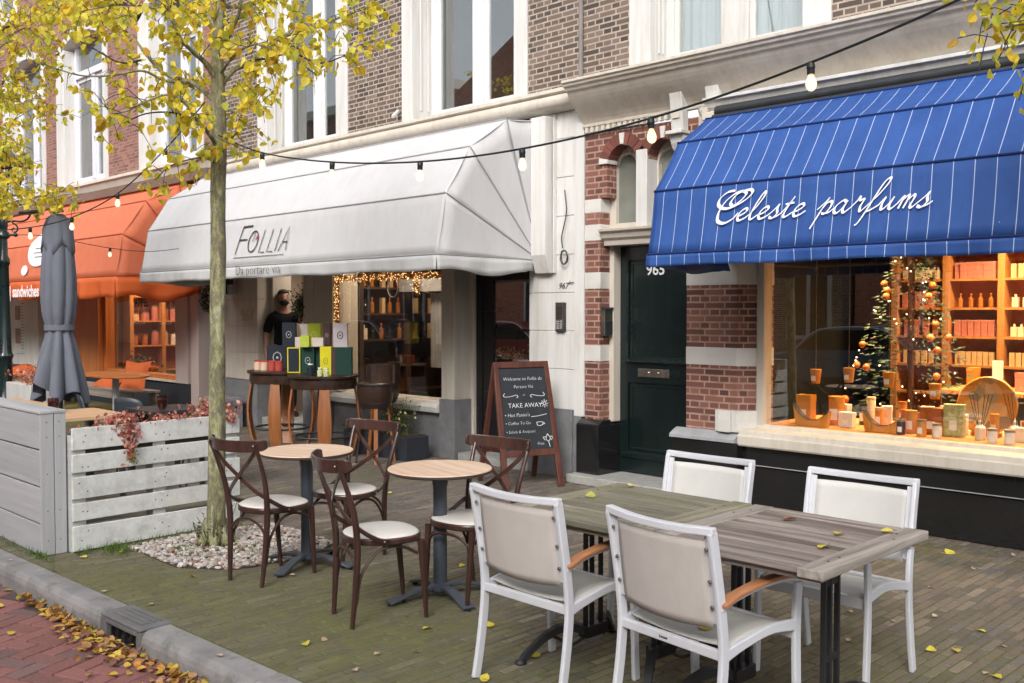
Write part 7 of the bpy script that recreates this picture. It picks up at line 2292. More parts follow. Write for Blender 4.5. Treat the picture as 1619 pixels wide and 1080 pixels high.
for k, (px, py, br) in enumerate([(482, 1018, 0), (516, 1012, 1), (600, 1035, 1), (663, 1034, 1), (680, 994, 0), (768, 992, 0), (773, 1078, 0), (1413, 985, 1), (1475, 977, 1), (1510, 1028, 0), (1558, 1002, 0), (1580, 1023, 1), (1480, 1030, 0), (1570, 1070, 0), (1556, 1068, 1), (1342, 967, 1), (1341, 1016, 1), (735, 895, 0), (620, 781, 0), (545, 873, 1), (466, 911, 1), (300, 912, 0), (190, 872, 0), (137, 883, 0), (640, 975, 1), (240, 958, 1), (88, 903, 1), (165, 938, 1), (18, 888, 1), (1600, 880, 1), (1540, 900, 1), (1475, 930, 1), (915, 712 + 40, 0), (900, 905, 1), (350, 1040, 1), (560, 1060, 1), (840, 1040, 0)]):
    p = gpx(px, py)
    marks = [((-5.4, 3.5), "the left round table"), ((-4.25, 3.66), "the right round table"), ((-4.2, 3.1), "the kerbside bentwood chair"), ((-2.93, 2.9), "the left white armchair"), ((-2.15, 2.8), "the nearest white armchair"), ((-1.82, 4.35), "the far right white armchair"), ((-5.1, 2.3), "the kerb drain"), ((-6.8, 2.5), "the planter corner"), ((-6.3, 3.3), "the tree foot"), ((-2.8, 6.9), "the black plinth"), ((-5.9, 6.6), "the green door step"), ((-1.2, 4.0), "the right edge of the picture"), ((-3.5, 4.2), "the mossy teak table")]
    mk = min(marks, key=lambda q: math.hypot(q[0][0] - p.x, q[0][1] - p.y)); df = p - Vector((mk[0][0], mk[0][1], 0))
    side = ("upper right of" if df.dot(_F) > 0 else "right of" if df.dot(_R) > 0 else "left of") if abs(df.dot(_R)) > abs(df.y + -df.x) * .5 else ("beyond" if (df.y - df.x) > 0 else "in front of")
    far = "near" if df.length < .35 else ""
    far = "close" if df.length < .35 else ("a step" if df.length < .8 else "farther")
    single_leaf(p.x, p.y, .006, .052 if not br else .036, Yl if not br else (.50, .38, .26, 1), ("small yellow leaf on the bricks, %s %s %s" if not br else "withered brown leaf on the bricks, %s %s %s") % (far, side, mk[1]), "loose leaves on the pavement", seed=100 + k)
for k, (px, py) in enumerate([(5, 935), (6, 960), (14, 1005)]):
    p = gpx(px, py, -.115); single_leaf(p.x, p.y, -.112, .05, Yl, ("yellow leaf at the left edge against the kerb", "yellow leaf on the red road bricks below the first kerb joint", "lowest yellow leaf on the red road bricks")[k], "loose leaves on the road", seed=300 + k)

# ================================================================ CHALKBOARD
M['mahog'] = wood_mat('mahogany_frame', (.055, .019, .014), (.125, .046, .033), 'z', .6, .4)
CB = empty("chalkboard_sign", (-6.297, 6.549, 0), 0, "mahogany A-frame chalkboard with chalk menu writing by the black shop door", "sign")
# front leaf: local plane leaning back; local x along the street
tilt = math.atan(.29 / 1.14)
Mf = Matrix.Translation((0, -.06, 0)) @ Matrix.Rotation(tilt * -1, 4, 'X')
CB.rotation_euler.z = R(70)
wb, wt, hh = .315, .285, 1.20
mb = MB()
for s in (-1, 1):
    mb.add([Mf @ Vector(p) for p in ((s * wb, -.018, 0), (s * (wb - .06), -.018, 0), (s * (wt - .045), -.018, hh), (s * wt, -.018, hh), (s * wb, .018, 0), (s * (wb - .06), .018, 0), (s * (wt - .045), .018, hh), (s * wt, .018, hh))],
           [(0, 1, 2, 3), (7, 6, 5, 4), (0, 4, 5, 1), (1, 5, 6, 2), (2, 6, 7, 3), (3, 7, 4, 0)])
mb.box(-wt + .04, wt - .04, -.018, .018, hh - .06, hh, Mf); mb.box(-wb + .05, wb - .05, -.018, .018, .30, .36, Mf)
mb.build("front_frame", M['mahog'], CB, bevel=.004)
mb = MB(); mb.add([Mf @ Vector(p) for p in ((-wb + .065, -.004, .355), (wb - .065, -.004, .355), (wt - .04, -.004, hh - .055), (-wt + .04, -.004, hh - .055), (-wb + .065, .006, .355), (wb - .065, .006, .355), (wt - .04, .006, hh - .055), (-wt + .04, .006, hh - .055))],
                  [(0, 1, 2, 3), (7, 6, 5, 4), (0, 4, 5, 1), (1, 5, 6, 2), (2, 6, 7, 3), (3, 7, 4, 0)])
mb.build("board", paint('chalk_black', (.018, .022, .028), .75, .3, 3, .05, dirt=(.05, .055, .06), dirt_amt=.5), CB)
Mb = Matrix.Translation((0, .52, 0)) @ Matrix.Rotation(tilt, 4, 'X')
mb = MB()
for s in (-1, 1):
    mb.add([Mb @ Vector(p) for p in ((s * wb, .0, 0), (s * (wb - .05), .0, 0), (s * (wt - .045), .0, hh - .01), (s * wt, .0, hh - .01), (s * wb, .03, 0), (s * (wb - .05), .03, 0), (s * (wt - .045), .03, hh - .01), (s * wt, .03, hh - .01))],
           [(0, 1, 2, 3), (7, 6, 5, 4), (0, 4, 5, 1), (1, 5, 6, 2), (2, 6, 7, 3), (3, 7, 4, 0)])
mb.box(-wb + .05, wb - .05, .0, .03, .30, .36, Mb); mb.box(-wt, wt, .0, .03, hh - .06, hh - .01, Mb)
CB_rear = mb.build("rear_frame", M['mahog'], CB, bevel=.004)

for v in CB_rear.data.vertices: pass
ck = MB()
def chalk(s, x, z, size, sh=.1, al='CENTER'):
    text_mb(ck, s, size * .80, Mf @ basis((x, -.0055, z), (1, 0, 0), (0, 0, 1)), bold=-.0008, shear=sh, align=al, thick=.0004)
chalk("Welcome to Follia da", 0, 1.02, .058, .15); chalk("Portare Via", 0, .945, .055, .15)
chalk("or", 0, .872, .04); chalk("TAKE AWAY", .0, .76, .078, .0)
chalk("\u2022 Hot Panini's", -.225, .675, .060, .15, 'LEFT'); chalk("\u2022 Coffee To Go", -.225, .60, .052, .15, 'LEFT'); chalk("\u2022 Salads & Antipasti", -.225, .52, .048, .2, 'LEFT'); chalk("Free", .12, .40, .05, .2)
def cline(P): ck.tube([Mf @ Vector((x, -.0055, z)) for x, z in catmull_2(P)], .0028, 5)
def catmull_2(P): return [(p.x, p.y) for p in catmull([(a, b, 0) for a, b in P], 5)]
for s in (-1, 1):
    cline([(s * .20, .90), (s * .215, .875), (s * .19, .865), (s * .13, .87), (s * .08, .88), (s * .065, .865), (s * .08, .855)])
cline([(.20, .50), (.18, .455), (.205, .43), (.225, .46), (.20, .50)]); cline([(.205, .43), (.215, .375)]); cline([(.17, .44), (.15, .47), (.18, .47)]); cline([(.235, .44), (.25, .47), (.225, .475)])
cline([(.10, .615), (.11, .585), (.15, .585), (.165, .615), (.10, .615)]); cline([(.165, .608), (.185, .60), (.16, .592)])
for k in range(8):
    a = k * math.pi / 4; cline([(.205 + .022 * math.cos(a), .79 + .022 * math.sin(a)), (.205 + .04 * math.cos(a), .79 + .04 * math.sin(a))])
cline([(.205 + .015 * math.cos(a), .79 + .015 * math.sin(a)) for a in (0, 1, 2, 3, 4, 5, 6.28)])
cline([(.05, .67), (.13, .675), (.215, .69)])
ck.build("chalk_writing", paint('chalk_white', (.72, .74, .76), .9, .05), CB, recalc=False)

# ================================================================ HIGH BARREL TABLES AND GOODS
M['stave'] = wood_mat('orange_barrel_stave', (.22, .075, .025), (.36, .135, .045), 'z', .6, .45)
M['barrel_dark'] = wood_mat('dark_barrel_wood', (.022, .013, .010), (.06, .032, .022), 'x', .6, .35)
TZ = .93
def barrel_table(name, label, x, y, r, rz, sx=1.0):
    t = empty(name, (x, y, 0), R(rz), label, "table", "barrel tables in front of the take-away")
    S = Matrix.Diagonal((sx, 1, 1, 1))
    mb = MB(); mb.lathe([(r * .98, TZ - .03), (r, TZ - .025), (r, TZ - .005), (r * .985, TZ)], 0, 0, 40, m=S); mb.build("tabletop", M['barrel_dark'], t, smooth=True)
    mb = MB(); mb.lathe([(r * .90, TZ - .15), (r * .93, TZ - .10), (r * .92, TZ - .03)], 0, 0, 40, m=S); mb.build("barrel_rim", M['barrel_dark'], t, smooth=True)
    for k in range(4):
        a = k * math.pi / 2 + math.pi / 4; d = Vector((math.cos(a) * sx, math.sin(a), 0)); tv = Vector((-math.sin(a), math.cos(a), 0))
        mb = MB()
        zz = [.0, .12, .3, .46, .62, .80]; rr = [.74, .84, .93, .96, .93, .86]
        for i in range(len(zz) - 1):
            pass
        P = catmull([d * r * q + Vector((0, 0, z)) for z, q in zip(zz, rr)], 4)
        mb.ribbon(P, lambda u: .10 + .05 * math.sin(math.pi * u), .022, up=tuple(d))
        mb.build("stave_leg", M['stave'], t, bevel=.003)
    mb = MB(); pts = [(r * .78 * sx * math.cos(a * .2618), r * .78 * math.sin(a * .2618), .24) for a in range(24)]
    mb.tube(pts, .014, 6, closed=True); mb.build("foot_ring", M['darkmetal'], t, smooth=True)
    return t
t1 = barrel_table("barrel_table", "dark barrel table with orange stave legs in front of the take-away doorway", -10.32, 6.38, .40, 0, 1.05)
t2 = barrel_table("barrel_table", "dark barrel table holding tall packages, nearer the tinsel window", -9.28, 6.28, .40, 12, 1.0)
def stool(x, y, label, rz=0):
    t = empty("barrel_stool", (x, y, 0), R(rz), label, "stool", "barrel stools")
    mb = MB(); mb.lathe([(.155, .60), (.19, .68), (.20, .78), (.195, .86), (.17, .87)], 0, 0, 24); mb.build("barrel_seat", M['barrel_dark'], t, smooth=True)
    mb = MB()
    for z, r in ((.64, .178), (.84, .203)): mb.lathe([(r, z), (r + .004, z + .012), (r, z + .024)], 0, 0, 24, cap=False)
    mb.build("hoop", M['iron'], t, smooth=True)
    mb = MB(); vs = []
    n = 9
    for i in range(n):
        a = math.pi * .5 + (i / (n - 1) - .5) * 2.2; 
        for z in (.86, 1.06): vs.append((.2 * math.cos(a), .2 * math.sin(a), z))
    mb.add(vs, [(2 * i, 2 * i + 1, 2 * i + 3, 2 * i + 2) for i in range(n - 1)]); mb.build("backrest", M['barrel_dark'], t, solid=.02)
    for k in range(4):
        a = k * math.pi / 2 + .6; d = Vector((math.cos(a), math.sin(a), 0)); mb = MB()
        mb.bar(d * .13 + Vector((0, 0, .62)), d * .21, .045, .02, up=tuple(d)); mb.build("leg", M['stave'] if k in (0, 3) else M['barrel_dark'], t, bevel=.003)
    return t
stool(-8.55, 6.45, "tall barrel stool in front of the take-away window, right of the barrel tables", 20)
s2_ = stool(-8.95, 6.85, "tall barrel stool half hidden behind the first one by the window", -30)
# goods on the tables: (px, width, height, depth pos, material)
def goods(px, ytop, ybot, wpx, dist, mat, label, cat="gift box", dep=.09, name="gift_package", badge=None, frame=None):
    p = at(px, ybot, dist); w_ = .93 * wpx / 1547.5 * dist; h = (ybot - ytop) / 1547.5 * dist
    zb = TZ + (p.z - TZ if p.z - TZ > .12 else 0)
    t = empty(name, (p.x, p.y, zb), R(45), label, cat, "packages on the barrel tables")
    h = max(.04, at(px, ytop, dist).z - zb)
    mb = MB(); mb.box(-w_ / 2, w_ / 2, -dep / 2, dep / 2, 0, h); mb.build("carton", mat, t, bevel=.003)
    if badge:
        mb = MB(); r = w_ * .2
        ring = [(r * math.cos(a * math.pi / 4), -dep / 2 - .002, h * .5 + r * 1.3 * math.sin(a * math.pi / 4)) for a in range(8)]
        mb.tube(ring, r * .14, 5, closed=True); mb.sphere((0, -dep / 2 - .002, h * .5), r * .3, 6, 4, sc=(1, .2, 1)); mb.build("printed_emblem", badge, t)
    if frame:
        mb = MB(); e = .012
        for a, b, c, d in ((-w_ / 2, -w_ / 2 + e, 0, h), (w_ / 2 - e, w_ / 2, 0, h), (-w_ / 2 + e, w_ / 2 - e, 0, e), (-w_ / 2 + e, w_ / 2 - e, h - e, h)): mb.box(a, b, -dep / 2 - .003, -dep / 2, c, d)
        mb.build("yellow_edge", frame, t)
    return t
pk_ = lambda n, c: paint(n, c, .7, .12, 10, spec=.25)
navy, dkgreen, lime, yellow, lilac, choc, palep = pk_('navy_carton', (.018, .022, .035)), pk_('dark_green_carton', (.012, .045, .035)), pk_('olive_carton', (.26, .30, .02)), pk_('yellow_carton', (.62, .56, .02)), pk_('lilac_carton', (.52, .46, .50)), pk_('chocolate_carton', (.07, .04, .04)), pk_('pale_pink_carton', (.58, .50, .46))
silver = pk_('silver_print', (.4, .42, .42))
d1, d2_ = 11.72, 11.0
goods(440, 546, 584, 36, 11.95, navy, "wide dark navy carton at the left behind the red tins", badge=silver)
goods(466, 549, 585, 22, 11.35, navy, "navy carton with bright yellow edges at the front left", frame=yellow)
goods(488, 549, 585, 22, 11.2, dkgreen, "dark green carton beside the one with yellow edges", badge=silver)
goods(503, 549, 585, 12, 11.25, dkgreen, "narrow dark green carton squeezed before the yellow one")
goods(516, 548, 586, 19, 11.0, yellow, "bright yellow carton near the white jars", badge=lime)
goods(544, 549, 587, 28, 10.95, dkgreen, "large plain dark green carton at the right end of the goods")
goods(529, 549, 587, 8, 10.95, choc, "narrow black carton between yellow and dark green ones")
goods(458, 510, 548, 22, 11.55, navy, "charcoal bag with a round emblem standing highest at the left", badge=silver)
goods(481, 512, 548, 14, 11.7, palep, "pale pink carton in the upper row")
goods(498, 511, 548, 22, 11.6, lime, "olive green carton in the upper row", badge=pk_('light_green_print', (.4, .45, .1)))
goods(518, 511, 549, 12, 11.35, choc, "chocolate brown carton in the upper row", badge=lilac)
goods(539, 511, 549, 24, 11.2, lilac, "lilac white carton at the right of the upper row", badge=choc)
goods(478, 533, 549, 22, 11.35, palep, "small white carton under the pink one")
goods(483, 531, 548, 15, 11.1, pk_('lime_carton', (.42, .52, .03)), "small lime green carton in the middle", badge=palep)
goods(503, 534, 548, 20, 11.15, palep, "small patterned white carton right of the lime green one")
def tin(px, dist, mat, label, r=.045, h=.10, y=586):
    p = at(px, y, dist); t = empty("tin", (p.x, p.y, TZ), 0, label, "tin", "tins and jars on the barrel tables")
    mb = MB(); mb.lathe([(r, 0), (r * 1.02, .008), (r * 1.02, h - .01), (r, h)], 0, 0, 18); mb.build("tin_body", mat, t, smooth=True)
    mb = MB(); mb.lathe([(r * 1.05, h), (r * 1.05, h + .014), (r * .9, h + .018)], 0, 0, 18); mb.build("lid", pk_('tin_red_lid', (.42, .05, .04)) if 'tin_red_lid' not in bpy.data.materials else bpy.data.materials['tin_red_lid'], t, smooth=True)
tr_, tc_ = pk_('red_tin', (.40, .07, .05)), pk_('cream_tin', (.62, .45, .32))
tin(408, 11.9, tc_, "leftmost cream tin with red lid on the left barrel table"); tin(418, 11.8, tc_, "second cream tin with red lid"); tin(430, 11.75, tr_, "red tin in front of the navy carton"); tin(441, 11.7, tr_, "rightmost red tin in front of the navy carton")
def jar(px, dist, mat, label, r=.03, h=.08):
    p = at(px, 590, dist); t = empty("jar", (p.x, p.y, TZ), 0, label, "jar", "tins and jars on the barrel tables")
    mb = MB(); mb.lathe([(r, 0), (r * 1.05, .01), (r * 1.05, h * .75), (r * .7, h * .85), (r * .7, h)], 0, 0, 16); mb.build("jar_body", mat, t, smooth=True)
    mb = MB(); mb.lathe([(r * .8, h), (r * .8, h + .015)], 0, 0, 16); mb.build("lid", M['cream_pack'], t, smooth=True)
jar(506, 10.75, pk_('pale_green_jar', (.55, .58, .30)), "left pale green jar before the yellow carton"); jar(516, 10.7, bpy.data.materials['pale_green_jar'], "right pale green jar before the yellow carton"); jar(491, 10.8, navy, "dark blue jar before the dark green carton", .035, .12)

# flower box by the take-away window
FB = empty("flower_box", (-8.75, 6.86, 0), R(0), "dark grey flower box under the take-away window", "planter")
mb = MB(); mb.box(-.75, .42, -.16, .16, 0, .26); mb.build("box_body", paint('anthracite_box', (.03, .034, .045), .5, .15, 4), FB, bevel=.006)
mb = MB(); mb.box(-.73, .40, -.14, .14, .255, .27); mb.build("soil", bpy.data.materials['potting_soil'], FB)
FP = empty("flowering_shrub", (-8.62, 6.82, .26), 0, "small shrub with pale yellow flowers in the dark flower box", "plant")
rn = random.Random(33)
mb = MB(); leaf_cloud(mb, 420, lambda r: Vector((r.gauss(0, .10), r.gauss(0, .08), abs(r.gauss(.16, .11)))), (.018, .04), [(.10, .15, .03), (.16, .2, .05), (.07, .11, .03), (.25, .27, .08)], rn); mb.build("foliage", M['green_leaf'], FP, recalc=False)
mb = MB()
for k in range(9): mb.tube([(rn.gauss(0, .02), rn.gauss(0, .02), 0), (rn.gauss(0, .07), rn.gauss(0, .05), .3)], .004, 5, c=(.1, .07, .03, 1))
mb.build("stem", M['green_leaf'], FP)
mb = MB()
for k in range(16): mb.sphere((rn.gauss(0, .10), -.04 + rn.gauss(0, .06), rn.uniform(.05, .38)), .013, 6, 4, c=(.75, .70, .40, 1))
mb.build("flower", tint_mat('flower_petal', .6, 0), FP, recalc=False)
FP2 = empty("small_plant", (-9.3, 6.82, .26), 0, "small leafy plant with a yellow flower at the left of the flower box", "plant")
mb = MB(); leaf_cloud(mb, 130, lambda r: Vector((r.gauss(0, .08), r.gauss(0, .06), abs(r.gauss(.05, .05)))), (.02, .04), [(.12, .16, .04), (.16, .2, .05)], rn); mb.build("foliage", M['green_leaf'], FP2, recalc=False)
mb = MB(); mb.sphere((.02, -.05, .13), .016, 6, 4, c=(.75, .70, .2, 1)); mb.build("flower", bpy.data.materials['flower_petal'], FP2, recalc=False)

# plant on the pier and the metal box under the awning
t = empty("wall_box", (-12.95, 7.05, 2.0), 0, "dark metal box and pipe hanging under the white awning at the left pier", "metal box")
mb = MB(); mb.box(-.05, .16, -.08, .08, -.12, .10); mb.build("box_body", M['darkmetal'], t, bevel=.006)
mb = MB(); mb.box(.17, .26, -.03, .08, -.12, .02); mb.build("box_cover", M['granite_light'], t, bevel=.004)
mb = MB(); mb.box(-.5, .0, -.07, .0, .02, .09); mb.build("beam", bpy.data.materials['brown_beam'], t, bevel=.004)
t = empty("wreath", (-13.28, 7.0, 1.82), 0, "dark round wreath hanging behind the tree trunk at the white pier", "wreath")
mb = MB(); rn = random.Random(12)
leaf_cloud(mb, 420, lambda r: (lambda a: Vector((.15 * math.cos(a) + r.gauss(0, .03), r.gauss(0, .03), .15 * math.sin(a) + r.gauss(0, .03))))(r.uniform(0, 6.28)), (.03, .06), [(.03, .03, .02), (.05, .045, .02), (.02, .02, .015)], rn)
mb.build("foliage", M['green_leaf'], t, recalc=False)
mb = MB(); mb.box(-.16, .16, -.11, .11, 0, .9) ; 
t = empty("utility_box", (-12.7, 6.95, 0), 0, "grey cabinet with a white label beside the white pier, behind the tree", "cabinet")
mb.build("cabinet_body", M['granite'], t, bevel=.008) if False else None
mb = MB(); mb.box(-.35, .25, -.15, .12, 0, .42); mb.build("cabinet_body", paint('cool_grey_paint', (.26, .27, .30), .5, .1, 4), t, bevel=.008)
mb = MB(); mb.box(.06, .20, -.155, -.15, .30, .37); mb.build("label", M['letter_white'], t)

# ================================================================ PERSON in the doorway
M['skin'] = paint('skin', (.42, .23, .16), .55, .08, 20, .05)
M['shirt'] = fabric('black_polo', (.012, .012, .016), .85, .3, 8, stretch=(1, 1, 1))
M['trouser'] = fabric('dark_trousers', (.02, .02, .025), .85, .3, 8, stretch=(1, 1, .4))
M['hair'] = paint('black_hair', (.012, .010, .009), .6, .3, 60, .4)
PX, PY, PZ = -12.10, 7.52, .15
PE = empty("person", (PX, PY, PZ), 0, "man in a black polo shirt in the doorway reaching up to green plants", "person")
PE.rotation_euler.z = R(-20)     # local +x is the way he faces
def skin_mesh(name, verts, edges, radii, mat, parent, root=0, sub=2):
    me = bpy.data.meshes.new(name); me.from_pydata([Vector(v) for v in verts], edges, []); me.materials.append(mat)
    o = bpy.data.objects.new(name, me); col.objects.link(o); o.parent = parent
    md = o.modifiers.new("skin", 'SKIN'); md.use_smooth_shade = True; md.branch_smoothing = .6
    sv = me.skin_vertices[0].data
    for i, r in enumerate(radii):
        sv[i].radius = r if isinstance(r, tuple) else (r, r)
        sv[i].use_root = (i == root)
    md = o.modifiers.new("sub", 'SUBSURF'); md.levels = sub; md.render_levels = sub
    return o
# joints: he faces +x; his right side is -y (towards the street)
V = [(0, 0, .95), (0, 0, 1.12), (.01, 0, 1.30), (0, 0, 1.43), (.015, 0, 1.53), (.03, 0, 1.585),      # pelvis..neck (0-5)
     (0, -.10, .90), (.01, -.11, .50), (0, -.12, .10), (.14, -.13, .035),                               # right leg 6-9
     (0, .10, .90), (.03, .11, .50), (-.02, .12, .10), (.12, .13, .035),                                # left leg 10-13
     (0, -.19, 1.40), (-.04, -.235, 1.13), (.03, -.245, .88), (.06, -.25, .79),                          # right arm hanging 14-17
     (.02, .17, 1.42), (.20, .22, 1.36), (.40, .16, 1.55), (.46, .14, 1.62)]                            # left arm raised 18-21
E_ = [(0, 1), (1, 2), (2, 3), (3, 4), (4, 5), (0, 6), (6, 7), (7, 8), (8, 9), (0, 10), (10, 11), (11, 12), (12, 13), (3, 14), (14, 15), (15, 16), (16, 17), (3, 18), (18, 19), (19, 20), (20, 21)]
Rr = [(.11, .14), (.105, .135), (.115, .15), (.10, .13), .056, .054, .085, .058, .042, .035, .085, .058, .042, .035, .056, .044, .032, .026, .056, .044, .034, .027]
body = skin_mesh("body", V, E_, Rr, M['skin'], PE)
head_v = [(.03, 0, 1.60), (.045, 0, 1.66), (.035, 0, 1.73)]
mb = MB()
# head: shaped lathe-like rings with a face profile towards +x
rings = [(1.575, .045, .045, .02), (1.60, .068, .056, .035), (1.625, .082, .064, .03), (1.655, .090, .070, .025), (1.69, .094, .074, .02), (1.72, .092, .075, .012), (1.75, .080, .068, .005), (1.775, .05, .045, 0), (1.786, .01, .01, 0)]
vs = []; n = 20
for z, rx, ry, ox in rings:
    for k in range(n):
        a = 2 * math.pi * k / n; cx_ = math.cos(a); x = ox + rx * cx_
        if cx_ > .93 and 1.64 < z < 1.70: x += .016 if z < 1.67 else .008
        if cx_ > .9 and z < 1.61: x += .008
        if .55 < cx_ < .95 and 1.68 < z < 1.70: x -= .006
        vs.append((x, ry * math.sin(a), z))
mb.add(vs, [(i * n + k, i * n + (k + 1) % n, (i + 1) * n + (k + 1) % n, (i + 1) * n + k) for i in range(len(rings) - 1) for k in range(n)])
for s in (-1, 1):
    mb.sphere((.01, s * .076, 1.665), .020, 8, 6, sc=(.7, .35, 1.2))
hd = mb.build("head", M['skin'], PE, smooth=True)
mb = MB()
for s in (-1, 1): mb.sphere((.106, s * .030, 1.685), .009, 8, 6, sc=(.5, 1, .7))
mb.build("eye", M['hair'], PE)
mb = MB(); mb.sphere((.112, 0, 1.628), .012, 8, 4, sc=(.4, 1.8, .35)); mb.build("mouth", pk_('lips', (.22, .07, .06)), PE)
mb = MB(); vs = []
for z, rx, ry, ox in [(1.60, .075, .058, -.012), (1.64, .088, .070, -.014), (1.68, .096, .078, -.006), (1.72, .102, .082, .006), (1.76, .094, .076, .008), (1.79, .065, .055, .004), (1.802, .01, .01, 0)]:
    for k in range(n):
        a = 2 * math.pi * k / n; cx_ = math.cos(a); x = ox + rx * cx_
        lim = .05 if z > 1.70 else (.0 if z > 1.66 else -.02)
        if z < 1.73 and x > lim: x = lim
        vs.append((x, (ry if x < lim else ry * .93) * math.sin(a), z))
mb.add(vs, [(i * n + k, i * n + (k + 1) % n, (i + 1) * n + (k + 1) % n, (i + 1) * n + k) for i in range(6) for k in range(n)])
mb.build("hair", M['hair'], PE, smooth=True)
mb = MB()   # beard
vs = []
for z, rx, ry, ox in [(1.572, .05, .045, .028), (1.59, .070, .056, .036), (1.615, .082, .064, .034), (1.635, .083, .068, .030)]:
    for k in range(11):
        a = -1.25 + 2.5 * k / 10; vs.append((ox + rx * math.cos(a) + .004, ry * math.sin(a), z))
mb.add(vs, [(i * 11 + k, i * 11 + k + 1, (i + 1) * 11 + k + 1, (i + 1) * 11 + k) for i in range(3) for k in range(10)]); mb.build("beard", M['hair'], PE, smooth=True, solid=.006)
Vs = [(0, 0, .93), (0, 0, 1.12), (.01, 0, 1.30), (0, 0, 1.43), (.012, 0, 1.515), (0, -.19, 1.40), (-.035, -.228, 1.17), (.02, .17, 1.42), (.17, .212, 1.375)]
skin_mesh("shirt", Vs, [(0, 1), (1, 2), (2, 3), (3, 4), (3, 5), (5, 6), (3, 7), (7, 8)], [(.125, .16), (.12, .15), (.13, .17), (.125, .165), .080, .082, .066, .082, .068], M['shirt'], PE)
Vt = [(0, 0, .98), (0, -.10, .88), (.01, -.11, .50), (0, -.12, .10), (0, .10, .88), (.03, .11, .50), (-.02, .12, .10)]
skin_mesh("trousers", Vt, [(0, 1), (1, 2), (2, 3), (0, 4), (4, 5), (5, 6)], [(.12, .155), .10, .078, .065, .10, .078, .065], M['trouser'], PE)
def hand(origin, dirv, palm_n, parent, curl=.5, s=1.0, thumb_side=1):
    """a palm with five tapering bent fingers"""
    mb = MB(); o = Vector(origin); d = Vector(dirv).normalized(); nrm = Vector(palm_n).normalized(); sd_ = d.cross(nrm).normalized()
    mb.tube([o, o + d * .03, o + d * .075, o + d * .09], [.020, .030, .032, .026], 10)
    for k, L in enumerate((.068, .078, .072, .056)):
        b = o + d * .085 + sd_ * (.027 - .018 * k)
        p1 = b + d * L * .45 + nrm * L * .10 * curl; p2 = p1 + d * L * .30 + nrm * L * .35 * curl; p3 = p2 + d * L * .12 + nrm * L * .35 * curl
        mb.tube([b, p1, p2, p3], [.009, .0085, .0078, .006], 7)
    b = o + d * .03 + sd_ * .028 * thumb_side
    mb.tube([b, b + d * .03 + sd_ * .02 * thumb_side + nrm * .01, b + d * .055 + sd_ * .026 * thumb_side + nrm * .022], [.011, .010, .007], 7)
    mb.build("hand", M['skin'], parent, smooth=True)
hand((.06, -.25, .80), (.12, 0, -1), (.3, .9, 0), PE, .5)
hand((.455, .14, 1.61), (.5, -.05, .85), (.7, 0, -.6), PE, .9)
for s in (-1, 1):
    mb = MB(); mb.tube(catmull([(-.06, s * .12, .04), (.03, s * .125, .05), (.12, s * .13, .04), (.19, s * .132, .03)], 4), lambda u: .045 - .012 * u, 10); mb.build("shoe", M['hair'], PE, smooth=True)
t = empty("hanging_plant", (-11.24, 7.28, 1.73), 0, "bunch of dark green foliage hanging in the doorway above the man's hand", "plant")
mb = MB(); rn = random.Random(3)
leaf_cloud(mb, 900, lambda r: Vector((r.gauss(0, .085), r.gauss(0, .06), r.gauss(0, .09))), (.02, .045), [(.06, .10, .04), (.10, .14, .06), (.04, .07, .035), (.15, .18, .09)], rn); mb.build("foliage", M['green_leaf'], t, recalc=False)
mb = MB(); mb.tube([(0, 0, .05), (0, 0, .75)], .003, 5); mb.lathe([(.04, -.08), (.07, .0), (.07, .02)], 0, 0, 12); mb.build("pot", M['bent'], t)

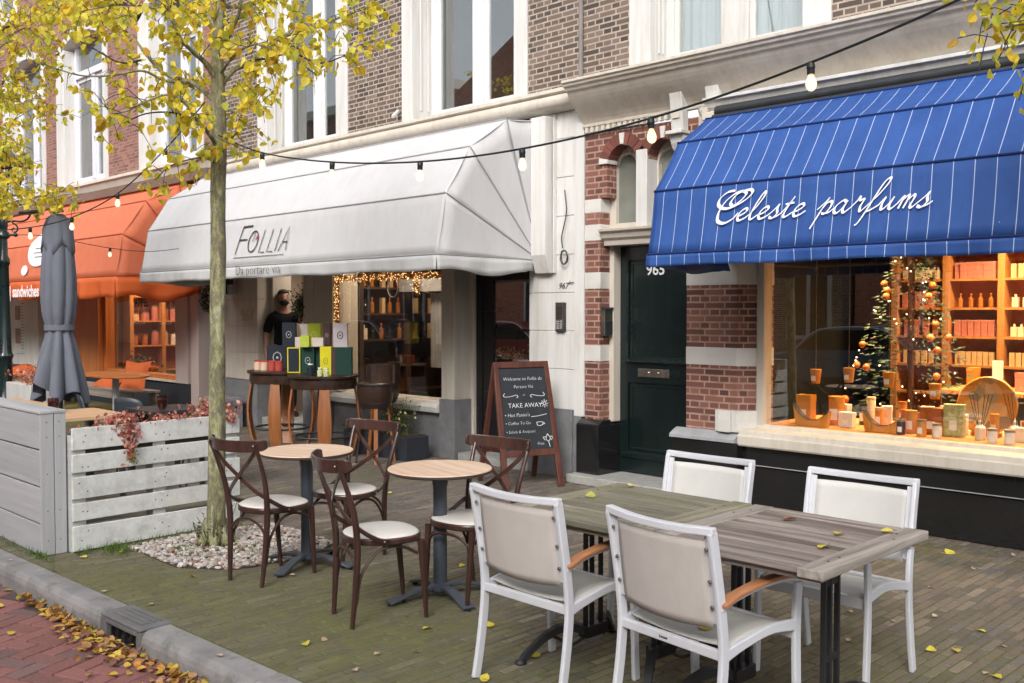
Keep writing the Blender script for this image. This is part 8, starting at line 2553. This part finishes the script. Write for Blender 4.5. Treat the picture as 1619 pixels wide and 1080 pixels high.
# ================================================================ CARS parked across the road (reflected in the panes)
def car(loc, colr, label, van=False, name="parked_car"):
    c = empty(name, loc, 0, label, "car" if not van else "van", "vehicles parked across the road")
    pm_ = paint('car_paint_' + str(int(loc[0] * 10)), colr, .25, .05, 2, 0, coat=.8)
    if van: prof = [(-2.4, .35), (-2.45, .9), (-2.4, 1.1), (-1.9, 1.25), (-1.2, 1.95), (2.2, 2.0), (2.35, 1.8), (2.4, .35)]; gl = [(-1.75, 1.28), (-1.15, 1.85), (2.1, 1.88), (2.15, 1.28)]
    else: prof = [(-2.1, .3), (-2.15, .65), (-2.0, .82), (-1.1, .95), (-.45, 1.42), (.9, 1.46), (1.7, 1.02), (2.1, .95), (2.15, .6), (2.1, .3)]; gl = [(-.95, .97), (-.38, 1.37), (.82, 1.40), (1.45, 1.0)]
    mb = MB(); mb.prism(prof, 'y', -.85, .85); mb.build("body", pm_, c, bevel=.06, segs=3, smooth=True)
    mb = MB(); mb.prism(gl, 'y', -.862, .862); mb.build("side_window", M['black_gloss'], c)
    for sy in (-1, 1):
        mb = MB(); mb.tube(catmull([(x, sy * .866, z + .02) for x, z in gl], 5), .016, 6); mb.build("highlight_line", M['white_clean'], c, smooth=True)  # white line painted in as the bright highlight along the roofline
    for sx in (-1, 1):
        for sy in (-1, 1):
            mb = MB(); mb.lathe([(.20, -.1), (.32, -.09), (.32, .09), (.2, .1)], 0, 0, 24, m=Matrix.Translation((sx * 1.35, sy * .78, .32)) @ Matrix.Rotation(R(90), 4, 'X'))
            wh = mb.build("wheel", M['black_door'], c, smooth=True)
            mb = MB(); mb.lathe([(.01, .105), (.19, .105), (.2, .09)], 0, 0, 16, m=Matrix.Translation((sx * 1.35, sy * .78, .32)) @ Matrix.Rotation(R(90 * sy), 4, 'X')); mb.build("hubcap", M['steel'], wh)
    for sy in (-1, 1):
        mb = MB(); mb.box(-2.16, -2.06, sy * .6 - .15, sy * .6 + .15, .62, .74); mb.build("headlight", M['white_clean'], c, bevel=.02)
    return c
car((-9.2, -4.6, -.12), (.10, .17, .24), "dark blue hatchback parked across the road")
car((-14.3, -4.6, -.12), (.35, .36, .38), "silver hatchback parked across the road")
car((-4.0, -4.7, -.12), (.02, .05, .03), "dark green delivery van parked across the road", True, "parked_van")
car((-25.5, -4.6, -.12), (.04, .04, .05), "black hatchback parked farther along across the road")
car((-31, -4.6, -.12), (.5, .5, .5), "white hatchback parked farther along across the road")
car((-19.5, -4.6, -.12), (.2, .02, .02), "dark red hatchback parked across the road")
